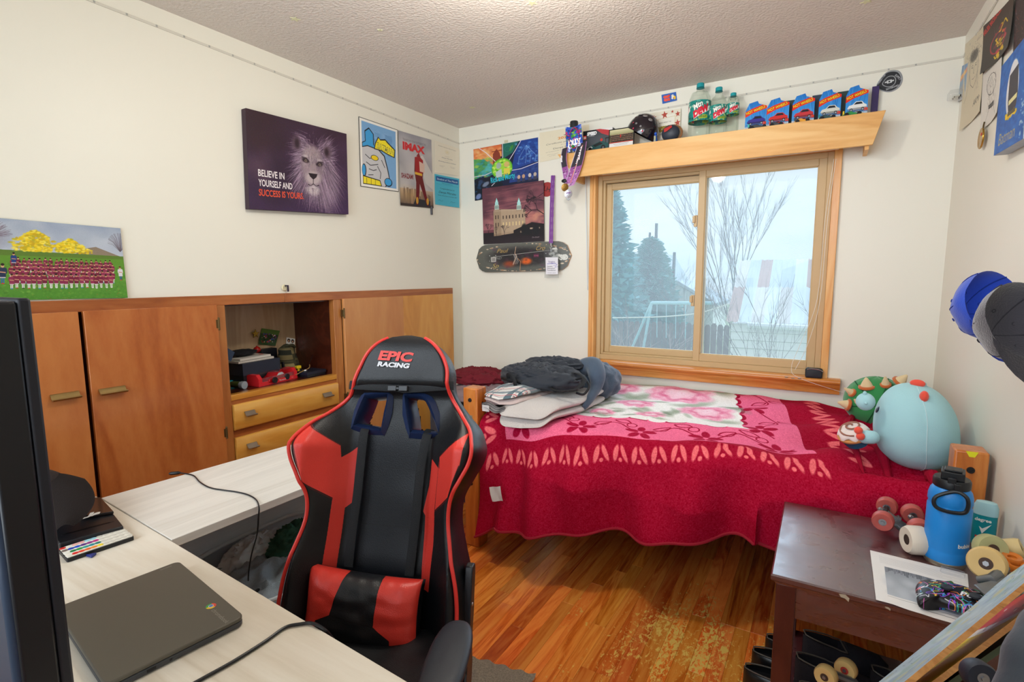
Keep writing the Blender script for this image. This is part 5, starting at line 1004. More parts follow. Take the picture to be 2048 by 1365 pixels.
for i in range(12): R_.line([(0, 120+i*10), (520, 60+i*14)], 2, '7a8088', .4)
R_.poly([(60, 230), (150, 200), (280, 160), (330, 150), (400, 175), (480, 200), (490, 240), (300, 260), (90, 262)], '1e4d4c'); R_.poly([(180, 195), (300, 165), (360, 190), (220, 220)], '14181a'); R_.poly([(60, 230), (150, 205), (180, 225), (90, 255)], 'b8c0c0'); R_.ell(130, 245, 30, 28, '101214'); R_.ell(360, 240, 40, 36, '101214'); R_.ell(360, 240, 18, 16, '606468'); R_.rect(395, 120, 480, 132, '101214'); R_.rect(400, 130, 408, 180, '101214'); R_.ell(330, 140, 22, 20, 'c83028')
bm = new(); box(bm, (A.x, y+.001, SH), (A.x+w, y+.055, SH+h)); obj('carton', bm, mat('box_dark', '24262a', .4), sb, bevel=.001); bm = new(); prism(bm, [(0, 0), (w, 0), (w, h), (0, h)], .001, basis((A.x, y, SH), (1, 0, 0), (0, 0, 1), (0, -1, 0))); obj('front_print', bm, print_mat('set_art', R_, .35), sb, smooth='keep')
y = -.155; A = onshelf(1217, 292, y); w = (at(1268, 282, 'y', y)-at(1217, 290, 'y', y)).x; h = at(1240, 256, 'y', y).z-SH
tf = thing('framed_team_photo', 'small black frame with a team group photo standing on the shelf', 'picture frame', loc=(A.x+w/2, y, SH)); bm = new(); M_ = basis((A.x, y, SH), (1, 0, 0), (0, .12, .993), (0, -.993, .12)); fw = .005
for q in ((0, 0, w, fw), (0, h-fw, w, h), (0, fw, fw, h-fw), (w-fw, fw, w, h-fw)): box(bm, (q[0], q[1], 0), (q[2], q[3], .009), M_)
obj('frame', bm, blackm, tf, bevel=.001); R_ = Ras(400, 280, 'b8b49c'); R_.vgrad(0, 80, 'd8d0a8', '9a9a70'); R_.rect(0, 200, 400, 215, 'b03a30'); R_.rect(0, 215, 400, 280, 'e2e0dc'); R_.vgrad(80, 200, '4a4638', '6a5a40')
for row in range(4):
    for i in range(15): x = 30+i*24+row*5; yy = 85+row*28; R_.rect(x-9, yy+5, x+9, yy+30, random.choice(['16181c', '20242a', '2a2c34'])); R_.ell(x, yy, 6, 7, random.choice(['c8987a', 'a87c60']))
R_.ell(185, 110, 10, 26, 'c0302a'); R_.line([(70, 236), (330, 228)], 5, '8a8a8a'); R_.line([(90, 255), (310, 248)], 4, '9a9a9a')
bm = new(); prism(bm, [(fw, fw), (w-fw, fw), (w-fw, h-fw), (fw, h-fw)], .002, M_, z0=.003); obj('photo', bm, print_mat('team_photo', R_, .3), tf, smooth='keep'); bm = new(); prism(bm, [(w*.4, h*.7), (w*.6, h*.7), (w*.62, 0), (w*.38, 0)], .003, basis((A.x, y+.035, SH), (1, 0, 0), (0, -.30, .95), (0, -.95, -.30))); obj('strut', bm, blackm, tf, smooth=False)
# helmet
y = -.088; c = at(1285, 252, 'y', y); hm = thing('skate_helmet', 'glossy dark maroon skate helmet with vent holes on the shelf', 'helmet', loc=(c.x, y, SH)); hr = (at(1314, 250, 'y', y)-at(1252, 250, 'y', y)).x/2; zt_ = at(1285, 230, 'y', y).z
gl = mat('helmet_gloss', '1b141e', .12, coat=.6, var=.5, vscale=8); tp = zt_-SH; 
bm = new(); tl_ = Matrix.Translation((c.x, y, SH+.004)) @ Matrix.Rotation(-.5, 4, 'Y')
def hel(u, v, s=1.0):
    a = 2*PI*u; b = PI*.56*v; x = hr*1.0*math.cos(a)*math.sin(b); yy = .085*math.sin(a)*math.sin(b); z = tp*.52*math.cos(b); return Vector((c.x, y, SH+tp*.48))+Matrix.Rotation(.55, 3, 'Y') @ (Vector((x, yy, z*1.08))*s)
V = grid(bm, 32, 14, lambda u, v: hel(u, v), closeu=True); obj('shell', bm, gl, hm)
bm = new(); grid(bm, 32, 14, lambda u, v: hel(u, v, .93), closeu=True); obj('liner', bm, mat('foam_black', '141416', .9), hm)
for (u, v, s_) in ((.62, .42, .013), (.72, .40, .013), (.70, .78, .006), (.82, .45, .012), (.76, .80, .006)):
    p0 = hel(u, v, 1.005); n_ = (p0-Vector((c.x, y, SH+tp*.4))).normalized(); bm = new(); lathe(bm, [(0, .002), (s_, .0015), (s_*1.15, -.002)], basis(p0, n_.orthogonal().normalized(), n_.cross(n_.orthogonal().normalized()), n_), 14); obj('vent', bm, mat('vent_pale', '8a8686', .5), hm)
for (u, v) in ((.7, .95), (.66, .8), (.8, .9), (.6, .6)):
    p0 = hel(u, v, 1.004); n_ = (p0-Vector((c.x, y, SH+tp*.4))).normalized(); bm = new(); lathe(bm, [(0, .0012), (.006, .001)], basis(p0, n_.orthogonal().normalized(), n_.cross(n_.orthogonal().normalized()), n_), 8); obj('sticker', bm, mat('sticker_red2', 'b3304a', .4), hm)
# small blue caped figure, plain
y = -.15; a = onshelf(1311, 278, y); bf = thing('toy_figure', 'tiny blue toy figure between the helmet and the glove', 'toy figure', loc=a)
bm = new(); lathe(bm, [(0, 0), (.014, 0), (.011, .02), (.008, .036), (.010, .042), (.004, .048), (0, .049)], Matrix.Translation(a), 12); obj('cape', bm, mat('toy_blue', '2458b8', .4), bf); bm = new(); sphere(bm, (a.x, a.y, a.z+.054), .0085, 10, 8); obj('head', bm, mat('toy_blue2', '2a5cc0', .4), bf); bm = new(); prism(bm, [(-.005, .002), (.005, .002), (.006, .036), (0, .04), (-.006, .036)], .004, basis((a.x, a.y-.013, a.z), (1, 0, 0), (0, 0, 1), (0, -1, 0))); obj('torso', bm, mat('toy_grey', 'a8a888', .5), bf, bevel=.001)
# ball mitt / knee cap shaped pad
y = -.135; a = at(1342, 264, 'y', y); kp = thing('knee_pad', 'rounded dark grey and red pad with a tan edge on the shelf', 'pad', loc=(a.x, y, SH)); hr2 = (at(1360, 262, 'y', y)-at(1322, 262, 'y', y)).x/2; ht = at(1345, 250, 'y', y).z-SH
bm = new(); grid(bm, 24, 10, lambda u, v: Vector((a.x+hr2*.95*math.cos(2*PI*u)*math.sin(PI*v), y-.03*math.cos(PI*v)-.008, SH+ht*.5+ht*.5*math.sin(2*PI*u)*math.sin(PI*v))), closeu=True); obj('shell', bm, mat('pad_grey', '2e3440', .5, var=.2), kp)
bm = new(); tube(bm, [(a.x+hr2*math.cos(t_)+.004, y+.012, SH+ht*.52+ht*.48*math.sin(t_)) for t_ in [i*PI/14 for i in range(28)]], .006, 8, closed=True); obj('rim', bm, mat('tan_leather', '8f6038', .6), kp)
bm = new(); prism(bm, [(-.03, .0), (.012, .016), (.018, .004), (-.012, -.018), (-.026, -.022)], .003, basis((a.x-.002, y-.0385, SH+ht*.72), (1, 0, 0), (0, .25, .97), (0, -.97, .25))); obj('flash', bm, mat('pad_red', 'b5302e', .5), kp, bevel=.001)
# star award behind
R_ = Ras(520, 400, 'e2dcc8'); R_.rect(12, 60, 420, 400, 'eae6d8'); R_.line([(20, 110), (430, 92), (430, 400)], 4, 'c8b068')
for x, y_, s in ((70, 70, 42), (250, 55, 60), (380, 25, 26), (470, 70, 46), (470, 200, 56), (455, 330, 60)):
    R_.poly([(x+(s if i % 2 == 0 else s*.42)*math.cos(i*PI/5-.4), y_+(s if i % 2 == 0 else s*.42)*math.sin(i*PI/5-.4)) for i in range(10)], 'b0402e')
R_.text('YOUR TEACHERS PRESENT THE', 60, 170, 20, '6a6458', wid=300); R_.text('Bragger', 30, 262, 76, '9a8a2c', wid=300, bold=.05, shear=.15); R_.text('AWARD', 160, 330, 26, '7a7468', wid=100)
poster('star_award', 'paper award with dark red stars standing behind the helmet', 'certificate', [(1300, 227), (1362, 217), (1360, 272), (1302, 285)], 'y', -.012, R_, .6, th=.001)
R_ = Ras(300, 180, '2c62b8'); R_.blobs(16, ['e03a2a'], 18, 26, 45, 45, 160, 70, 1, .05); R_.blobs(16, ['e03a2a'], 18, 26, 45, 110, 160, 140, 1, .05); R_.text('OMG', 40, 78, 44, 'f05a40', wid=110, bold=.08); R_.text('BRO', 45, 138, 44, 'f05a40', wid=110, bold=.08); R_.ell(225, 70, 26, 34, 'f0ead8'); R_.ell(215, 110, 22, 24, 'f0ead8'); R_.ell(262, 110, 22, 40, 'f0c020'); R_.ell(235, 110, 10, 10, 'd83a30'); R_.ell(232, 60, 5, 7, '222222')
poster('wall_sticker', 'small blue sticker with puffy red letters high above the shelf', 'sticker', [(1323, 190), (1352, 184), (1354, 201), (1325, 208)], 'y', -.002, R_, .35)
# shield sticker at the right
q = at(1780, 163, 'y', -.002); bd = thing('shield_sticker', 'black and grey shield-shaped skate sticker right of the shelf', 'sticker', loc=q); s = .052; an = .42
ou = [(-.9, .15), (-.2, .95), (0, 1.0), (.5, .9), (.98, .3), (.95, -.3), (.6, -.85), (0, -.98), (-.5, -.75), (-.95, -.2), (-1.15, -.25)]; ou = smoothpts([(x, y_, 0) for x, y_ in [(-1.1, -.1), (-.5, .75), (.05, 1), (.75, .75), (1.0, 0), (.75, -.7), (.1, -1.0), (-.6, -.75)]], 5, True); ou = [(p.x, p.y) for p in ou]
R_ = Ras(256, 256, '8a8c90'); cc = lambda k: [(128+x*k*118, 128-y_*k*122) for x, y_ in ou]; R_.poly(cc(1.0), '9a9ca0'); R_.poly(cc(.93), '22242a'); R_.poly(cc(.55), '9a9ca0'); R_.poly(cc(.48), '22242a'); R_.text('FREESTYLE', 22, 128, 24, 'a8aaae', wid=120, rot=-.9, bold=.04); R_.text('SKATEBOARD', 92, 222, 20, 'a8aaae', wid=125, rot=-.12, bold=.04); R_.text('SUPPLY', 180, 70, 22, 'a8aaae', wid=90, rot=1.0, bold=.03); R_.rect(104, 108, 152, 146, 'c8cacc'); R_.rect(84, 118, 172, 134, 'c8cacc'); R_.ell(128, 127, 10, 10, '22242a')
bm = new(); prism(bm, [(x*s, y_*s) for x, y_ in ou][::1], .001, basis(q+Vector((0, .001, 0)), (1, 0, .12), (-.12, 0, 1), (0, -1, 0))); obj('sheet', bm, print_mat('shield', R_, .4), bd, smooth='keep')
# medals hanging from the black bottle at the left end, candy bag
y = -.16; a = onshelf(1147, 300, y); a.x = at(1148, 260, 'y', y).x; zt_ = at(1148, 243, 'y', y).z
bb = thing('black_bottle', 'black capped bottle at the left end of the shelf under the medals', 'bottle', loc=(a.x, y, SH)); r_ = .026
bm = new(); lathe(bm, [(0, 0), (r_*1.25, 0), (r_*1.3, .01), (r_*1.3, (zt_-SH)*.55), (r_*.9, (zt_-SH)*.68)], Matrix.Translation((a.x, y, SH)), 24); obj('body', bm, mat('bottle_grey', '3c3e42', .3), bb)
bm = new(); lathe(bm, [(r_, (zt_-SH)*.68), (r_*1.02, (zt_-SH)*.72), (r_, (zt_-SH)*.98), (r_*.9, zt_-SH), (0, zt_-SH)], Matrix.Translation((a.x, y, SH)), 24); obj('cap', bm, mat('cap_black', '26282a', .45), bb)
R_ = Ras(260, 360, '2450b8'); R_.blobs(50, ['3a9a3c', 'c83a7a', '2a78d8', '8ac83c', 'e8e8f0', '5a3ac0', '1a2a80'], 10, 34, 0, 0, 260, 220, .8, .15); R_.rect(0, 215, 260, 330, '1c48b0'); R_.text('JOLLY', 20, 275, 74, 'f4f2f0', wid=220, bold=.08, shear=.1); R_.text('RANCHER', 40, 318, 28, 'e0e8f0', wid=180, bold=.05)
P_ = [at(1130, 258, 'y', -.192), at(1162, 252, 'y', -.192), at(1166, 297, 'y', -.192), at(1134, 306, 'y', -.192)]
cbag = thing('candy_bag', 'shiny blue candy bag hanging in front of the black bottle', 'candy bag', loc=P_[3]); bm = new()
slabgrid(bm, 10, 14, lambda u, v: P_[3].lerp(P_[2], u).lerp(P_[0].lerp(P_[1], u), v)+Vector((0, -.016*math.sin(PI*u)*math.sin(PI*min(1, v*1.1))-.003*mnoise.noise(Vector((u*5, v*5, 0)))*3, .012*abs(2*u-1)*v)), (0, -1, 0), .004); obj('wrapper', bm, print_mat('candy_print', R_, .2, spec=.6), cbag)
bm = new(); 
for i in range(26):
    t_ = i/26*2*PI; p = at(1148, 276, 'y', -.212); sphere(bm, (p.x+.033*math.cos(t_), -.212, p.z+.062*math.sin(t_)), .0042, 8, 6)
tag(obj('bead_string', bm, mat('bead_red', 'b52a34', .3)), 'string of small red beads around the candy bag', 'beads', kind='stuff')
bm = new(); p = at(1146, 293, 'y', -.214); sphere(bm, p, .009, 10, 8); tag(obj('green_bead', bm, mat('bead_green', '1f8a38', .3)), 'round green bead in front of the candy bag', 'bead')
md = thing('medal', 'two medals on a black and purple champion ribbon hanging off the shelf', 'medal', loc=at(1135, 370, 'y', -.22)); R_ = Ras(80, 620, '2a2430'); R_.rect(0, 0, 8, 620, 'c8c0d0'); R_.rect(72, 0, 80, 620, 'e88a70'); R_.vgrad(330, 620, '8a3f8a', 'b068a8', 8, 72); R_.text('CHAMPION', 62, 20, 44, 'ece8ec', wid=270, rot=PI/2, bold=.06); R_.blobs(14, ['d8b8d8', '3a2038'], 6, 14, 15, 360, 65, 590, .7, .2)
R2 = Ras(80, 620, '2a2430'); R2.rect(0, 0, 6, 620, 'c8c0d0'); R2.rect(74, 0, 80, 620, 'c070b0'); R2.vgrad(330, 620, '8a3f8a', 'c088c0', 6, 74); R2.text('2023', 18, 250, 44, 'ece8ec', wid=110, rot=-PI/2, bold=.06); R2.blobs(14, ['d8b8d8', '3a2038'], 6, 14, 15, 360, 65, 590, .7, .2)
YM = -.212
for nm, pts, Rr in (('ribbon', [(1160, 292), (1152, 318), (1143, 345), (1136, 368)], R_), ('ribbon', [(1130, 296), (1127, 318), (1131, 345), (1134, 368)], R2), ('ribbon', [(1167, 285), (1163, 312), (1154, 345), (1142, 372)], R2)):
    P_ = smoothpts([at(x, yy, 'y', YM+(.002 if yy < 300 else -.004)) for x, yy in pts], 5); hw = .021; bm = new(); n = len(P_)-1
    slabgrid(bm, 1, n, lambda u, v: P_[n-int(round(v*n))]+Vector(((u-.5)*2*hw, -.003*(Rr is R_), (u-.5)*.008)), (0, -1, 0), .0015); obj(nm, bm, print_mat('ribbon_print', Rr, .5), md)
for (px, py, rr_, c, nm) in ((1130, 375, .024, '8f6a34', 'bronze_medal'), (1137, 388, .027, 'c8c8d0', 'silver_medal')):
    q = at(px, py, 'y', YM-.012); bm = new(); M_ = basis(q, (1, 0, 0), (0, 0, 1), (0, -1, 0)); lathe(bm, [(0, 0), (rr_, 0), (rr_*1.04, .002), (rr_, .004), (rr_*.86, .0035), (rr_*.8, .003), (0, .003)], M_, 26); o = obj(nm, bm, mat(nm, c, .28, metal=.85, bump=.4, bscale=150), md)
    if rr_ > .025:
        text_obj('lettering', 'UTAH', basis(q+Vector((0, -.0035, .006)), (1, 0, 0), (0, 0, 1), (0, -1, 0)), .009, mat('letter_violet', '7a2a8a', .5), o, bold=.05)
        bm = new(); prism(bm, [(-.014, -.020), (.014, -.020), (.012, -.036), (0, -.044), (-.012, -.036)], .003, M_); obj('pendant', bm, mat('steel', 'b8bcc0'), o, bevel=.001)
bm = new(); q = at(1128, 362, 'y', YM-.012); sphere(bm, q, (.018, .006, .012), 12, 8); obj('bell_cap', bm, blackm, md)
# ---------------------------------------------------------------- right wall
XW = W-.003
def rposter(name, label, cat, corners, ras, x=XW, rough=.55, bend=0.0, th=.001): return poster(name, label, cat, corners, 'x', x, ras, rough, bend, th, nrm=(-1, 0, 0))
def sketch(w, h, bg, n, fn=None):
    R = Ras(w, h, bg); R.noise(3, 1)
    if fn: fn(R)
    return R
def face1(R):
    g = '55524c'
    R.ell(150, 150, 62, 40, '5c5852', .8, .2)
    for i in range(260): x = random.gauss(150, 45); y = random.gauss(130, 26); R.line([(x, y), (x+random.uniform(-14, 14), y+random.uniform(4, 22))], 2, random.choice(['3a3834', '6a665e']), .6)
    R.line([(92, 170), (88, 260), (108, 340), (150, 380), (195, 340), (214, 260), (210, 170)], 4, g, .8); R.line([(112, 215), (138, 212)], 3, g); R.line([(165, 212), (192, 216)], 3, g); R.ell(125, 228, 10, 5, g, .8); R.ell(178, 228, 10, 5, g, .8); R.line([(150, 230), (146, 275), (158, 278)], 3, g); R.line([(128, 310), (150, 316), (174, 308)], 3, g); R.line([(88, 260), (60, 400), (30, 440)], 4, '77736a', .5); R.line([(210, 270), (225, 400)], 4, '77736a', .5)
    for i in range(80): x = random.gauss(210, 20); y = random.uniform(200, 420); R.line([(x, y), (x+random.uniform(-10, 4), y+14)], 2, '8a867c', .4)
    R.text('10/2/21', 190, 60, 20, '8a867c', wid=70); R.text('AKMr', 160, 520, 44, '26241f', wid=110, shear=.3)
R_ = sketch(300, 620, 'd9cfb4', 0, face1); rposter('face_sketch', 'pencil portrait sketch on cream paper, nearest to the corner', 'drawing', [(1933, 88), (1973, 48), (1965, 222), (1924, 262)], R_, bend=.006)
def face2(R):
    for i in range(120): a = random.uniform(0, 6.28); R.line([(150+70*math.cos(a), 190+110*math.sin(a)), (150+74*math.cos(a+.5), 190+116*math.sin(a+.5))], 2.5, '33312e', .6)
    for i in range(60): x = random.uniform(90, 220); y = random.uniform(90, 420); R.line([(x, y), (x+random.uniform(-30, 30), y+random.uniform(20, 90))], 2, '45423e', .6)
    for i in range(60): y = random.uniform(400, 440); R.line([(110, y), (200, y+random.uniform(-10, 10))], 2, '2c2a28', .6)
    R.line([(120, 440), (60, 560)], 3, '55524c'); R.line([(190, 440), (235, 560)], 3, '55524c')
R_ = sketch(300, 600, 'dcd8d0', 0, face2); rposter('scribble_drawing', 'scribbled pencil figure drawing on white paper below the black poster', 'drawing', [(1966, 150), (2006, 112), (2000, 225), (1966, 262)], R_, bend=.006)
R_ = Ras(440, 560, '3c332c'); R_.vgrad(0, 560, '46382f', '3a3630'); R_.text('MILES MORALES', 20, 130, 60, 'b8302a', wid=270, rot=-.45, bold=.05)
R_.ring(230, 350, 110, 16, 'a03038'); R_.blobs(16, ['e0c02c', 'd8a820'], 10, 26, 170, 160, 330, 520, .9, .15); R_.blobs(16, ['a83038', '7a2a3a', 'c8404a'], 10, 34, 170, 200, 340, 460, .8, .15)
for q in ([(180, 480), (200, 520), (260, 480)], [(250, 250), (330, 160), (370, 230)], [(190, 300), (240, 380), (320, 360)]): R_.line(q, 14, 'e0c02c', .9)
for i in range(40): x = random.uniform(150, 400); R_.line([(x, random.uniform(100, 500)), (x+random.uniform(-30, 30), random.uniform(100, 500))], 2, random.choice(['1c1a18', 'b8a8c8', '8a2a3a']), .4)
R_.noise(4, 1); rposter('red_yellow_drawing', 'dark brown poster with a red and yellow swirl and red lettering', 'drawing', [(1970, 52), (2032, -12), (2025, 92), (1968, 148)], R_, x=XW-.004, bend=.008)
R_ = Ras(440, 560, '3a2c2c'); 
for i in range(160): x, y_ = random.uniform(0, 440), random.uniform(0, 560); R_.line([(x, y_), (x+random.uniform(-60, 60), y_+random.uniform(-60, 60))], random.uniform(1.5, 4), random.choice(['8a4a5a', 'c05a4a', '5a5064', '9a8aa0', '201a1c', 'd86a50']), .6)
R_.noise(4, 1); rposter('city_drawing', 'dark drawing with criss-crossed red and violet strokes at the top right', 'drawing', [(2033, -14), (2080, -66), (2070, 48), (2026, 118)], R_, x=XW-.003)
# blue painted canvas (abstract dark shape, hand lettering)
R_ = Ras(460, 640, '1f5fb0'); R_.blobs(500, ['1a52a0', '2a70c4', '154890', '3480cc', '1d66b8'], 8, 30, 0, 0, 460, 640, .35, .4)
R_.ell(250, 260, 100, 190, 'dcdde0', 1, .03); R_.poly([(185, 150), (330, 130), (345, 330), (325, 400), (210, 410), (190, 330)], '3a3b44'); R_.poly([(205, 330), (335, 315), (330, 345), (208, 360)], 'e0d9a0');
R_.blobs(30, ['e6c020', 'd8b018'], 10, 22, 170, 410, 330, 440, .9, .1); R_.rect(200, 400, 320, 430, '3a3b44', .8); R_.text('Batman', 70, 590, 80, 'a8a070', wid=260, shear=.2); R_.blobs(30, ['9ac0d8', 'c8d8dc'], 4, 12, 400, 300, 460, 640, .6, .2)
XB = W-.040; c4 = [at(px, py, 'x', XB) for px, py in ((2004, 133), (2060, 62), (2046, 278), (1988, 312))]
bc = thing('blue_canvas', 'blue painted canvas with a white oval and hand lettering', 'painting', loc=c4[3]); Lp = [(p.y, p.z) for p in c4]
bm = new(); prism(bm, Lp, .037, basis((XB, 0, 0), (0, 1, 0), (0, 0, 1), (1, 0, 0))); obj('stretcher', bm, mat('canvas_side', 'b8c4cc', .8, var=.2, vscale=30), bc, bevel=.002)
bm = new(); L = bm.loops.layers.uv.active; f = bm.faces.new([bm.verts.new((XB-.0008, a, b)) for a, b in (Lp[3], Lp[2], Lp[1], Lp[0])])
for lp, q in zip(f.loops, ((0, 0), (1, 0), (1, 1), (0, 1))): lp[L].uv = q
obj('painting', bm, print_mat('blue_paint', R_, .5, bump=.2), bc, smooth='keep')
# gold medal disc
q = at(1964, 277, 'x', W-.012); gm = thing('gold_medal', 'round gold medal hanging by its hook on the right wall', 'medal', loc=q); M_ = basis(q, (0, -1, 0), (0, 0, 1), (-1, 0, 0)); bm = new(); lathe(bm, [(0, 0), (.038, 0), (.04, .003), (.038, .006), (.032, .005), (0, .005)], M_, 28); obj('disc', bm, mat('gold_metal', 'b0883a', .25, metal=.9, bump=.5, bscale=90), gm)
bm = new(); tube(bm, [q+Vector((0, .0, .038)), q+Vector((-.0, -.006, .05)), q+Vector((0, -.014, .058))], .0025, 6); obj('hook', bm, mat('old_hinge', '6d5a38'), gm); bm = new(); lathe(bm, [(0, .0055), (.006, .0055), (.006, .0065), (0, .0065)], M_ @ Matrix.Translation((.012, .014, 0)), 10); obj('enamel', bm, mat('sticker_red', 'd8392b'), gm)
# toy card hung in the corner
XC = W-.006; R_ = Ras(240, 420, '3a7ab8'); R_.vgrad(0, 420, '3a7ab8', 'a8b0b4'); R_.poly([(0, 120), (240, 40), (240, 100), (0, 190)], 'e07a28'); R_.text('HOT WHEELS', 20, 160, 40, 'f0c838', wid=200, rot=-.3, bold=.05); R_.poly([(30, 270), (120, 220), (210, 260), (200, 310), (40, 310)], '8a9098'); R_.rect(0, 340, 240, 420, 'c8ccd0')
cc_ = [at(px, py, 'x', XC) for px, py in ((1925, 132), (1936, 126), (1930, 196), (1916, 204))]; wc = thing('hung_toy_card', 'carded toy car hung on the right wall in the corner', 'toy package', loc=cc_[3])
bm = new(); slabgrid(bm, 1, 1, lambda u, v: cc_[3].lerp(cc_[2], u).lerp(cc_[0].lerp(cc_[1], u), v)+Vector((-.001, 0, 0)), (-1, 0, 0), .001); obj('card', bm, print_mat('corner_card', R_, .3), wc, smooth='keep')
q0 = (cc_[3]+cc_[2])/2; bm = new(); box(bm, (q0.x-.05, q0.y-.035, q0.z+.01), (q0.x-.002, q0.y+.035, q0.z+.045)); obj('blister', bm, clearp, wc, bevel=.005)
toycar(wc, basis((q0.x-.022, q0.y, q0.z+.012), (0, 1, 0), (-1, 0, 0), (0, 0, 1)), .055, mat('toycar_d8d8cc', 'd8d8cc', .2))
# caps on hooks
def cap(name, label, c, r_, m, seam, btn, axis, up, bill=True):
    """c: centre of the crown opening, axis: direction the top button points"""
    t = thing(name, label, 'cap', 'caps hanging on the right wall', loc=c); ax = Vector(axis).normalized(); u_ = Vector(up); u_ = (u_-ax*u_.dot(ax)).normalized(); s_ = ax.cross(u_); M_ = basis(c, s_, u_, ax)
    bm = new(); grid(bm, 36, 14, lambda u, v: M_ @ Vector(((r_*(1+.04*math.cos(6*2*PI*u)*math.sin(PI*v))+.006*fbm((u*6, v*4, r_*50), 1))*math.cos(2*PI*u)*math.cos(PI/2*v), r_*1.12*math.sin(2*PI*u)*math.cos(PI/2*v)*(1+.03*mnoise.noise(Vector((u*7, v*3, 2)))), r_*1.15*math.sin(PI/2*v))), closeu=True); obj('crown', bm, m, t)
    for k in range(3):
        bm = new(); tube(bm, [M_ @ Vector((r_*1.01*math.cos(k*PI/3)*math.cos(a), r_*1.13*math.sin(k*PI/3)*math.cos(a), r_*1.165*math.sin(a))) for a in [i*PI/20 for i in range(21)]], .0018, 5); obj('seam', bm, seam, t)
    bm = new(); lathe(bm, [(0, .004), (.007, .003), (.008, 0)], M_ @ Matrix.Translation((0, 0, r_*1.155)), 12); obj('button', bm, btn, t)
    for k in range(6):
        a = (k+.5)*PI/3; b = .95; bm = new(); p = M_ @ Vector((r_*1.01*math.cos(a)*math.cos(b), r_*1.12*math.sin(a)*math.cos(b), r_*1.15*math.sin(b))); n_ = (p-M_ @ Vector((0, 0, 0))).normalized(); e1 = n_.orthogonal().normalized(); tube(bm, [p+e1*.004*math.cos(q*PI/4)+n_.cross(e1)*.004*math.sin(q*PI/4) for q in range(8)], .0014, 5, closed=True); obj('eyelet', bm, seam, t)
    if bill:
        bm = new(); grid(bm, 16, 6, lambda u, v: M_ @ Vector((r_*math.cos(PI*u)*(1-.1*v), -r_*1.05*math.sin(PI*u)-(.07*v)*math.sin(PI*u), -.01*v+.02*math.cos(PI*u)**2*v)))
        bmesh.ops.solidify(bm, geom=bm.faces[:], thickness=.003); obj('bill', bm, m, t)
    return t
blue = mat('cap_blue', '1f49c0', .85, bump=.3, bscale=300, sheen=.3); gry = mat('cap_charcoal', '46434a', .95, bump=.5, bscale=260, sheen=.6)
q = at(2010, 622, 'x', 2.90); cap('baseball_cap', 'bright blue baseball cap hanging on the right wall', Vector((2.88, q.y+.01, q.z+.015)), .088, blue, mat('cap_blue_dark', '17358c', .9), mat('button_tan', 'b89a6a', .6), (-.55, .72, -.28), (0, .2, 1))
q = at(2052, 652, 'x', 2.86); cap('baseball_cap', 'charcoal grey wool cap hanging in front of the blue one', Vector((2.86, q.y-.0, q.z+.01)), .084, gry, mat('cap_grey_dark', '37353c', .95), gry, (-.45, .82, -.42), (0, .3, 1))
for dy in (.0, -.22):
    bm = new(); q = at(2030, 600, 'x', W); tube(bm, [(W, q.y+dy, q.z), (W-.05, q.y+dy, q.z), (W-.06, q.y+dy, q.z+.012)], .004, 6); tag(obj('wall_peg', bm, mat('steel', 'b8bcc0')), ('metal peg in the right wall behind the blue cap', 'metal peg in the right wall behind the charcoal cap')[dy < 0], 'peg')
# ---------------------------------------------------------------- bed
honey = wood('bed_pine', [(.3, 'a2501a'), (.55, 'c26c28'), (.8, 'd98c44')], axis=2, scale=6, stretch=8, rough=.35)
BX0, BX1, BY0, BY1 = .880, 2.958, -1.205, -.035
bed = thing('bed', 'single wooden bed with square bolt-hole posts under the window', 'bed', loc=(1.9, -.6, 0))
pw = .088
for i, (x, y) in enumerate(((BX0, BY0), (BX0, BY1-pw), (BX1-pw, BY0), (BX1-pw, BY1-pw))):
    bm = new(); box(bm, (x, y, 0), (x+pw, y+pw, .862)); p = obj('post', bm, honey, bed, bevel=.006)
    for z in (.80, .35):
        bm = new(); lathe(bm, [(0, .001), (.005, .001), (.006, .004), (.010, .004), (.011, 0)], basis((x+pw*.5, y-.0005, z), (1, 0, 0), (0, 0, 1), (0, -1, 0)), 16); obj('bolt_hole', bm, mat('bolt_dark', '1c1a1a', .5), p)
        bm = new(); lathe(bm, [(0, .001), (.004, .001), (.008, .0005)], basis((x+pw, y+pw*.55, z-.02), (0, 1, 0), (0, 0, 1), (1, 0, 0)), 12); obj('bolt_hole', bm, mat('bolt_dark', '1c1a1a'), p)
# sticker remains on the foot post, tape on the head post
bm = new(); box(bm, (BX0+.002, BY0-.0012, .50), (BX0+.058, BY0, .72)); obj('torn_label', bm, mat('torn_label', 'a08a70', .6, var=.6, vscale=40), bed, smooth=False)
bm = new(); prism(bm, [(-.016, .0), (.016, 0), (.008, -.018), (-.006, -.018)], .001, basis((BX1-.045, BY0-.0005, .862), (1, 0, 0), (0, 0, 1), (0, -1, 0))); obj('yellow_tape', bm, mat('yellow_tape', 'e2dc20', .5), bed, smooth=False)
for y0, y1 in ((BY0+.035, BY0+.048), (BY1-.018, BY1-.006)):
    bm = new(); box(bm, (BX0+pw, y0, .46), (BX1-pw, y1, .57)); obj('side_rail', bm, honey, bed, bevel=.003)
steelb = mat('black_tube', '22242a', .35)
for x in (BX0+pw/2, BX1-pw/2):
    for z in (.80, .45):
        bm = new(); tube(bm, [(x, BY0+pw-.01, z), (x, BY1-pw+.01, z)], .012, 10); obj('cross_tube', bm, steelb, bed)
mx0, mx1, my0, my1 = BX0+pw+.005, BX1-pw-.004, BY0+.05, BY1-.02
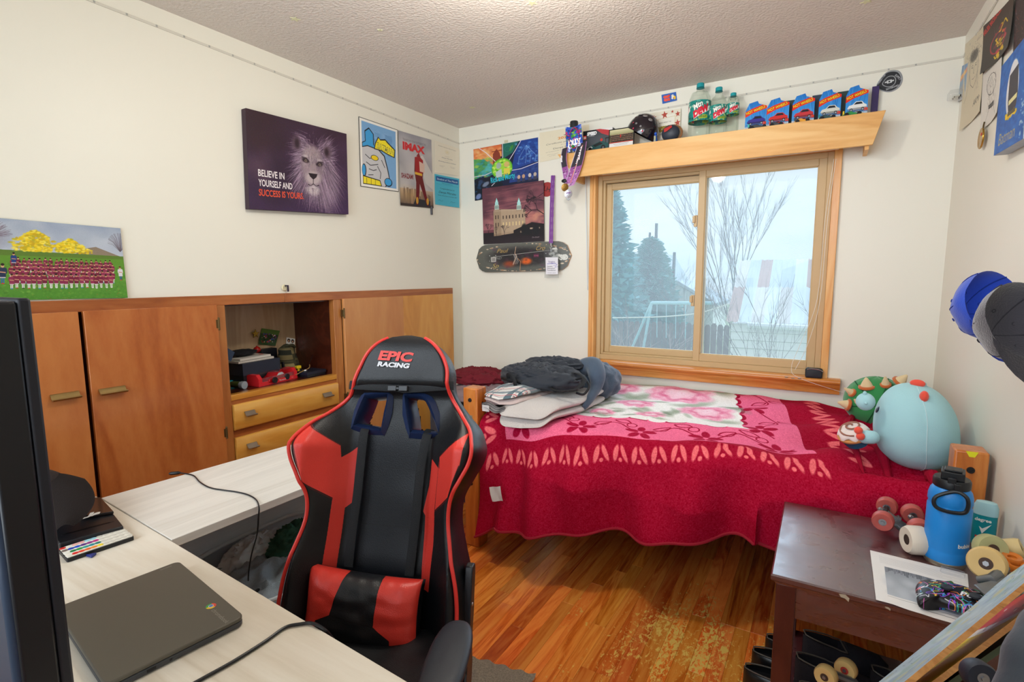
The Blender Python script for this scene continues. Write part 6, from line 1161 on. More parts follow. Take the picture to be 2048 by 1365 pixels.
def softbox(bm, lo, hi, r_, n=18, m=10, amp=.004, sd=0):
    c = [(lo[i]+hi[i])/2 for i in range(3)]; h = [(hi[i]-lo[i])/2 for i in range(3)]
    def fn(u, v):
        a = 2*PI*u; b = PI*(v-.5); sg = lambda q, p: math.copysign(abs(q)**p, q); e = .22
        X = sg(math.cos(b), e)*sg(math.cos(a), e); Y_ = sg(math.cos(b), e)*sg(math.sin(a), e); Z_ = sg(math.sin(b), .5)
        w_ = amp*mnoise.noise(Vector((X*4+sd, Y_*4, Z_*2)))
        return Vector((c[0]+X*(h[0]+w_), c[1]+Y_*(h[1]+w_), c[2]+Z_*(h[2]+w_)))
    grid(bm, n*4, m*2, fn, closeu=True)
bm = new(); softbox(bm, (mx0, my0, .52), (mx1, my1, .672), .05); mt = obj('mattress', bm, mat('mattress_red', '8e1626', .85, bump=.2, bscale=300), bed)
# the floral blanket: drawn flat, then draped
BW, BH = 1500, 1150                              # 2.05 m by 1.55 m; row 0 lies along the wall
R_ = Ras(BW, BH, 'a41030'); Dk = 'a81238'; Pk = 'ee6d92'; Wh = 'f1ece6'; Co = 'ee6e74'
ix0, ix1, iy1 = 235, 975, 640; px1 = 1155; py1 = 848
R_.rect(0, 0, BW, BH, 'a41030'); R_.rect(120, 0, px1, py1, Pk); R_.rect(ix0, 0, ix1, iy1, Wh)
for i in range(11): R_.ell(ix0+20+i*70, iy1, 42, 16, Dk if i % 2 else Pk); R_.ell(ix0+20+i*70, iy1-6, 36, 14, Wh)
for i in range(9): R_.ell(ix1+4, 30+i*62, 18, 30, Dk); R_.ell(ix1-8, 30+i*62, 16, 27, Wh)
def peony(x, y, s):
    for (dx, dy, c) in ((-s, s*.4, '8f9a84'), (s*.9, -s*.5, '7f8c76'), (s*.5, s*.8, '9aa58e'), (-s*.7, -s*.7, 'a8b09c')): R_.ell(x+dx, y+dy, s*.5, s*.2, c, .75, .5, random.uniform(-1, 1))
    for ring, n, col in ((.85, 9, 'f3b6c8'), (.66, 8, 'e8809e'), (.48, 7, 'f2a8be'), (.3, 6, 'd95a80'), (.15, 4, 'f7c8d4')):
        for i in range(n):
            a = 2*PI*i/n+ring*3; R_.ell(x+s*ring*.7*math.cos(a), y+s*ring*.55*math.sin(a), s*.36, s*.25, col, .8, .2, a); R_.ell(x+s*ring*.78*math.cos(a), y+s*ring*.62*math.sin(a), s*.25, s*.12, 'f8d4de', .6, .3, a)
            R_.line([(x+s*ring*.4*math.cos(a), y+s*ring*.3*math.sin(a)), (x+s*ring*math.cos(a), y+s*ring*.75*math.sin(a))], 2.5, 'd0507a', .6)
for x, y, s in ((430, 110, 150), (740, 170, 165), (560, 380, 95), (900, 60, 70), (320, 380, 100), (850, 430, 120), (640, 540, 70), (290, 180, 60), (450, 560, 60)): peony(x, y, s)
for i in range(16): x, y = random.uniform(ix0+20, ix1-20), random.uniform(10, iy1-30); R_.ell(x, y, 34, 12, '8c9880', .5, .4, random.uniform(-1.5, 1.5))
def fl(x, y, s):
    for i in range(5): a = 2*PI*i/5-.3; R_.ell(x+s*.62*math.cos(a), y+s*.62*math.sin(a), s*.48, s*.27, Dk, 1, .08, a)
    R_.ell(x, y, s*.17, s*.17, Pk)
def leafo(x, y, s, a):
    ca, sa = math.cos(a), math.sin(a); pts = [(x+s*(t-.5)*2*ca-s*.45*math.sin(PI*t)*k*sa, y+s*(t-.5)*2*sa+s*.45*math.sin(PI*t)*k*ca) for k in (1, -1) for t in ([i/8 for i in range(9)] if k == 1 else [1-i/8 for i in range(9)])]; R_.line(pts+[pts[0]], 6, Dk)
def vine(p0, p1, off, n):
    pts = []
    for i in range(n*6+1):
        t = i/(n*6); x = p0[0]+(p1[0]-p0[0])*t; y = p0[1]+(p1[1]-p0[1])*t; w_ = off*math.sin(t*n*PI); L_ = math.hypot(p1[0]-p0[0], p1[1]-p0[1]); pts.append((x-(p1[1]-p0[1])/L_*w_, y+(p1[0]-p0[0])/L_*w_))
    R_.line(pts, 6, Dk)
    for k in range(n):
        i = k*6+3; x, y = pts[i]
        if k % 2 == 0: fl(x, y, 54)
        else: leafo(x+34, y-16, 36, .5); leafo(x-38, y+14, 36, -.6); R_.ring(x+70, y+18, 18, 5, Dk)
mY = (iy1+py1)/2+4; mX = (ix1+px1)/2
vine((140, mY), (px1-40, mY), 42, 9); vine((mX, 20), (mX, mY-60), 36, 5); vine((178, 20), (178, mY-90), 26, 4)
for i in range(18):                                # leaf marks along the border
    x = 60+i*64; y = 905; R_.ell(x-13, y, 9, 27, Co, 1, .1, .2); R_.ell(x+15, y, 8, 29, Co, 1, .1, -.4); R_.ell(x+2, y+20, 7, 7, Co, 1, .1)
for i in range(14): y = 20+i*60; x = 1270; R_.ell(x, y-14, 34, 11, Co, 1, .1, .35); R_.ell(x, y+16, 36, 10, Co, 1, .1, -.4); R_.ell(x+26, y+2, 8, 8, Co, 1, .1)
for i in range(14): y = 40+i*60; x = 58; R_.ell(x, y-12, 26, 10, Co, 1, .1, .35); R_.ell(x, y+14, 26, 9, Co, 1, .1, -.4); R_.ell(x-22, y+2, 8, 8, Co, 1, .1)
R_.noise(4, 1); R_.noise(6, 3)
blm = print_mat('floral_blanket', R_, .9, spec=.04, bump=.5, bscale=330)
ZT = .715; YE = -1.175                           # top of the bed, and the front edge where it bends down
def hem(x): return min(.425, .235+(x-1.15)*.185)
def blanket(u, v):
    x = .975+u*(2.84-.975); top = 1.14; hz = hem(x)+.012*math.sin(x*9)+.006*math.sin(x*23)
    skew = (2.0-x)*.10
    total = top+(ZT-hz); s = v*total
    n1 = fbm((x*2.2, s*2.2, 0), 1); edge = YE-.0
    rr_ = .07
    if s < top-rr_:
        y = -.04-s; z = ZT+.018*n1+.012*mnoise.noise(Vector((x*5, s*5, 3)))
        # rumpled folds by the pillow end and puckers along the middle
        k = max(0, (x-2.25)/.55); z += k*(.035*math.sin((x*1.5+s*1.3)*9)+.02*math.sin((x-s*.6)*17))+.02*math.exp(-((x-1.9)/.5)**2-((s-.05)/.15)**2)
        z += .010*math.sin((s*.9+x*.35)*19)*max(0, min(1, (x-1.7)/.4))
    else:
        q = (s-(top-rr_))/(rr_*1.57)
        if q < 1: y = -.04-(top-rr_)-rr_*math.sin(q*PI/2); z = ZT-rr_*(1-math.cos(q*PI/2))+.012*n1
        else: y = -.04-top; z = ZT-rr_-(s-(top-rr_)-rr_*1.57)
        d = min(1, max(0, q-.3)*.5)
        g = math.exp(-((x-1.08)/.20)**2)
        f_ = (.052+.025*max(0, (1.75-x)/.7))*math.sin(x*10+2.0*math.sin(x*3)+(ZT-z)*3)+.022*math.sin(x*25+1-(ZT-z)*6)+.022*g*math.sin(x*33)+.016*mnoise.noise(Vector((x*4, z*5, 7)))+.012*math.sin((x*.8+z)*22)*max(0, min(1, (x-2.1)*2))
        y -= .012+d*(f_+.080+.05*max(0, (ZT-z))*(1.2-.5*math.sin(x*3)))
    if x > 2.30 and s > top and z < .64: y = max(y, -1.250)
    # the foot end droops between the post and the bed side
    if x < 1.14 and s > top: z -= .10*(1-(x-.975)/.165)*math.sin(min(1, (s-top)/.4)*PI*.5)*.9
    return Vector((x, y, max(z, .02)))
def buv(u, v):
    x = u*1.94; s = v
    X = blanket(u, v); hz = hem(X.x); total = 1.14+(ZT-hz); dist = (1-v)*total       # from the hem
    sk = min(v*total, 1.25)
    return ((X.x-.2*sk-.732)/2.01, dist/1.60)
bl = thing('floral_blanket', 'crimson fleece blanket with a pink flower centre spread over the bed', 'blanket', loc=(1.85, -.6, ZT))
bm = new(); slab = grid(bm, 200, 150, blanket, 0, lambda u, v: buv(u, v))
bmesh.ops.recalc_face_normals(bm, faces=bm.faces)
bmesh.ops.solidify(bm, geom=bm.faces[:], thickness=.006); obj('cloth', bm, blm, bl, angle=80)
bm = new(); hp = [blanket(i/160, 1.0) for i in range(161)]; tube(bm, [p+Vector((0, -.001, 0)) for p in hp], .0065, 6); obj('hem', bm, mat('hem_red', '99122a', .9, bump=.3, bscale=300), bl)
bm = new(); hp = [blanket(1.0, i/90)+Vector((0, 0, .006)) for i in range(82)]; tube(bm, hp, [.019+.006*math.sin(i*.6) for i in range(82)], 10); obj('rolled_edge', bm, mat('fleece_crimson', '9a0f2c', .95, spec=.1, bump=.5, bscale=300), bl)
for k, (dx, r_) in enumerate(((.10, .028), (.20, .022))):
    bm = new(); hp = [blanket(1-dx/1.94-.03*math.sin(t*3), .12+.62*t)+Vector((0, 0, .006)) for t in [i/50 for i in range(51)]]; tube(bm, hp, [r_*math.sin(PI*min(1, max(.02, i/50)))+.002 for i in range(51)], 10); obj('fold', bm, MATS['fleece_crimson'], bl)
q = at(995, 987, 'y', YE-.13); bm = new(); M_ = basis(q, (.96, .1, .24), (-.24, .0, .97), (0, -1, 0)); slabgrid(bm, 4, 4, lambda u, v: M_ @ Vector(((u-.5)*.06, (v-.5)*.072, .012+.004*math.sin(u*7+v*3))), (0, -1, 0), .001); obj('care_label', bm, mat('label_satin', 'd8d4d2', .35), bl, angle=60)
q = at(1072, 1052, 'y', YE-.06); bm = new(); cbox(bm, q, (.022, .001, .04)); obj('care_label', bm, mat('label_satin', 'd8d4d2'), bl, smooth=False)
# ---------------------------------------------------------------- folded blankets, backpack, jacket, clothes at the foot
sher = mat('sherpa_grey', 'c9c2be', .95, bump=.9, bscale=170, sheen=.4, var=.08); sherp = mat('sherpa_pink', 'c8b4b0', .95, bump=.9, bscale=170, sheen=.4)
def fold_stack(name, label, cat, P4, z0, layers, th, m, group=None, edge=None, uvm=None):
    """P4: footprint corners (x, y) front-left, front-right, back-right, back-left; stacked soft layers"""
    t = thing(name, label, cat, group, loc=(P4[0][0], P4[0][1], z0)); F = [Vector((p[0], p[1], 0)) for p in P4]
    for k in range(layers):
        o_ = (k % 2)*.012
        def fn(u, v, k=k):
            e = 2*PI*u; sg = lambda q, p: math.copysign(abs(q)**p, q); b = PI*(v-.5)
            X = .5+.5*sg(math.cos(e), .3)*sg(math.cos(b), .35)*(1-o_); Y_ = .5+.5*sg(math.sin(e), .3)*sg(math.cos(b), .35)*(1-o_)
            p = F[0].lerp(F[1], X).lerp(F[3].lerp(F[2], X), Y_); w_ = .006*mnoise.noise(Vector((p.x*9, p.y*9, k*3)))
            dr = max(0, (-1.13-p.y)/.1); return Vector((p.x+w_*1.5, p.y+w_, z0+th*(k+.5)+th*.52*math.sin(b)+w_+.022*mnoise.noise(Vector((p.x*6, p.y*6, k*.4)))-.045*dr*dr*(p.x > 1.05)))
        bm = new(); grid(bm, 56, 12, fn, closeu=True, uvf=lambda u, v: (.5+.5*math.cos(2*PI*u)*math.cos(PI*(v-.5)), .5+.5*math.sin(2*PI*u)*math.cos(PI*(v-.5)))); obj('folded_layer', bm, (uvm if (uvm and k == layers-1) else m), t)
    return t
zb0 = ZT+.02
FLp = [at(985, 845, 'z', zb0), at(1110, 850, 'z', zb0), at(1195, 790, 'z', zb0), at(1020, 772, 'z', zb0)]
fold_stack('grey_throw', 'pale grey fleece throw folded in thirds on the corner of the bed', 'blanket', [(1.08, -1.225), (1.38, -1.215), (1.44, -.55), (1.14, -.52)], zb0-.010, 2, .040, sher)
R_ = Ras(400, 400, 'dcd8d4')
for i in range(0, 400, 100): R_.rect(i+10, 0, i+40, 400, '2c4a58', .75); R_.rect(0, i+10, 400, i+40, '2c4a58', .6); R_.rect(i+60, 0, i+66, 400, 'b83040', .9); R_.rect(0, i+64, 400, i+70, 'b83040', .9); R_.rect(i+80, 0, i+84, 400, '4a5a60'); R_.rect(0, i+80, 400, i+84, '4a5a60')
plm = print_mat('plaid', R_, .9, sheen=.3, bump=.4)
fold_stack('plaid_blanket', 'folded plaid blanket with a fleece lining between the bed post and the grey throw', 'blanket', [(.975, -1.19), (1.20, -1.17), (1.24, -.60), (1.0, -.58)], zb0+.058, 2, .032, sherp, uvm=plm)
bm = new(); q = at(972, 815, 'y', -1.2); slabgrid(bm, 3, 3, lambda u, v: Vector((q.x-.02+.045*u, -1.205-.004*u, q.z-.02+.032*v)), (0, -1, 0), .001); tag(obj('blanket_tag', bm, mat('label_satin', 'd8d4d2')), 'small white care tag on the folded blankets beside the post', 'tag')
# ribbed cloth between
bm = new(); grid(bm, 60, 10, lambda u, v: Vector((.99+.14*u, -1.195-.012*math.cos(v*PI)*math.sin(u*PI)-.008*math.sin(v*20), .775+.03*(v-.5)+.01*math.sin(u*7)))); bmesh.ops.solidify(bm, geom=bm.faces[:], thickness=.008)
tag(obj('ribbed_scarf', bm, mat('rib_grey', 'b8b4b4', .95, bump=.8, bscale=200)), 'ribbed pale cloth squeezed under the plaid blanket', 'scarf')
def lump(name, label, cat, c, r3, m, amp, frq, sd, parent=None, rot=0.0, flat=.45, nu=72, nv=36, e=.8):
    """crumpled soft heap"""
    c = Vector(c); RM = Matrix.Rotation(rot, 3, 'Z'); bm = new()
    def fn(u, v):
        a = 2*PI*u; b = PI*(v-.5); d = Vector((math.cos(a)*math.cos(b), math.sin(a)*math.cos(b), math.sin(b))); sg = lambda q, p: math.copysign(abs(q)**p, q)
        p = Vector((d.x*r3[0], d.y*r3[1], sg(d.z, e)*r3[2])); q = Vector((d.x*frq+sd, d.y*frq*1.1, d.z*frq*.8))
        rd = 1-abs(mnoise.noise(q))*1.6; w_ = amp*(rd*.8+.45*(1-abs(mnoise.noise(q*2.3))*2)+.06*mnoise.noise(q*5))
        p = p+d*w_; p.z = max(p.z, -r3[2]*flat)
        return c+RM @ p
    grid(bm, nu, nv, fn, closeu=True); o = obj(name, bm, m, parent, angle=70)
    return tag(o, label, cat) if parent is None else o
# dark backpack
bpc = mat('backpack_black', '2a2f38', .8, bump=.35, bscale=420, sheen=.1); c = at(1085, 765, 'y', -.72); zt0 = zb0+.115
bp = thing('backpack', 'black backpack lying flat on the folded blankets', 'backpack', loc=(c.x, -.72, zt0))
lump('body', '', '', (1.13, -.80, zt0+.022), (.25, .16, .05), bpc, .030, 2.6, 3, bp, rot=-.25, flat=.8); lump('front_pocket', '', '', (1.10, -.84, zt0+.06), (.16, .10, .02), bpc, .024, 3.1, 8, bp, rot=-.2)
lump('top_flap', '', '', (1.14, -.64, zt0+.075), (.17, .085, .022), bpc, .022, 2.2, 5, bp, rot=.1)
web = mat('webbing', '14171b', .7, bump=.3, bscale=500)
def strap(nm, pts, w_, par, m=web, k=.25, nrm=(0, -1, 0)):
    bm = new(); tube(bm, smoothpts(pts, 8), w_, 8, flat=(nrm, k)); return obj(nm, bm, m, par)
strap('shoulder_strap', [(1.28, -.80, zt0+.06), (1.38, -.86, zt0+.075), (1.44, -.92, zt0+.055), (1.42, -1.0, zt0+.02), (1.32, -1.0, zt0+.005), (1.25, -.96, zt0+.02)], .013, bp, nrm=(0, 0, 1))
strap('haul_loop', [(1.03, -.97, zt0+.01), (1.03, -1.0, zt0+.055), (1.06, -1.01, zt0+.06), (1.08, -1.01, zt0+.02), (1.07, -.99, zt0-.02)], .012, bp)
strap('side_strap', [(.94, -.92, zt0+.02), (1.02, -.985, zt0+.03), (1.12, -.985, zt0+.025), (1.2, -.96, zt0+.02)], .009, bp, k=.4)
strap('zip_line', [(.95, -.80, zt0+.075), (1.05, -.88, zt0+.095), (1.2, -.87, zt0+.085), (1.29, -.78, zt0+.06)], .003, bp, mat('zip_dark', '0d0f12', .4))
# slate hooded jacket
slate = mat('jacket_slate', '45566a', .9, bump=.5, bscale=260, sheen=.3, var=.1); q = at(1170, 765, 'y', -.50)
jk = thing('hooded_jacket', 'slate blue hooded jacket heaped between the backpack and the window', 'jacket', loc=(1.34, -.5, zb0))
lump('body', '', '', (1.30, -.45, zb0+.075), (.15, .17, .095), slate, .02, 2.2, 21, jk, rot=.3, flat=.9)
a, b, c_ = at(1186, 728, 'y', -.62), at(1190, 775, 'y', -.72), at(1168, 812, 'y', -.86)
bm = new(); tube(bm, smoothpts([at(1130, 752, 'y', -.55), at(1160, 735, 'y', -.58), a, at(1194, 748, 'y', -.68), b, c_], 8), [.035, .035, .036, .037, .038, .04, .042, .044, .046, .048, .05, .052, .052, .052, .052, .052, .052, .052, .052, .05, .05, .05, .05, .05, .048, .046, .044, .042, .04, .038, .036, .034, .03, .028, .026, .024, .022, .02, .018, .016, .012][:41], 14); bmesh.ops.transform(bm, matrix=Matrix.Translation((0, 0, -.012)), verts=bm.verts); obj('sleeve', bm, slate, jk)
bm = new(); tube(bm, smoothpts([at(1140, 765, 'y', -.86), at(1165, 757, 'y', -.9), at(1178, 772, 'y', -.93), at(1168, 789, 'y', -.96), at(1152, 786, 'y', -.98)], 6), .006, 8); obj('drawcord', bm, web, jk)
# heap beyond the foot of the bed: a hamper crate with clothes on it
bn = thing('storage_crate', 'dark plastic crate between the bed foot and the left wall', 'crate', loc=(.52, -.48, 0)); dkc = mat('crate_grey', '3a3a40', .6)
bm = new(); box(bm, (.30, -.78, .0), (.84, -.20, .03)); 
for q_ in (((.30, -.78, .03), (.31, -.20, .60)), ((.83, -.78, .03), (.84, -.20, .60)), ((.31, -.78, .03), (.83, -.77, .60)), ((.31, -.21, .03), (.83, -.20, .60))): box(bm, *q_)
obj('shell', bm, dkc, bn, bevel=.004); bm = new(); box(bm, (.295, -.785, .60), (.845, -.195, .615)); obj('lid', bm, dkc, bn, bevel=.004)
lump('grey_shirt', 'crumpled mauve grey buttoned shirt lying on the crate at the bed foot', 'clothes', (.58, -.53, .665), (.24, .20, .05), mat('mauve_cloth', '8a7678', .9, bump=.3, bscale=300), .024, 3.0, 31)
lump('maroon_shirt', 'crumpled dark red cloth on top of the mauve shirt in the corner', 'clothes', (.47, -.44, .745), (.20, .15, .045), mat('maroon_cloth', '6e1422', .9, bump=.3, bscale=300), .03, 3.6, 41)
# ---------------------------------------------------------------- plush toys on the pillow end
aqua = mat('plush_aqua', 'a6d3da', .9, bump=.15, bscale=300, sheen=.1); coral = mat('plush_coral', 'e8503c', .85, sheen=.4); pc = at(1829, 862, 'y', -.90)
pl = thing('round_plush', 'big round pale aqua plush toy with coral gills, leaning at the head of the bed', 'plush toy', loc=(pc.x, -.9, ZT))
zb_ = at(1835, 948, 'y', -.98).z; zt_ = at(1830, 766, 'y', -.88).z; rx = (at(1914, 880, 'y', -.9)-at(1742, 880, 'y', -.9)).length/2; zc = (zb_+zt_)/2; rz = (zt_-zb_)/2; X0 = min(pc.x, W-.01-rx)
def egg(u, v, s=1.0):
    a = 2*PI*u; b = PI*(v-.5); k = 1-.12*math.sin(b); sg = lambda q, p: math.copysign(abs(q)**p, q); w_ = 1+.006*math.sin(b*60)*math.exp(-((a-4.9)/.25)**2)+.012*mnoise.noise(Vector((math.cos(a)*2, math.sin(a)*2, b)))
    return Vector((X0+rx*k*math.cos(a)*sg(math.cos(b), .85)*w_*s-.015*math.sin(b), -.90+.135*k*math.sin(a)*sg(math.cos(b), .85)*w_*s, zc+rz*sg(math.sin(b), .92)*s))
bm = new(); grid(bm, 64, 40, egg, closeu=True); obj('body', bm, aqua, pl)
bm = new(); tube(bm, [egg(.775+.004*math.sin(i*.3), .06+i*.022, 1.002) for i in range(40)], .0012, 5); obj('seam', bm, mat('seam_white', 'c8e2e6', .8), pl)
def onegg(px, py):
    """where the ray meets the toy's front"""
    best = min(((egg(.5+.5*i/90, j/60), i, j) for i in range(91) for j in range(4, 57)), key=lambda t: ((lambda d: (1024+FPX*(d@CR)/(d@CF)-px)**2+(682.5-FPX*(d@CU)/(d@CF)-py)**2)(np.array(t[0])-CAM))); return best[0]
def disc_on(p, r_, m, par, nm, sc_=(1, 1, .25)):
    n_ = (p-Vector((X0, -.9, zc))).normalized(); e1 = Vector((0, 0, 1)).cross(n_).normalized(); M_ = basis(p, e1, n_.cross(e1), n_); bm = new(); grid(bm, 20, 8, lambda u, v: M_ @ Vector((r_*sc_[0]*math.cos(2*PI*u)*math.sin(PI*v), r_*sc_[1]*math.sin(2*PI*u)*math.sin(PI*v), r_*sc_[2]*math.cos(PI*v))), closeu=True); return obj(nm, bm, m, par)
p = onegg(1756, 818); disc_on(p, .013, mat('eye_navy', '1f2942', .2), pl, 'eye', (.85, 1.15, .3))
p = onegg(1848, 795); disc_on(p, .016, coral, pl, 'gill', (.9, 1.2, 1.6)); p = onegg(1836, 770); disc_on(p+Vector((0, .01, .008)), .019, coral, pl, 'gill', (1.3, .6, .8)); disc_on(p+Vector((.012, .02, .002)), .017, aqua, pl, 'gill_back', (1.2, .6, .8))
p = at(1731, 804, 'y', -1.0); bm = new(); sphere(bm, p, (.032, .028, .034), 20, 12); sphere(bm, p+Vector((-.005, -.010, .034)), (.007, .007, .009), 8, 6); sphere(bm, p+Vector((0, -.029, 0)), (.006, .004, .006), 8, 6); obj('snout', bm, aqua, pl)
p = at(1737, 875, 'y', -1.03); bm = new(); grid(bm, 24, 12, lambda u, v: p+Matrix.Rotation(-.1, 3, 'Y') @ Vector((.036*math.copysign(abs(math.cos(2*PI*u))**.7, math.cos(2*PI*u))*math.sin(PI*v), -.022*math.cos(PI*v), .026*math.sin(2*PI*u)*math.sin(PI*v))), closeu=True); obj('arm', bm, aqua, pl)
p = at(1724, 868, 'y', -1.05); bm = new()
for dz in (.011, -.011): sphere(bm, p+Vector((-.012+.008*(dz < 0), 0, dz)), (.015, .012, .015), 14, 8)
obj('heart_mitt', bm, coral, pl)
# cinnamon roll cup held by the plush
cu_ = thing('cinnamon_roll_plush', 'plush cinnamon roll in a teal cup held by the aqua plush toy', 'plush toy', loc=at(1707, 880, 'y', -1.0)); q = at(1706, 864, 'y', -.99)
bm = new(); MM = Matrix.Translation(q) @ Matrix.Rotation(-.35, 4, 'Y') @ Matrix.Rotation(.35, 4, 'X'); lathe(bm, [(0, -.058), (.038, -.055), (.052, -.022), (.056, -.018), (.0, -.016)], MM, 28); obj('cup', bm, mat('cup_teal', '1b6f98', .7), cu_)
bm = new(); lathe(bm, [(.0, -.02), (.056, -.018), (.058, -.010), (.05, -.004), (0, -.002)], MM, 28); obj('bun', bm, mat('bun_tan', 'c98a52', .9), cu_)
icing = mat('icing', 'e9dcd6', .85, sheen=.4); bm = new(); grid(bm, 32, 12, lambda u, v: MM @ Vector((.054*math.cos(2*PI*u)*math.sin(PI/2*v)*(1+.06*math.sin(14*PI*u)*v), .054*math.sin(2*PI*u)*math.sin(PI/2*v)*(1+.06*math.sin(14*PI*u)*v), .030*math.cos(PI/2*v)-.004-.006*math.sin(14*PI*u)*v)), closeu=True); obj('icing', bm, icing, cu_)
bm = new(); tube(bm, [MM @ Vector(((.004+.042*t)*math.cos(t*11), (.004+.042*t)*math.sin(t*11), .032-.020*t*t)) for t in [i/40 for i in range(41)]], .0035, 6); obj('swirl', bm, mat('swirl_brown', '9a6a5a', .8), cu_)
# green spiked cushion behind
gc = thing('spiked_cushion', 'green segmented plush cushion with cream cone spikes behind the aqua toy', 'cushion', loc=at(1730, 835, 'y', -.34)); grn = mat('plush_green', '2e8a4a', .9, bump=.2, bscale=250, sheen=.4, var=.12); gq = at(1752, 818, 'y', -.36); GR = (.135, .10, .125)
gq = Vector((gq.x, -.30, ZT+.10))
bm = new(); grid(bm, 48, 24, lambda u, v: gq+Vector((GR[0]*math.cos(2*PI*u)*math.cos(PI*(v-.5)), GR[1]*math.sin(2*PI*u)*math.cos(PI*(v-.5)), GR[2]*math.sin(PI*(v-.5))))*(1+.012*math.sin(u*2*PI*7)), closeu=True); obj('shell', bm, grn, gc)
for k in range(6):
    a = k*PI/3+.2; bm = new(); tube(bm, [gq+Vector((GR[0]*1.01*math.cos(t)*math.cos(a)*1, -GR[1]*1.02*abs(math.sin(t)), GR[2]*1.01*math.cos(t)*math.sin(a))) for t in [i*PI/16 for i in range(9)]], .0025, 5); obj('groove', bm, mat('groove_green', '1b5a34', .9), gc)
crm = mat('plush_cream', 'ddc79a', .85, sheen=.3); orr = mat('plush_orange', 'c86a2e', .85, sheen=.3)
for px, py, tx, ty, s in ((1734, 776, 1733, 757, .030), (1697, 812, 1678, 808, .026), (1722, 813, 1716, 808, .022), (1772, 772, 1772, 764, .02), (1800, 766, 1810, 758, .028), (1705, 788, 1697, 784, .018)):
    b0 = at(px, py, 'y', -.38); b1 = at(tx, ty, 'y', -.40); b0.y = -.36; d = (b1-b0); d.y = -.01; d.normalize(); e1 = d.orthogonal().normalized(); M_ = basis(b0, e1, d.cross(e1), d)
    bm = new(); lathe(bm, [(s*.9, .004), (s*.62, .024), (s*.2, .046), (0, .050)], M_, 20); sp_ = obj('spike', bm, crm, gc); bm = new(); lathe(bm, [(s*.9, -.008), (s*1.18, -.002), (s*1.15, .006), (s*.86, .008)], M_, 20); obj('spike_ring', bm, orr, gc)
# phone-like charger pouch and bits on the sill
q = at(1628, 758, 'y', -.035); sp_ = thing('black_pouch', 'small black zipped case on the right end of the window sill', 'case', loc=(q.x, -.035, wz0+.004))
bm = new(); softbox(bm, (q.x-.045, -.06, wz0+.004), (q.x+.04, -.012, wz0+.058), .01, 8, 6, .003, 4); obj('body', bm, mat('pouch_black', '1d2228', .5, bump=.2), sp_); bm = new(); tube(bm, smoothpts([(q.x-.046, -.05, wz0+.045), (q.x-.02, -.064, wz0+.056), (q.x+.02, -.064, wz0+.054), (q.x+.042, -.05, wz0+.04)]), .0025, 6); obj('zip', bm, mat('steel', 'b8bcc0'), sp_)
for i, (px, py, lab) in enumerate(((1573, 754, 'small coin on the sill, nearest to the window centre'), (1586, 756, 'small coin on the sill between two others'), (1599, 757, 'small coin on the sill next to the black case'))):
    q = at(px, py, 'z', wz0+.006); bm = new(); lathe(bm, [(0, 0), (.009, 0), (.009, .002), (0, .002)], Matrix.Translation((q.x, min(q.y, .0)-.01, wz0+.0042)), 12); tag(obj('coin', bm, mat('coin_dull', '6e5a44', .4, metal=.7)), lab, 'coin', 'coins on the sill')
# ---------------------------------------------------------------- desks
dsk = wood('desk_white_oak', [(.3, 'c9bca6'), (.55, 'ddd3c2'), (.8, 'e9e2d4')], axis=0, scale=7, stretch=14, rough=.4, swirl=.8, coat=0)
dsky = wood('desk_white_oak_y', [(.3, 'cfc6b8'), (.55, 'dedad2'), (.8, 'eae6de')], axis=1, scale=7, stretch=14, rough=.4, swirl=.8, coat=0)
ZD = .75
A = at(201, 997, 'z', ZD); B = at(820, 1365, 'z', ZD); ex = Vector((B.x-A.x, B.y-A.y, 0)).normalized(); ey = Vector((-ex.y, ex.x, 0))
md = thing('main_desk', 'white wood-grain desk in the foreground under the laptop', 'desk', loc=(A.x+.7, A.y-.3, 0)); M_ = basis((A.x-.03, A.y, 0), ex, ey, (0, 0, 1))
DL = 1.55; DD = .44
bm = new(); box(bm, (0, -DD, ZD-.025), (DL, 0, ZD), M_); obj('desktop', bm, dsk, md, bevel=.0015)
for x in (.0, DL-.022): bm = new(); box(bm, (x, -DD+.02, 0), (x+.022, -.02, ZD-.025), M_); obj('side_panel', bm, dsk, md, smooth=False)
bm = new(); box(bm, (.022, -DD+.03, .35), (DL-.022, -DD+.045, ZD-.025), M_); obj('back_panel', bm, dsk, md, smooth=False)
C1 = at(610, 880, 'z', ZD); D1 = at(615, 975, 'z', ZD); E1_ = at(341, 1081, 'z', ZD)
sd = thing('side_desk', 'white wood-grain side desk running along the cabinets', 'desk', loc=(A.x+.2, A.y+.5, 0)); x0, x1 = (A.x+C1.x)/2, (D1.x+E1_.x)/2; ye = -1.72; y0 = A.y+.0015
bm = new(); prism(bm, [(A.x, A.y+.0015), (E1_.x, E1_.y+.003), (x1+.015, ye), (C1.x+.03, ye)], .025, Matrix.Translation((0, 0, ZD-.025))); obj('desktop', bm, dsky, sd, bevel=.0015)
pan = wood('desk_grey', [(.3, 'a9b8c4'), (.6, 'bfccd6'), (.85, 'd0dae2')], axis=1, scale=7, stretch=14, rough=.35, swirl=.6, coat=.2)
bm = new(); box(bm, (x0+.02, y0+.01, .02), (x0+.036, ye-.02, ZD-.025)); obj('back_panel', bm, pan, sd, smooth=False)
bm = new(); box(bm, (x0+.036, ye-.04, 0), (x1-.02, ye-.018, ZD-.025)); obj('side_panel', bm, pan, sd, smooth=False)
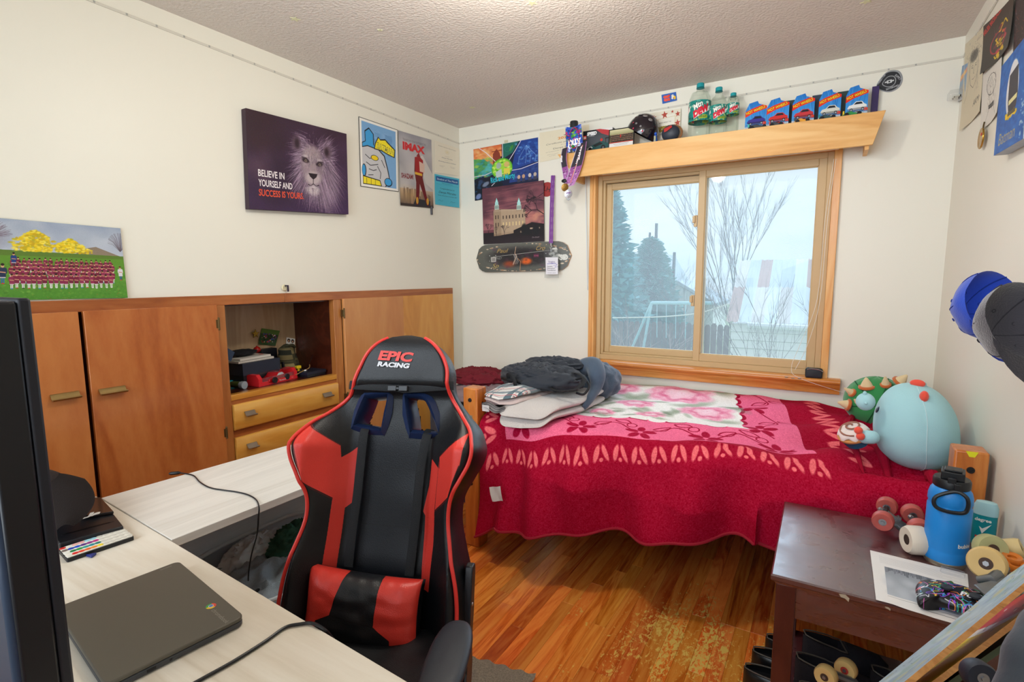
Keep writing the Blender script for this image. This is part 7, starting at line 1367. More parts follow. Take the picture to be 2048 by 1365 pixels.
# laptop
lp = thing('laptop', 'closed dark grey laptop lying on the main desk', 'laptop', loc=at(330, 1250, 'z', ZD)); ZL = ZD+.021
q = [at(357, 1122, 'z', ZL), at(489, 1232, 'z', ZL), at(235, 1372, 'z', ZL), at(135, 1205, 'z', ZL)]; lx = (q[1]-q[0]); Lx = lx.length; lx.normalize(); ly = Vector((-lx.y, lx.x, 0)); Ly = max((q[0]-q[3]).dot(ly), (q[1]-q[2]).dot(ly))*1.0
Ly = .225; M_ = basis((q[0].x, q[0].y, ZD), lx, ly, (0, 0, 1)); lid = mat('laptop_grey', '5a564c', .42, metal=.15, var=.02); lb = mat('laptop_base', '3c3e42', .45)
ou = rrect(Lx, Ly, .014, 5, cx=Lx/2, cy=-Ly/2)
bm = new(); prism(bm, ou, .010, M_, z0=.002); obj('base', bm, lb, lp, bevel=.002)
bm = new(); prism(bm, ou, .008, M_, z0=.0128); ld = obj('lid', bm, lid, lp, bevel=.002)
for x in (.04, Lx-.04): bm = new(); lathe(bm, [(0, 0), (.006, 0), (.006, .002), (0, .002)], M_ @ Matrix.Translation((x, -.03, 0)), 10); obj('foot', bm, blackm, lp)
# emblem: four-colour disc with a blue centre, and word mark
c = M_.inverted() @ at(422, 1213, 'z', ZL); c.z = .0209
for k, (a0, col) in enumerate(((30, 'd8402e'), (150, '2ea24a'), (270, 'e8c02a'))):
    bm = new(); pts = [(c.x, c.y)]+[(c.x+.0095*math.cos(math.radians(a0+i*12)), c.y+.0095*math.sin(math.radians(a0+i*12))) for i in range(11)]; prism(bm, pts, .0002, M_ @ Matrix.Translation((0, 0, c.z))); obj('emblem', bm, mat('emb'+col, col, .4), lp, smooth=False)
for r_, col, dz in ((.0048, 'e8e8e8', .0003), (.0038, '4a78c8', .0005)): bm = new(); lathe(bm, [(0, 0), (r_, 0), (r_, .0002), (0, .0002)], M_ @ Matrix.Translation((c.x, c.y, c.z+dz)), 16); obj('emblem', bm, mat('emb'+col, col, .4), lp, smooth=False)
text_obj('word_mark', 'chromebook', M_ @ basis((c.x+.048, c.y-.002, .0205), (1, 0, 0), (0, 1, 0), (0, 0, 1)), .009, mat('mark_grey', '8f8c84', .4), lp)
text_obj('word_mark', 'lenovo', M_ @ basis((.012, -.030, .0205), (0, 1, 0), (-1, 0, 0), (0, 0, 1)), .006, mat('mark_grey', '8f8c84'), lp)
# ports in the near side (the side facing the monitor's foot)
for px, w_, h_ in ((322, .004, .004), (296, .014, .005)):
    g = M_.inverted() @ at(px, 1355, 'z', ZD+.008); bm = new(); cbox(bm, (Lx+.0002, -.16 if px == 296 else -.13, .0075), (.0008, w_, h_), M_); obj('port', bm, mat('port_black', '101114', .5), lp, smooth=False)
# monitor close to the camera
mo = thing('monitor', 'large dark monitor seen edge-on at the left, close to the camera', 'monitor', loc=(1.4, -3.22, ZD)); e0 = at(65, 600, 'x', 1.75); e1 = at(145, 1365, 'x', 1.75)
ye_ = (e0.y+e1.y)/2; zt_ = e0.z; zb_ = .90; mdk = mat('monitor_back', '0d1018', .35, var=.1); msd = mat('monitor_side', '131722', .5)
f0 = at(30, 600, 'x', 1.75); th = .050
bm = new(); box(bm, (1.12, ye_-th, zb_), (1.75, ye_-.012, zt_)); obj('back_shell', bm, mat('monitor_navy', '1e2c40', .3, var=.15), mo, bevel=.006)
bm = new(); box(bm, (1.118, ye_-.012, zb_-.002), (1.752, ye_, zt_+.002)); obj('bezel', bm, msd, mo, bevel=.003); bm = new(); box(bm, (1.132, ye_, zb_+.014), (1.738, ye_+.001, zt_-.012)); obj('screen', bm, mat('screen_glass', '05060a', .08), mo, smooth=False)
bm = new(); box(bm, (1.72, ye_-th+.006, zb_), (1.7525, ye_-.012, zt_-.001)); obj('side_edge', bm, mdk, mo, bevel=.003)
bm = new(); box(bm, (1.40, ye_-th-.02, ZD+.012), (1.46, ye_-th, zb_+.2)); obj('stand', bm, mdk, mo, bevel=.004); bm = new(); box(bm, (1.30, ye_-.12, ZD+.0005), (1.56, ye_+.03, ZD+.012)); obj('foot', bm, mdk, mo, bevel=.004)
# game console, cap, remote, pen, guitar pick
cn = thing('black_laptop', 'black laptop with a white script sticker under the dark cap', 'laptop', loc=at(180, 1060, 'z', ZD)); zc_ = ZD+.022
P_ = [at(205, 1000, 'z', zc_), at(247, 1053, 'z', zc_), at(118, 1088, 'z', zc_), at(40, 1010, 'z', zc_)]
bm = new(); prism(bm, [(p.x, p.y) for p in P_], .022, Matrix.Translation((0, 0, ZD+.0005))); obj('base', bm, mat('console_black', '14161b', .35), cn, bevel=.003)
P2 = [P_[0].lerp(P_[3], .02)+Vector((0, 0, 0)), P_[1].lerp(P_[0], .42), P_[2].lerp(P_[3], .42), P_[3]]
bm = new(); prism(bm, [(p.x, p.y) for p in P2], .008, Matrix.Translation((0, 0, zc_+.001))); obj('lid', bm, mat('console_brown', '2a211f', .25, coat=.3), cn, bevel=.002)
d = (P_[1]-P_[2]).normalized(); nn = Vector((-d.y, d.x, 0)); 
for i in range(14): p = P_[2].lerp(P_[1], .12+i*.055)+nn*.052; bm = new(); cbox(bm, (p.x, p.y, zc_+.0006), (.006, .014, .0008)); obj('vent_slot', bm, blackm, cn, smooth=False)
q = at(176, 1032, 'z', zc_+.0095); text_obj('sticker', 'Us', basis(q, tuple(d), tuple(nn), (0, 0, 1)), .030, mat('print_white', 'efece6'), cn, bold=.06, shear=.3)
ca = thing('brown_hat', 'dark brown cap with a curved brim resting on the black laptop', 'cap', loc=at(120, 1000, 'z', zc_)); cap_m = mat('cap_brown', '2b2322', .9, bump=.3, bscale=300)
K0, K1, K2 = at(178, 1012, 'z', zc_+.03), at(108, 955, 'z', zc_+.12), at(60, 1060, 'z', zc_+.03)
def brim(u, v):
    a = K1.lerp(at(60, 1000, 'z', zc_+.10), v); t_ = math.sin(PI*v)
    base = at(70+40*v, 950+115*v, 'z', zc_+.085-.055*v); tip = at(120+70*math.sin(PI*min(1, .25+v*.62)), 958+95*v, 'z', zc_+.07-.04*v)
    p = base.lerp(tip, u); p.z += .018*math.sin(PI*u)*.6; return p
bm = new(); grid(bm, 14, 18, brim); bmesh.ops.solidify(bm, geom=bm.faces[:], thickness=.003); obj('brim', bm, cap_m, ca, angle=60)
kc = at(70, 1000, 'z', zc_+.03); bm = new(); grid(bm, 32, 12, lambda u, v: Vector((kc.x-.02+.085*math.cos(2*PI*u)*math.cos(PI/2*v), kc.y+.0+.095*math.sin(2*PI*u)*math.cos(PI/2*v), zc_+.010+.105*math.sin(PI/2*v)+.004*mnoise.noise(Vector((u*7, v*5, 0))))), closeu=True); obj('crown', bm, cap_m, ca)
Q = [at(247, 1059, 'z', ZD+.014), at(268, 1071, 'z', ZD+.014), at(133, 1116, 'z', ZD+.014), at(118, 1098, 'z', ZD+.014)]
rm = thing('light_remote', 'white remote control with rows of coloured buttons in front of the black laptop', 'remote control', loc=(Q[2].x, Q[2].y, ZD)); ax = (Q[1]-Q[2]); rl = ax.length; ax.normalize(); ay = Vector((-ax.y, ax.x, 0)); rw = max(.04, (Q[3]-Q[2]).dot(ay)+.006); M_ = basis((Q[2].x, Q[2].y, ZD+.0005), ax, ay, (0, 0, 1))
bm = new(); prism(bm, rrect(rl, rw, .004, 3, rl/2, rw/2), .010, M_); obj('body', bm, blackm, rm, bevel=.001); bm = new(); prism(bm, rrect(rl-.004, rw-.004, .003, 3, rl/2, rw/2), .002, M_, z0=.0102); obj('face', bm, mat('remote_white', 'e4e0d4', .5), rm, smooth=False)
cols = [['c8302a', 'e6e2d8', 'e8b0a8', 'e8a8a8', '9ad0dc', '98c8d8'], ['7a6a64', '2444b0', '2a54c8', '5a2a80', '8a2a84', 'c02a80'], ['e6e2d8', '1f7a44', '2e9444', '2a9a94', '1f8a94', '187a74'], ['e6e2d8', 'd82c26', 'e0482c', 'e46a2c', 'ec8c2c', 'f0d42a']]
for r_ in range(4):
    for k in range(11):
        c_ = cols[r_][k] if k < 6 else 'cfcabf'; bm = new(); lathe(bm, [(0, 0), (rw*.075, 0), (rw*.07, .0012), (0, .0014)], M_ @ Matrix.Translation((rl*(.05+.09*k), rw*(.87-.24*r_), .0122)) @ Matrix.Diagonal((1.25, 1, 1, 1)), 10); obj('button', bm, mat('btn'+c_, c_, .4), rm)
q = at(181, 1112, 'z', ZD+.003); bm = new(); prism(bm, [(-.009, -.006), (.012, -.002), (.002, .012)], .006, basis((q.x, q.y, ZD+.0005), (1, 0, 0), (0, 1, 0), (0, 0, 1))); tag(obj('guitar_pick', bm, mat('pick_blue', '1c2a78', .3), bevel=.001), 'small dark blue pick on the desk by the remote', 'guitar pick')
a, b = at(138, 973, 'z', zc_+.018), at(176, 1000, 'z', zc_+.018); pn = thing('ballpoint_pen', 'blue and white pen lying behind the dark cap', 'pen', loc=a); m1 = a.lerp(b, .28); m2 = a.lerp(b, .68)
for p0, p1, c_ in ((a, m1, '3a6ad8'), (m1, m2, 'd8dce8'), (m2, b, '3a6ad8')): bm = new(); tube(bm, [p0, p1], .0055, 10); obj('barrel', bm, mat('pen'+c_, c_, .3), pn)
# cables
bm = new(); P_ = [at(*p, 'z', ZD+.003) for p in ((340, 948), (352, 946), (385, 951), (400, 965), (420, 976), (448, 981), (470, 984), (495, 990), (512, 1000), (518, 1015))]; E_ = [at(518, 1022, 'z', ZD+.004)]
P_ = smoothpts(P_+[at(517, 1035, 'z', ZD-.03), at(514, 1070, 'z', ZD-.10), at(503, 1110, 'z', ZD-.2), at(497, 1150, 'z', ZD-.28), at(497, 1178, 'z', ZD-.33)], 6); tube(bm, P_, .0022, 6); cc1 = thing('charger_cable', 'thin black charger cable running off the side desk edge', 'cable', loc=P_[0]); obj('wire', bm, blackm, cc1)
bm = new(); a, b = at(338, 948, 'z', ZD+.004), at(361, 946, 'z', ZD+.004); tube(bm, [a, a.lerp(b, .2), a.lerp(b, .8), b], [.003, .006, .006, .003], 8); obj('plug', bm, blackm, cc1)
bm = new(); P_ = smoothpts([at(*p, 'z', ZD+.004) for p in ((380, 1372), (420, 1350), (470, 1322), (530, 1284), (570, 1256), (600, 1249), (622, 1247), (640, 1254))]+[at(655, 1266, 'z', ZD-.01), at(668, 1282, 'z', ZD-.06)], 6); tube(bm, P_, .0032, 8); tag(obj('power_cord', bm, blackm), 'thicker black cord curving across the main desk towards the chair', 'cable')
bm = new(); tube(bm, smoothpts([at(510, 1187, 'z', .42), at(535, 1162, 'z', .43), at(570, 1145, 'z', .42), at(620, 1130, 'z', .40)], 6), .006, 8); tag(obj('thick_cable', bm, blackm), 'thick black cable lying over the clothes in the hamper', 'cable')
# laundry hamper with clothes
hp_ = thing('laundry_hamper', 'pale mesh laundry hamper with a wire rim under the side desk', 'hamper', loc=(.86, -2.32, 0)); hx, hy = .86, -2.27; netm = glass_mat('net_white', .45, (.8, .85, .9)); M_ = Matrix.Translation((hx, hy, 0))
def hr(u, z): a = 2*PI*u; return Vector((hx+.235*math.copysign(abs(math.cos(a))**.6, math.cos(a))*(.9+.1*z/.45), hy+.30*math.copysign(abs(math.sin(a))**.6, math.sin(a))*(.9+.1*z/.45), z+.012*math.sin(a*3)*z))
bm = new(); grid(bm, 48, 8, lambda u, v: hr(u, .46*v), closeu=True); obj('net', bm, netm, hp_)
bm = new(); tube(bm, [hr(i/48, .46) for i in range(48)], .007, 8, closed=True); obj('rim', bm, mat('rim_white', 'c8d4da', .5), hp_)
lump('grey_garment', 'heather grey clothes filling the hamper', 'clothes', (hx+.02, hy-.06, .33), (.17, .22, .10), mat('heather', '8f9ca6', .95, bump=.5, bscale=300), .035, 2.6, 51, e=.8)
lump('green_garment', 'dark green shirt on top of the grey clothes in the hamper', 'clothes', (hx-.01, hy+.10, .44), (.10, .12, .05), mat('dark_green', '3a6a5a', .95, bump=.3, bscale=300), .03, 3.2, 61, e=.8)
lump('white_garment', 'pale cloth bunched at the back of the hamper', 'clothes', (hx-.12, hy-.02, .42), (.06, .12, .05), mat('pale_cloth', 'c8d0d6', .95), .025, 3.0, 71, e=.8)
# ---------------------------------------------------------------- gaming chair
an, rc = math.radians(-66), math.radians(18)
Fv = Vector((math.cos(an), math.sin(an), 0)); Xv = Vector((-math.sin(an), math.cos(an), 0)); Zv = Vector((-Fv.x*math.sin(rc), -Fv.y*math.sin(rc), math.cos(rc))); Nv = Xv.cross(Zv)
Pc = Vector(CAM+1.42*ray(745, 1270)); 
ch = thing('gaming_chair', 'black and red racing-style desk chair with a lumbar pillow', 'chair', loc=(Pc.x, Pc.y, 0))
CMx = basis(Pc, Xv, Zv, Nv)                       # local x right, y up the back, z to the front
inv = CMx.inverted()
def cl_(px, py): p = inv @ onplane(px, py, Pc, Nv); return (p.x, p.y)
def crop(x, y): return (540+x/1.937, 660+y/1.937)
XO = .022
_pw = [(-.08, .232), (.0, .245), (.08, .250), (.16, .243), (.24, .222), (.31, .207), (.37, .212), (.42, .238), (.465, .262), (.505, .268), (.55, .248), (.59, .208), (.635, .166), (.67, .148), (.71, .140), (.75, .124), (.78, .101), (.80, .075), (.814, .043), (.821, .0)]
_ps = smoothpts([(a, b, 0) for a, b in _pw], 8); _px, _py = [p.x for p in _ps], [max(0, p.y) for p in _ps]
def hw(y): return float(np.interp(y, _px, _py))
def xoff(y): return XO+.030*max(0, min(1, (y-.52)/.2))
def frontz(s, y):
    """s in -1..1 across; how far the front skin stands out"""
    w_ = hw(y); x = abs(s)*w_; lower = max(0, min(1, (.62-y)/.12)); bol = .105*lower*max(0, min(1, (x-.115)/.09))**1.2*(1 if y > .0 else .8)
    head = .035*max(0, min(1, (y-.64)/.04)); e = max(0, (abs(s)-.84)/.16); edge = (1-math.sqrt(max(0, 1-min(1, e)**2)))
    tp = max(0, (y-.76)/.06); edge2 = (1-math.sqrt(max(0, 1-min(1, tp)**2)))*.9
    return (.028+bol+head+.006*math.sin(y*40)*.2)*(1-edge*.9)*(1-edge2*.6)+.004*mnoise.noise(Vector((x*9*math.copysign(1, s), y*9, 1)))
TWx, THx = 620, 900; X0t, X1t, Y0t, Y1t = -.31, .31, -.08, .83
def tp_(p): return ((p[0]-X0t)/(X1t-X0t)*TWx*2, (1-(p[1]-Y0t)/(Y1t-Y0t))*THx*2)
R_ = Ras(TWx*2, THx*2, '0f1115'); REDL = 'd93a30'
def pc(pts): return [tp_(cl_(*crop(*p))) for p in pts]
R_.poly(pc([(405, 385), (590, 415), (570, 960), (270, 910), (348, 655), (372, 442)]), '0f131b')
for q in ([(176, 343), (190, 350), (303, 447), (303, 500), (277, 645), (200, 572), (172, 400)], [(303, 492), (372, 442), (348, 655), (308, 685), (274, 960), (236, 960), (277, 645)], [(796, 398), (678, 490), (658, 692), (722, 636), (772, 520)], [(640, 500), (673, 533), (656, 692), (652, 820), (632, 1000), (596, 990), (612, 715), (604, 700), (628, 600)]): R_.poly(pc(q), REDL)
def seam(q, c='0a0a0c'): R_.line(pc(q), 3.5, c); 
for q in ([(405, 528), (590, 543)], [(370, 744), (585, 765)], [(303, 492), (303, 440), (290, 270)], [(678, 533), (678, 470), (740, 330)], [(340, 230), (300, 300)], [(715, 250), (690, 300)], [(176, 343), (180, 440), (205, 575)], [(770, 520), (722, 640)]): seam(q)
for q in ([(176, 343), (303, 447)], [(277, 645), (200, 575)], [(796, 398), (678, 490)], [(658, 692), (722, 640)]):
    P_ = pc(q); R_.line(P_, 5, '3a0a0a')
    for i in range(40): a = (P_[0][0]+(P_[1][0]-P_[0][0])*i/40, P_[0][1]+(P_[1][1]-P_[0][1])*i/40); R_.ell(a[0], a[1]+5, 2.2, 1.6, '7a1a18')
leath = print_mat('chair_leather', R_, .38, spec=.4, bump=.25, bscale=420)
blk = mat('leather_black', '0e1014', .38, spec=.4, bump=.25, bscale=420); redl = mat('leather_red', 'd93a30', .36, spec=.5, bump=.2, bscale=420); pip = mat('piping_red', 'd8352e', .4); nvy = mat('bezel_navy', '1b2a4c', .35)
holes = [[cl_(*crop(*p)) for p in q] for q in ([(398, 262), (460, 258), (472, 268), (450, 378), (436, 386), (358, 372), (350, 362), (385, 272)], [(545, 262), (560, 260), (618, 275), (662, 388), (652, 400), (568, 396), (560, 388), (542, 275)])]
def inpoly(x, y, P_):
    c = False; n = len(P_)
    for i in range(n):
        (ax, ay), (bx, by) = P_[i], P_[(i+1) % n]
        if (ay > y) != (by > y) and x < (bx-ax)*(y-ay)/(by-ay)+ax: c = not c
    return c
nu, nv = 96, 110; bm = new(); L = bm.loops.layers.uv.active; F_, B_ = [], []
for i in range(nu+1):
    s = math.sin((i/nu-.5)*PI); fr, bk_ = [], []
    for j in range(nv+1):
        y = -.06+.8795*(j/nv)**.98; w_ = hw(y); x = xoff(y)+s*w_; zf = frontz(s, y); rim_ = math.sqrt(max(0, 1-abs(s)**2.5))
        fr.append(bm.verts.new(CMx @ Vector((x, y, zf)))); bk_.append(bm.verts.new(CMx @ Vector((x, y, -.075*(.2+.8*rim_)*(1-.5*max(0, (y-.6)/.22))))))
    F_.append(fr); B_.append(bk_)
def uvq(i, j): s = math.sin((i/nu-.5)*PI); y = -.06+.8795*(j/nv)**.98; x = xoff(y)+s*hw(y); return x, y
for i in range(nu):
    for j in range(nv):
        c = [uvq(i, j), uvq(i+1, j), uvq(i+1, j+1), uvq(i, j+1)]; cx, cy = sum(p[0] for p in c)/4, sum(p[1] for p in c)/4
        if any(inpoly(cx, cy, h) for h in holes): continue
        f = bm.faces.new((F_[i][j], F_[i+1][j], F_[i+1][j+1], F_[i][j+1])); f.material_index = 0
        for lp_, p in zip(f.loops, c): lp_[L].uv = ((p[0]-X0t)/(X1t-X0t), (p[1]-Y0t)/(Y1t-Y0t))
        bm.faces.new((B_[i][j], B_[i][j+1], B_[i+1][j+1], B_[i+1][j])).material_index = 1
for j in range(nv):
    for i in (0, nu): bm.faces.new((F_[i][j], F_[i][j+1], B_[i][j+1], B_[i][j])).material_index = 1
for i in range(nu): bm.faces.new((F_[i][0], F_[i+1][0], B_[i+1][0], B_[i][0])).material_index = 1
back = obj('backrest', bm, [leath, blk], ch, angle=60)
# side bolsters' outer skin and the red piping
for sgn in (-1, 1):
    bm = new(); pts = [CMx @ Vector((xoff(y)+sgn*hw(y)*.93, y, frontz(sgn*.90, y)+.001)) for y in [-.05+i*.0085 for i in range(102)] if y < .815]; tube(bm, pts, .0052, 8); obj('piping', bm, pip, back)
for h in holes:
    c = (sum(p[0] for p in h)/len(h), sum(p[1] for p in h)/len(h)); bm = new()
    sp = smoothpts([(p[0], p[1], 0) for p in h], 4, True); n = len(sp)
    for i in range(n):
        a, b = sp[i], sp[(i+1) % n]
        def off(p, k): d = Vector((p.x-c[0], p.y-c[1])); return (p.x+d.x/d.length*k, p.y+d.y/d.length*k)
        ai, bi, ao, bo = off(a, -.006), off(b, -.006), off(a, .019), off(b, .019); zf = .036+.02*max(0, (c[1]-.6)*0)
        V_ = [[bm.verts.new(CMx @ Vector((q[0], q[1], z_))) for q, z_ in ((A_[0], -.06), (A_[0], .030), ((A_[0][0]*.6+A_[1][0]*.4, A_[0][1]*.6+A_[1][1]*.4), .042), (A_[1], .030))] for A_ in ((ai, ao), (bi, bo))]
        for k in range(3): bm.faces.new((V_[0][k], V_[1][k], V_[1][k+1], V_[0][k+1]))
    bmesh.ops.remove_doubles(bm, verts=bm.verts, dist=1e-5); obj('belt_hole_bezel', bm, nvy, back, angle=60)
# strap and buckle round the neck
yn = cl_(*crop(520, 232))[1]
bm = new(); W_ = [(xoff(yn)+s*(hw(yn)+.003), yn+.010*(abs(s))-.004*(s > 0)+.004*s, frontz(s*.9, yn)+.006-.010*abs(s)**4) for s in [i/12-1 for i in range(25)]]; tube(bm, [CMx @ Vector(p) for p in W_], .0125, 8, flat=(tuple(Nv), .14)); obj('neck_strap', bm, mat('webbing', '14171b'), ch)
bm = new(); 
for dx in (-.018, .014): cbox(bm, (xoff(yn)+dx, yn-.003, frontz(0, yn)+.013), (.026, .016, .008), CMx)
cbox(bm, (xoff(yn)-.002, yn-.003, frontz(0, yn)+.013), (.014, .008, .006), CMx); obj('buckle', bm, mat('buckle_grey', '2a2c30', .35), ch, bevel=.002)
# embroidered lettering
yl = cl_(*crop(520, 115))[1]; xl = cl_(*crop(518, 115))[0]; zt_ = .075
def letter(name, txt, pxy, hgt, wid, m, bold):
    x, y = cl_(*crop(*pxy)); s_ = (x-xoff(y))/hw(y); return text_obj(name, txt, CMx @ basis((x-.004, y, frontz(s_, y)+.0035), (1, -.05, -.02), (.05, 1, -.08), (0, .08, 1)), hgt, m, back, width=wid, bold=bold, shear=.18)
letter('lettering', 'EPIC', (519, 116), .026, .098, redl, .045); letter('lettering', 'RACING', (512, 149), .013, .092, mat('thread_white', 'd8d8dc', .6), .05)
# two vertical straps from the belt holes to the lumbar pillow
for pts in ([(392, 368), (388, 400), (376, 500), (362, 640), (345, 760), (330, 905)], [(628, 388), (622, 420), (600, 540), (585, 700), (572, 820), (558, 940)]):
    P_ = []
    for i, p in enumerate(pts): x, y = cl_(*crop(*p)); P_.append(CMx @ Vector((x, y, .046 if i else .02)))
    bm = new(); tube(bm, smoothpts(P_, 6), .0125, 8, flat=(tuple(Nv), .12)); obj('strap', bm, MATS['webbing'], ch)
# lumbar pillow
lc0 = cl_(*crop(425, 925)); lc1 = cl_(*crop(400, 1190)); lx0, lx1 = cl_(*crop(200, 1010))[0], cl_(*crop(620, 1090))[0]
lcx, lcy = (lx0+lx1)/2, (lc0[1]+lc1[1])/2; lw, lh = (lx1-lx0)/2*1.02, abs(lc0[1]-lc1[1])/2*1.12
R_ = Ras(600, 400, '191b1f')
R_.poly([(20, 0), (215, 0), (170, 210), (95, 250), (105, 400), (0, 400), (0, 0)], REDL); R_.poly([(400, 0), (600, 0), (600, 400), (470, 400), (470, 290), (385, 235)], REDL); R_.poly([(590, 0), (600, 0), (600, 400), (590, 400)], '191b1f')
for q in ([(215, 0), (170, 210), (95, 250), (105, 400)], [(400, 0), (385, 235), (470, 290), (470, 400)], [(170, 210), (270, 222), (385, 235)]): R_.line(q, 4, '0b0b0d')
R_.vgrad(0, 1, '191b1f', '191b1f'); lmt = print_mat('lumbar_leather', R_, .34, spec=.5, bump=.2, bscale=420)
sg = lambda q, p: math.copysign(abs(q)**p, q)
def lum(u, v, f=1):
    X, Y_ = 2*u-1, 2*v-1; k = math.sqrt(max(0, (1-abs(X)**5)*(1-abs(Y_)**3.2))); pin = 1-.06*(1-abs(X)**2)*abs(Y_)**2-.05*(1-abs(Y_)**2)*abs(X)**2
    wr = .004*mnoise.noise(Vector((X*3, Y_*4, 2)))+.0035*math.sin(X*26+Y_*3)*abs(Y_)**4
    return CMx @ Vector((lcx+lw*X*pin, lcy+lh*Y_*pin-.012*X, .075+(.058*k+wr*k if f else -.02*k)))
bm = new(); grid(bm, 48, 32, lum); grid(bm, 48, 32, lambda u, v: lum(u, v, 0), 1); bmesh.ops.remove_doubles(bm, verts=bm.verts, dist=1e-5); obj('lumbar_pillow', bm, [lmt, blk], ch, angle=75)
# seat
UP = Vector((0, 0, 1)); zs = .47; SM = basis((Pc.x+Fv.x*.03+Xv.x*XO, Pc.y+Fv.y*.03+Xv.y*XO, zs), Xv, Fv, UP)
def seatp(u, v):
    a = 2*PI*u; b = PI*(v-.5); cb = max(0, math.cos(b)); X = sg(math.cos(a), .45)*cb**.35; Y_ = sg(math.sin(a), .45)*cb**.35; z_ = math.sin(b)
    return SM @ Vector((.255*X, .235+.255*Y_, .055*sg(z_, .7)*(1 if z_ < 0 else 1)+(.035*abs(X)**3 if z_ > 0 else 0)-.012*Y_+.005*mnoise.noise(Vector((X*3, Y_*4, 5)))))
bm = new(); grid(bm, 72, 24, seatp, closeu=True); obj('seat', bm, blk, ch, angle=70)
bm = new(); tube(bm, [SM @ Vector((.262*sg(math.cos(a), .45), .235+.262*sg(math.sin(a), .45), -.01)) for a in [i*PI/36 for i in range(72)]], .004, 6, closed=True); obj('seat_piping', bm, mat('seam_dark', '101114', .5), ch)
# recliner side brackets with arm rests
pl_ = mat('chair_plastic', '1c1f25', .42, spec=.5, bump=.1, bscale=500)
for sgn in (1, -1):
    ou = smoothpts([(x, y, 0) for x, y in ((-.020, .20), (.012, .205), (.022, .19), (.022, .10), (.02, .02), (.036, -.02), (.034, -.08), (.005, -.115), (-.03, -.10), (-.036, -.04), (-.022, .02), (-.024, .12))], 4, True)
    xo = XO+sgn*(.232)+(.006 if sgn > 0 else .06); BM = CMx @ basis((xo+.0, .0, .055), (0, 0, 1), (0, 1, 0), (-1, 0, 0)); bm = new(); prism(bm, [(p.x, p.y) for p in ou], -.020*sgn, BM); br = obj('side_bracket', bm, pl_, ch, bevel=.004)
    bm = new(); lathe(bm, [(0, .0005), (.004, .0005), (.0055, -.001)], BM @ basis((.004, .11, -.021*sgn), (1, 0, 0), (0, 1, 0), (0, 0, -sgn)), 12); obj('screw', bm, mat('steel', 'b8bcc0'), br)
    pz = .68; pa = at(893, 1325, 'z', pz); offx = (Vector((pa.x, pa.y, 0))-Vector((SM.translation.x, SM.translation.y, 0))).dot(Xv); px_ = offx if sgn > 0 else -.27
    py0 = (Vector((pa.x, pa.y, 0))-Vector((SM.translation.x, SM.translation.y, 0))).dot(Fv)
    bm = new()
    def pad(u, v, px_=px_, sgn=sgn): a = 2*PI*u; b = PI*(v-.5); cb = max(0, math.cos(b)); return SM @ Vector((px_+.043*sg(math.cos(a), .8)*cb**.5, py0-.0+.125*sg(math.sin(a), .75)*cb**.5, pz-zs+.013*math.sin(b)))
    grid(bm, 40, 12, pad, closeu=True); obj('arm_pad', bm, mat('pad_black', '23272f', .45, spec=.5, bump=.1, bscale=600), ch)
    bm = new(); cbox(bm, (px_, py0-.02, (pz-zs)*.5-.02), (.03, .06, pz-zs), SM); box(bm, (min(px_, .2*sgn), py0-.05, -.05), (max(px_, .2*sgn), py0+.01, -.03), SM); obj('arm_post', bm, pl_, ch, bevel=.004)
# gas lift, star base and castors
gx, gy = (SM @ Vector((0, .2, 0))).x, (SM @ Vector((0, .2, 0))).y
bm = new(); lathe(bm, [(.03, .09), (.03, .24), (.016, .24), (.016, .40), (.09, .40), (.09, .415), (0, .415)], Matrix.Translation((gx, gy, 0)), 20); obj('gas_lift', bm, pl_, ch)
for k in range(5):
    a = k*2*PI/5+.3; d = Vector((math.cos(a), math.sin(a), 0)); o_ = Vector((gx, gy, 0)); bm = new(); tube(bm, [o_+Vector((0, 0, .11)), o_+d*.16+Vector((0, 0, .10)), o_+d*.31+Vector((0, 0, .07))], [.03, .024, .018], 8); lg = obj('base_leg', bm, pl_, ch)
    bm = new(); c = o_+d*.31; s_ = d.cross(UP); 
    for q in (-.016, .016): lathe(bm, [(0, -.009), (.028, -.009), (.028, .009), (0, .009)], basis(c+s_*q+Vector((0, 0, .046)), d, UP, s_), 16)
    obj('castor', bm, mat('castor_red', '7a1d1c', .5), lg)
# ---------------------------------------------------------------- bedside table and what stands on it
mahog = wood('table_mahogany', [(.3, '2c0e14'), (.55, '43181c'), (.85, '562426')], axis=0, scale=5, stretch=7, rough=.34, coat=1.0)
mahogz = wood('table_mahogany_leg', [(.3, '30100f'), (.55, '481b17'), (.85, '5c291f')], axis=2, scale=6, stretch=9, rough=.32, coat=.3)
ZB = .60; tx0, tx1, ty0, ty1 = 2.388, 2.960, -1.822, -1.262
tb = thing('side_table', 'scratched dark mahogany side table beside the bed', 'table', loc=((tx0+tx1)/2, (ty0+ty1)/2, 0))
ov = [(.006, 0), (0, .004), (0, .016), (.012, .024), (.014, .030)]
bm = new(); rings = []
for d_, h_ in ((.004, 0), (0, -.004), (0, -.016), (.010, -.024), (.012, -.030)):
    rings.append([bm.verts.new(c) for c in ((tx0+d_, ty0+d_, ZB+h_), (tx1-d_, ty0+d_, ZB+h_), (tx1-d_, ty1-d_, ZB+h_), (tx0+d_, ty1-d_, ZB+h_))])
for A_, B_ in zip(rings, rings[1:]):
    for i in range(4): bm.faces.new((A_[i], B_[i], B_[(i+1) % 4], A_[(i+1) % 4]))
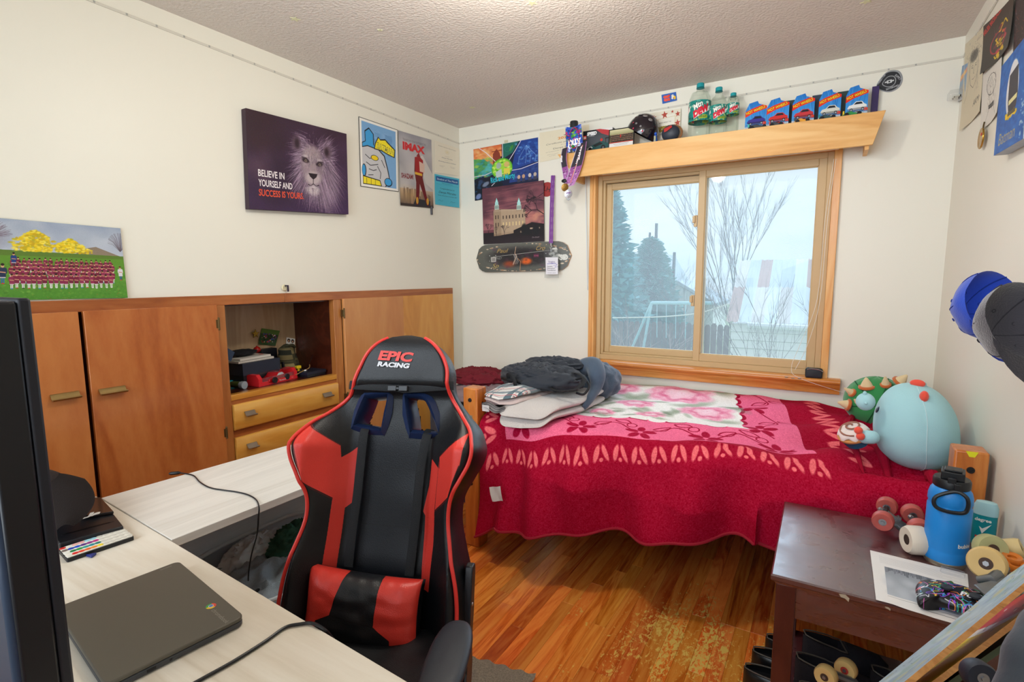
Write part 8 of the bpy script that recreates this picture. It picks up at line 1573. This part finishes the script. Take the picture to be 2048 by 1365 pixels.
mahog.node_tree.nodes['Principled BSDF'].inputs['Coat IOR'].default_value = 2.0; _t = mahog.node_tree; _n = N(_t, 'ShaderNodeTexNoise', ins={'Scale': 5, 'Detail': 3, 'Roughness': .5, 'Distortion': .8}); _m = N(_t, 'ShaderNodeMapRange', ins={1: .35, 2: .65, 3: .22, 4: .42}); link(_t, _n.outputs[0], _m.inputs[0]); link(_t, _m.outputs[0], _t.nodes['Principled BSDF'].inputs['Coat Roughness']); bm.faces.new(rings[0]); bm.faces.new(rings[-1][::-1]); top = obj('tabletop', bm, mahog, tb, angle=25)
lg = .050
for x in (tx0+.014, tx1-.014-lg):
    for y in (ty0+.014, ty1-.014-lg): bm = new(); box(bm, (x, y, 0), (x+lg, y+lg, ZB-.030)); obj('leg', bm, mahogz, tb, bevel=.002)
for q in (((tx0+.014+lg, ty0+.022, ZB-.125), (tx1-.014-lg, ty0+.040, ZB-.030)), ((tx0+.014+lg, ty1-.040, ZB-.125), (tx1-.014-lg, ty1-.022, ZB-.030)), ((tx0+.022, ty0+.014+lg, ZB-.125), (tx0+.040, ty1-.014-lg, ZB-.030)), ((tx1-.040, ty0+.014+lg, ZB-.125), (tx1-.022, ty1-.014-lg, ZB-.030))):
    bm = new(); box(bm, *q); obj('apron', bm, mahog, tb, smooth=False)
bm = new(); box(bm, (tx0+.02, ty0+.02, .10), (tx1-.02, ty1-.02, .118)); obj('shelf', bm, mahog, tb, smooth=False)
# chips in the varnish at the edge
for px, py, s_ in ((1688, 1197, .012), (1775, 1222, .006)):
    q = at(px, py, 'y', ty0-.001); bm = new(); prism(bm, [(-s_, .4*s_), (.2*s_, .6*s_), (s_, 0), (.9*s_, -.9*s_), (.2*s_, -.3*s_), (-.6*s_, -.2*s_)], .001, basis((q.x, ty0, ZB-.012), (1, 0, 0), (0, 0, 1), (0, -1, 0))); obj('varnish_chip', bm, mat('bare_wood', 'b8a890', .8), tb, smooth=False)
# printed sheet
R_ = Ras(640, 480, 'e6e3e0'); R_.noise(2, 1)
for i in range(7): R_.line([(60, 40+i*11), (600-(i % 3)*60, 40+i*11)], 2, 'b8b6b4', .8)
R_.rect(90, 140, 560, 400, '9aa0a8'); R_.vgrad(140, 400, '8f949c', 'b4bac2', 90, 560)
for i in range(60): x = 95+i*7.6; R_.rect(x, 140, x+6, 175+random.uniform(-12, 22), random.choice(['6c7078', '5a5e66', '7a7e86']))
R_.poly([(330, 180), (400, 180), (400, 330), (380, 345), (366, 395), (352, 345), (330, 330)], '6e737b'); R_.blobs(20, ['a8aeb6', 'c4c9cf'], 20, 50, 100, 230, 330, 390, .3, .5); R_.line([(90, 415), (600, 415)], 3, '9a9a9a'); R_.line([(330, 440), (560, 440)], 4, '77777a')
P_ = [at(1740, 1102, 'z', ZB+.002), at(1935, 1150, 'z', ZB+.002), at(1945, 1262, 'z', ZB+.002), at(1752, 1202, 'z', ZB+.002)]
bm = new(); slabgrid(bm, 16, 12, lambda u, v: P_[3].lerp(P_[2], u).lerp(P_[0].lerp(P_[1], u), v)+Vector((0, 0, .0015+.006*max(0, .15-v)*(1+math.sin(u*9))+.004*mnoise.noise(Vector((u*3, v*3, 0)))**2)), (0, 0, 1), .0006); tag(obj('printed_sheet', bm, print_mat('sheet_print', R_, .7)), 'white printed sheet with a grey skyline picture on the side table', 'paper')
# water bottle
wbp = Vector((2.818, -1.492, ZB)); wb = thing('water_bottle', 'bright blue insulated water bottle with a black handle lid', 'water bottle', loc=wbp); M_ = Matrix.Translation(wbp); rb_ = .052; M_ = M_ @ Matrix.Diagonal((1, 1, .92, 1)); blu = mat('bottle_blue', '1f86d6', .38, spec=.5, bump=.06, bscale=700)
bm = new(); lathe(bm, [(0, 0), (rb_*.93, 0), (rb_*.97, .006), (rb_*.97, .014)], M_, 36); obj('steel_base', bm, mat('brushed_steel', 'b4ac9c', .35, metal=.8), wb)
bm = new(); lathe(bm, [(rb_*.97, .014), (rb_, .02), (rb_, .046), (rb_*.985, .05), (rb_, .054), (rb_, .185), (rb_*.955, .190), (rb_*.955, .196), (rb_, .202), (rb_*.99, .220), (rb_*.92, .236), (rb_*.80, .246), (rb_*.72, .250)], M_, 40, cap=False); obj('body', bm, blu, wb, angle=50)
bkl = mat('lid_black', '14161a', .4); bm = new(); lathe(bm, [(rb_*.80, .247), (rb_*.84, .250), (rb_*.84, .270), (rb_*.78, .276), (0, .276)], M_, 32); obj('lid', bm, bkl, wb)
hd = Vector((CAM[0]-wbp.x, CAM[1]-wbp.y, 0)).normalized(); hs_ = Vector((-hd.y, hd.x, 0)); HM = basis(wbp, hs_*1.06, UP*.92, hd*1.09)
bm = new(); box(bm, (-.024, .276, -.028), (.026, .300, .026), HM); box(bm, (-.018, .300, -.02), (.02, .305, .018), HM); obj('spout_cover', bm, bkl, wb, bevel=.004); bm = new(); cbox(bm, (.0, .278, .034), (.018, .018, .012), HM); cbox(bm, (.012, .262, .042), (.014, .022, .008), HM); obj('latch', bm, bkl, wb, bevel=.002)
bm = new(); tube(bm, smoothpts([HM @ Vector(p) for p in ((-.004, .244, .046), (-.030, .222, .050), (-.030, .196, .052), (-.010, .186, .053), (.026, .190, .052), (.036, .206, .050), (.034, .236, .048), (.016, .250, .045))], 6, True), .0052, 8, closed=True); obj('carry_handle', bm, bkl, wb)
def cyl_text(nm, txt, hgt, z, ang, par, m, bold=0.0):
    T, (w0, _) = text_tris(txt, bold); s_ = hgt/.72; bm = new(); R__ = rb_+.0006
    for tri in T:
        q = []
        for (u, v) in tri: a = ang+(u-w0/2)*s_/R__; q.append(bm.verts.new(M_ @ Vector((R__*math.cos(a), R__*math.sin(a), z+v*s_))))
        if (q[1].co-q[0].co).cross(q[2].co-q[0].co).length > 1e-10: bm.faces.new(q)
    return obj(nm, bm, m, par, smooth=False)
a0 = math.atan2(hd.y, hd.x)+.72; cyl_text('logo', 'bubba', .012, .072, a0+.20, wb, wht, .04)
# longboard / roller trucks
urr = mat('wheel_red', 'b5544c', .45, var=.15); bear = mat('bearing', '8f8f92', .35, metal=.8); alu = mat('truck_metal', '7f8488', .35, metal=.7, var=.2, vscale=30); blkp = mat('truck_black', '17191c', .4)
def wheel(par, c, axd, r_, w_, m, core=None, nut=True, crown=.9):
    axd = Vector(axd).normalized(); e1 = axd.orthogonal().normalized(); M_ = basis(c, e1, axd.cross(e1), axd)
    bm = new(); lathe(bm, [(r_*.36, -w_*.46), (r_*.55, -w_*.5), (r_*crown, -w_*.5), (r_, -w_*.3), (r_, w_*.3), (r_*crown, w_*.5), (r_*.55, w_*.5), (r_*.36, w_*.46)], M_, 32, cap=False); wl = obj('wheel', bm, m, par, angle=40)
    bm = new(); lathe(bm, [(r_*.12, -w_*.44), (r_*.38, -w_*.44), (r_*.38, w_*.44), (r_*.12, w_*.44)], M_, 20); obj('bearing', bm, core or bear, wl)
    if nut: bm = new(); lathe(bm, [(r_*.17, w_*.40), (r_*.17, w_*.56), (0, w_*.56)], M_, 6); obj('nut', bm, bear, wl, angle=20)
    return wl
def truck(name, label, c1, c2, r_, w_, m, base, group='skateboard trucks on the side table'):
    """two wheels on an axle: c1 and c2 are the wheel centres"""
    c1, c2, base = Vector(c1), Vector(c2), Vector(base); t = thing(name, label, 'skateboard truck', group, loc=base); ax_ = (c2-c1).normalized()
    wheel(t, c1, -ax_, r_, w_, m); wheel(t, c2, ax_, r_, w_, m); mid = (c1+c2)/2
    bm = new(); tube(bm, [c1, c1.lerp(c2, .22), mid, c1.lerp(c2, .78), c2], [.005, .009, .013, .009, .005], 10); obj('hanger', bm, blkp, t)
    d = (base-mid); bm = new(); tube(bm, [mid, mid+d*.5, base+d.normalized()*-.006], [.013, .016, .018], 12); tube(bm, [mid+d*.3, mid+d*.4], [.022, .022], 14); obj('bushing', bm, alu, t)
    e1 = ax_; n_ = d.normalized(); e2 = n_.cross(e1).normalized(); e1 = e2.cross(n_); bm = new(); cbox(bm, (0, 0, 0), (.054, .078, .007), basis(base, e1, e2, n_)); obj('baseplate', bm, alu, t, bevel=.002)
    bm = new(); lathe(bm, [(0, -.002), (.007, -.002), (.007, .006), (.004, .009), (0, .009)], basis(mid-n_*.014, e1, e2, -n_), 8); obj('kingpin', bm, bear, t)
    return t
a1, a2 = at(1772, 1014, 'z', ZB+.068), at(1765, 1042, 'z', ZB+.034); a1 = at(1774, 1013, 'y', -1.30); a2 = at(1766, 1042, 'y', -1.42)
truck('skateboard_truck', 'skateboard truck with pink wheels, left of the pair on the side table', a2, a1, .030, .032, urr, (2.762, -1.365, ZB+.005))
a1, a2 = at(1824, 1028, 'y', -1.34), at(1838, 1058, 'y', -1.435); truck('skateboard_truck', 'skateboard truck with pink wheels, between the other truck and the water bottle', a2, a1, .030, .032, urr, (2.835, -1.385, ZB+.005))
# big white wheel on its side
c = at(1832, 1082, 'y', -1.485); c.z = ZB+.043; d = (at(1800, 1080, 'y', -1.50)-c); d.z = 0; wwl = thing('cream_board_wheel', 'large cream white skateboard wheel standing between the trucks and the bottle', 'wheel', loc=(c.x, c.y, ZB)); wheel(wwl, c, d.normalized(), .042, .056, mat('wheel_white', 'dcd0c0', .5), mat('core_dark', '3a2c26', .6), nut=False, crown=.86)
# stick deodorant by the wall
q = Vector((2.935, -1.325, ZB)); dd = thing('deodorant_stick', 'teal deodorant stick with a clear pale cap by the wall', 'deodorant', loc=q); vd = Vector((CAM[0]-q.x, CAM[1]-q.y, 0)).normalized(); vs = Vector((-vd.y, vd.x, 0)); M_ = basis(q, vs, vd, UP)
def oval(bm, zs_, m_=None):
    rings = [[bm.verts.new(M_ @ Vector((rx_*sg(math.cos(a), .8), ry_*sg(math.sin(a), .9), z_))) for a in [i*PI/14 for i in range(28)]] for rx_, ry_, z_ in zs_]
    for A_, B_ in zip(rings, rings[1:]):
        for i in range(28): bm.faces.new((A_[i], A_[(i+1) % 28], B_[(i+1) % 28], B_[i]))
    bm.faces.new(rings[0][::-1]); bm.faces.new(rings[-1])
bm = new(); oval(bm, [(.026, .015, 0), (.0285, .0165, .006), (.0285, .0165, .100), (.027, .0155, .107)]); obj('body', bm, mat('teal_body', '0f8a94', .3), dd)
bm = new(); oval(bm, [(.0295, .0175, .103), (.0295, .0175, .128), (.024, .014, .142), (.014, .008, .145)]); obj('cap', bm, mat('cap_pale', 'a9d3da', .2), dd)
text_obj('lettering', 'degree', M_ @ basis((.004, .0170, .075), (1, 0, 0), (0, 0, 1), (0, 1, 0)) @ Matrix.Scale(-1, 4, (1, 0, 0)) if False else basis(M_ @ Vector((-.004, .0174, .090)), -vs if False else vs, UP, vd), .010, wht, dd, bold=.03)
bm = new(); prism(bm, [(-.012, .010), (-.004, -.012), (.016, .022), (-.004, .004)], .0006, basis(M_ @ Vector((0, .0172, .058)), vs, UP, vd)); obj('tick_mark', bm, wht, dd, smooth=False)
bm = new(); prism(bm, [(-.019, .008), (.019, .002), (.017, -.018), (-.008, -.018), (-.019, -.006)], .0005, basis(M_ @ Vector((0, .0170, .030)), vs, UP, vd)); obj('red_panel', bm, mat('label_red', 'd8342c', .4), dd, smooth=False)
# cream wheels and orange rings at the right
crw = mat('wheel_cream', 'd3bb84', .5, var=.06); crg = mat('wheel_pale_green', 'aead7c', .5)
def lone(name, label, px, py, y, zc_, r_, w_, axd, m, nut=False, core=None, cat='wheel'):
    c = at(px, py, 'y', y); t = thing(name, label, cat, 'loose wheels on the side table', loc=(c.x, c.y, ZB)); wheel(t, c, axd, r_, w_, m, core or mat('core_brown', '4a3428', .6), nut); return t
vdir = Vector((-.25, -.95, .18))
lone('board_wheel', 'cream wheel with a steel nut, nearest of the wheels at the table corner', 1974, 1127, -1.70, 0, .040, .030, (-.35, -.9, .25), mat('wheel_honey', 'd8b878', .5), nut=True)
lone('board_wheel', 'pale green wheel with a dark core behind the cream wheel', 1980, 1098, -1.60, 0, .037, .034, (.25, -.9, .3), crg)
lone('board_wheel', 'plain cream wheel lying next to the deodorant', 2024, 1098, -1.56, 0, .026, .042, (.85, -.2, .4), crw)
for k, (px, py, r_) in enumerate(((2030, 1132, .024), (2024, 1119, .022))):
    c = at(px, py, 'y', -1.64+.02*k); t = thing('orange_ring', ('lower', 'upper')[k]+' glossy orange rubber ring at the right edge of the table', 'ring', loc=(c.x, c.y, ZB)); bm = new(); lathe(bm, [(r_*.45, -.006), (r_*.9, -.009), (r_, -.004), (r_, .004), (r_*.9, .009), (r_*.45, .006), (r_*.4, 0), (r_*.45, -.006)], Matrix.Translation(c) @ Matrix.Rotation(.15, 4, 'X'), 28, cap=False); obj('ring_body', bm, mat('ring_orange', 'd0762a', .3), t)
# clear acrylic and grey truck parts under the wheel
c = at(1990, 1168, 'y', -1.72); t = thing('skateboard_truck', 'grey metal truck lying under the cream wheels at the table corner', 'skateboard truck', 'skateboard trucks on the side table', loc=c)
bm = new(); tube(bm, [at(1955, 1160, 'y', -1.73), at(1985, 1160, 'y', -1.74), at(2012, 1135, 'y', -1.70)], [.008, .014, .009], 10); obj('hanger', bm, alu, t); bm = new(); cbox(bm, (0, 0, 0), (.085, .05, .006), basis(at(1995, 1175, 'y', -1.77), (.8, .35, .3), (-.3, .9, 0), (-.2, 0, 1))); obj('baseplate', bm, alu, t, bevel=.002)
bm = new(); c = at(1905, 1147, 'z', ZB+.006); prism(bm, rrect(.055, .03, .008), .012, basis((c.x, c.y, ZB+.003), (.95, -.2, 0), (.2, .95, 0), UP)); tag(obj('clear_case', bm, glass_mat('case_clear', .12), bevel=.003), 'small clear plastic case lying on the printed sheet', 'case')
# green lighter
bm = new(); a, b = at(1862, 1172, 'z', ZB+.016), at(1904, 1170, 'z', ZB+.018); tube(bm, [a, a.lerp(b, .05), b], [.006, .009, .009], 12); lt = thing('green_lighter', 'shiny green lighter lying behind the game controller', 'lighter', loc=a); obj('body', bm, mat('foil_green', '5f8a2a', .15, metal=.7), lt); bm = new(); tube(bm, [a+(a-b)*.18, a], [.006, .0065], 10); obj('cap', bm, blackm, lt)
# game controller with neon scribbles
gp = thing('game_controller', 'black game controller covered in neon scribbles on the printed sheet', 'game controller', loc=at(1930, 1200, 'z', ZB)); R_ = Ras(512, 400, '101116')
for i in range(170):
    x, y_ = random.uniform(0, 512), random.uniform(0, 400); P_ = [(x, y_)]
    for k in range(4): P_.append((P_[-1][0]+random.uniform(-32, 32), P_[-1][1]+random.uniform(-26, 26)))
    R_.line(P_, random.uniform(3, 6), random.choice(['e8405a', '3aa8e0', 'd8d8e0', '8a4ae0', '38c88a', 'f08030', 'e8d040', 'e060c0']), .9)
for t_, x, y_ in (('2', 80, 120), ('Pow', 250, 200), ('N', 400, 310), ('ART', 180, 330), ('zap', 360, 90)): R_.text(t_, x, y_, 44, 'e8e8f0', bold=.03)
g0, g1, g2 = at(1872, 1200, 'z', ZB+.03), at(1975, 1205, 'z', ZB+.04), at(1908, 1245, 'z', ZB+.02); gx_ = (g1-g0).normalized(); gc_ = at(1925, 1200, 'z', ZB+.032); GM = basis(gc_, (.93, -.30, .05), (.33, .93, .06), (-.06, -.05, 1)); gcm = print_mat('controller_art', R_, .35)
def gpad(u, v):
    a = 2*PI*u; b = PI*(v-.5); cb = math.cos(b); r_ = .060*(1+.30*math.cos(a*2))*(1 if math.sin(a) < 0 else 1); k = max(0, -math.sin(a)); grip = .045*math.exp(-((abs(math.cos(a))-.72)/.22)**2)*k
    x = (.094*sg(math.cos(a), .8))*sg(cb, .6) if cb > 0 else 0; y_ = (.052*sg(math.sin(a), .8)-grip*1.3)*(cb**.6 if cb > 0 else 0); return GM @ Vector((x, y_, .021*math.sin(b)-.010*grip/.045*cb))
bm = new(); grid(bm, 72, 20, gpad, closeu=True, uvf=lambda u, v: ((GM.inverted() @ gpad(u, v)).x/.2+.5, (GM.inverted() @ gpad(u, v)).y/.17+.6)); obj('shell', bm, gcm, gp, angle=70)
for x, y_ in ((-.030, -.010), (.026, -.012)): bm = new(); lathe(bm, [(.007, .016), (.006, .022), (.012, .024), (.012, .028), (.007, .029), (0, .0275)], GM @ Matrix.Translation((x, y_, 0)), 20); obj('thumb_stick', bm, mat('stick_grey', '2c333c', .5), gp)
for x, y_ in ((-.048, .012), (.038, .012), (.056, .012), (.047, .022), (.047, .002)): bm = new(); lathe(bm, [(0, .014), (.006, .014), (.0055, .019), (0, .020)], GM @ Matrix.Translation((x, y_, 0)), 14); obj('button', bm, mat('stick_grey', '2c333c'), gp)
# ---------------------------------------------------------------- skateboards leaning at the lower right
def leanboard(name, label, p1, p2, tilt, Wh, th, art, group, off=0.0, L_=.80):
    p1, p2 = Vector(p1), Vector(p2); ax_ = (p2-p1).normalized(); t = thing(name, label, 'skateboard', group, loc=p1); n0 = ax_.cross(Vector((0, 0, 1))).normalized(); n1 = n0.cross(ax_).normalized(); nrm = (n1*math.cos(tilt)+n0*math.sin(tilt)).normalized(); e2 = nrm.cross(ax_).normalized()
    mid = (p1+p2)/2+ax_*.0; MM = basis(mid, ax_, e2, nrm); bm = new(); deck(bm, MM @ Matrix.Translation((0, Wh*(1 if off >= 0 else -1), 0)), L_/2, Wh, th, kick=.02, conc=.004); obj('deck', bm, [art, plyb], t); return t, MM
plyb = wood('ply_edge', [(.3, '8a5424'), (.55, 'b0763a'), (.8, 'c89050')], axis=0, scale=16, stretch=3, rough=.5)
R_ = Ras(700, 220, 'a9bfca'); R_.blobs(260, ['9cb6c8', 'b9ced4', 'c9c48a', '8fb0a8', 'c8d8dc', '8aa2bc'], 6, 22, 0, 0, 700, 220, .6, .2)
for i in range(70): x, y_ = random.uniform(0, 700), random.uniform(0, 220); R_.line([(x, y_), (x+random.uniform(-20, 20), y_+random.uniform(-14, 14)), (x+random.uniform(-30, 30), y_+random.uniform(-10, 20))], 2, '5a7488', .6)
artA = print_mat('deck_blue_art', R_, .4)
R_ = Ras(700, 220, 'e4e0dc'); R_.rect(250, 0, 520, 220, 'e8c818'); R_.rect(560, 0, 700, 220, 'c8342c'); R_.rect(120, 0, 240, 220, '30a8c0'); R_.rect(40, 0, 110, 220, '8a3a90'); R_.blobs(60, ['22242a', 'e4e0dc'], 3, 8, 0, 0, 700, 220, .8, .1); artB = print_mat('deck_multi_art', R_, .4)
R_ = Ras(64, 64, '4d5340'); R_.noise(5, 1); artC = print_mat('deck_olive', R_, .6)
D0 = .86
for k, (pa, pb, lab, art, dist) in enumerate((((1800, 1372), (2056, 1160), 'skateboard deck with pale blue graphics leaning at the front right, topmost', artA, .86), ((1838, 1384), (2070, 1208), 'white skateboard deck with yellow and red graphics under the blue one', artB, .875), ((1846, 1400), (2080, 1236), 'olive green skateboard deck, lowest of the leaning decks', artC, .89))):
    p1, p2 = atd(*pa, dist), atd(*pb, dist+.12); d_ = (p2-p1).normalized(); cdir = (Vector(CAM)-(p1+p2)/2).normalized(); s_ = d_.cross(cdir).normalized()        # s_: across, seen side on
    up_ = s_ if s_.z > 0 else -s_; th = .0085; nrm = (up_*.99+cdir*.15).normalized(); e2 = nrm.cross(d_).normalized(); e2 = e2 if e2.dot(cdir) < 0 else -e2
    t = thing('skateboard', lab, 'skateboard', 'skateboards leaning at the lower right', loc=p1); MM = basis((p1+p2)/2+e2*.10+d_*-.03, d_, e2, nrm); bm = new(); deck(bm, MM, .40, .10, th, kick=.012, conc=.004); obj('deck', bm, [art, plyb if k < 2 else mat('olive_edge', '3d4a34', .6)], t)
# wheels of the lowest board and padded jacket sleeve in the corner
c = atd(1958, 1352, .80); t = thing('board_wheel', 'dark wheel and truck under the leaning decks', 'wheel', loc=c); wheel(t, c, (.2, -.9, .3), .022, .03, mat('wheel_navy', '1c2230', .5), nut=True)
bm = new(); j0, j1 = atd(2052, 1225, .66), atd(2030, 1400, .60); tube(bm, smoothpts([atd(2290, 1180, .66), atd(2180, 1245, .64), atd(2112, 1310, .62), atd(2072, 1450, .60)], 8), [.020+.022*min(1, i/6)+.0015*math.sin(i*1.5) for i in range(25)], 24); tag(obj('padded_sleeve', bm, mat('puffer_slate', '2a3440', .55, bump=.3, bscale=60, sheen=.2)), 'dark slate padded jacket sleeve at the lower right corner of the photo', 'jacket')
# ---------------------------------------------------------------- shoes and wheels on the floor
shl = mat('shoe_black', '101114', .3, spec=.6); shi = mat('shoe_inner', '0a0a0b', .9); edg = mat('shoe_edge', '55504a', .5)
def shoe(name, label, c, rot, L_=.27, w_=.046, h_=.075, m=shl, group=None, ank=0.0, z0=0.0):
    t = thing(name, label, 'shoe', group, loc=c); M_ = Matrix.Translation(c) @ Matrix.Rotation(rot, 4, 'Z')
    def wid(x): u = x/L_+.5; return w_*(math.sin(PI*min(1, max(0, u))**.75)**.5)*(.82+.25*u)
    def top_(x): u = x/L_+.5; return h_*(1-.45*max(0, u-.35)/.65)*(1 if u < .9 else 1-(u-.9)*4)+ank*max(0, .4-u)
    bm = new()
    def f(u, v):
        x = (u-.5)*L_; w = wid(x)+.0008; a = PI*v; ht = top_(x); opn = 1 if u < .48 else 0
        y = w*math.cos(a)*(1-.12*math.sin(a)); z = .016+(ht-.016)*sg(math.sin(a), .55)
        if opn and .22 < v < .78: z = min(z, .024+.5*(ht-.03)*0+.02); 
        return M_ @ Vector((x, y, z))
    grid(bm, 40, 28, f); obj('upper', bm, m, t, angle=60)
    bm = new(); ou = [((i/20-.5)*L_, wid((i/20-.5)*L_)+.004) for i in range(21)]; ou += [(x, -y) for x, y in ou[::-1]]; prism(bm, ou, .018, M_); obj('sole', bm, m, t, smooth=False)
    rim_ = [f(.02+.46*i/16, .22) for i in range(17)]+[f(.48-.46*i/16, .78) for i in range(17)]
    bm = new(); tube(bm, [p+Vector((0, 0, .004)) for p in rim_], .0025, 6, closed=True); obj('collar', bm, edg, t); return t
for k, (px, py, z_, lab) in enumerate(((1486, 1338, .05, 'black leather slip-on shoe left of the table leg, nearest of the three'), (1503, 1302, .05, 'black leather slip-on shoe left of the table leg, middle of the three'), (1530, 1274, .05, 'black leather slip-on shoe left of the table leg, farthest of the three'))):
    c = at(px, py, 'z', z_); shoe('leather_shoe', lab, (c.x+.137, c.y+.0, 0), .06*k, group='shoes beside the table')
for k, (x, y, r_, lab) in enumerate(((2.60, -1.42, .3, 'black suede sneaker on the shelf under the table, farthest back'), (2.585, -1.56, .25, 'black suede sneaker under the table, middle one'), (2.60, -1.70, .2, 'black suede sneaker under the table, nearest the front'), (2.78, -1.52, .15, 'black high-top sneaker at the right under the table'))):
    shoe('sneaker', lab, (x, y, .119), r_, L_=.24 if k == 3 else .26, w_=.05, h_=.10, m=mat('suede_black', '201e26', .9, bump=.3, bscale=300), group='sneakers under the table', ank=.08)
c1 = at(1652, 1352, 'y', -1.80); c2 = at(1684, 1345, 'y', -1.74); t = thing('skateboard_truck', 'skateboard truck with two cream wheels under the front of the table', 'skateboard truck', loc=c1)
wheel(t, c1, (-.3, -.9, .1), .028, .030, mat('wheel_honey', 'd8b878'), mat('core_brown', '4a3428')); wheel(t, c2+Vector((.01, .02, 0)), (-.3, -.9, .1), .028, .030, mat('wheel_honey', 'd8b878'), mat('core_red', 'b83a34', .5)); bm = new(); tube(bm, [c1+Vector((.02, .03, -.01)), c2+Vector((.03, .0, -.02)), c2+Vector((.06, -.02, -.05))], .012, 10); obj('hanger', bm, alu, t)
# rug at the bottom of the photo
rgm = mat('rug_grey', 'b8ae9f', .95, var=.6, vscale=160, bump=1.0, bscale=220); rg = [at(935, 1320, 'z', .012), at(1000, 1338, 'z', .012), at(1075, 1372, 'z', .012)]
bm = new(); rx1, ry1 = 1.66, -1.905; grid(bm, 60, 60, lambda u, v: Vector((.95+(rx1-.95)*u+.006*math.sin(v*60), -2.9+(ry1+2.9)*v+.006*math.sin(u*70)+(u-.6)*.12*v, .014+.003*math.sin(u*400)*math.sin(v*370)))); bmesh.ops.solidify(bm, geom=bm.faces[:], thickness=.012); tag(obj('shag_rug', bm, rgm, angle=80), 'grey brown flecked rug under the desk chair', 'rug')
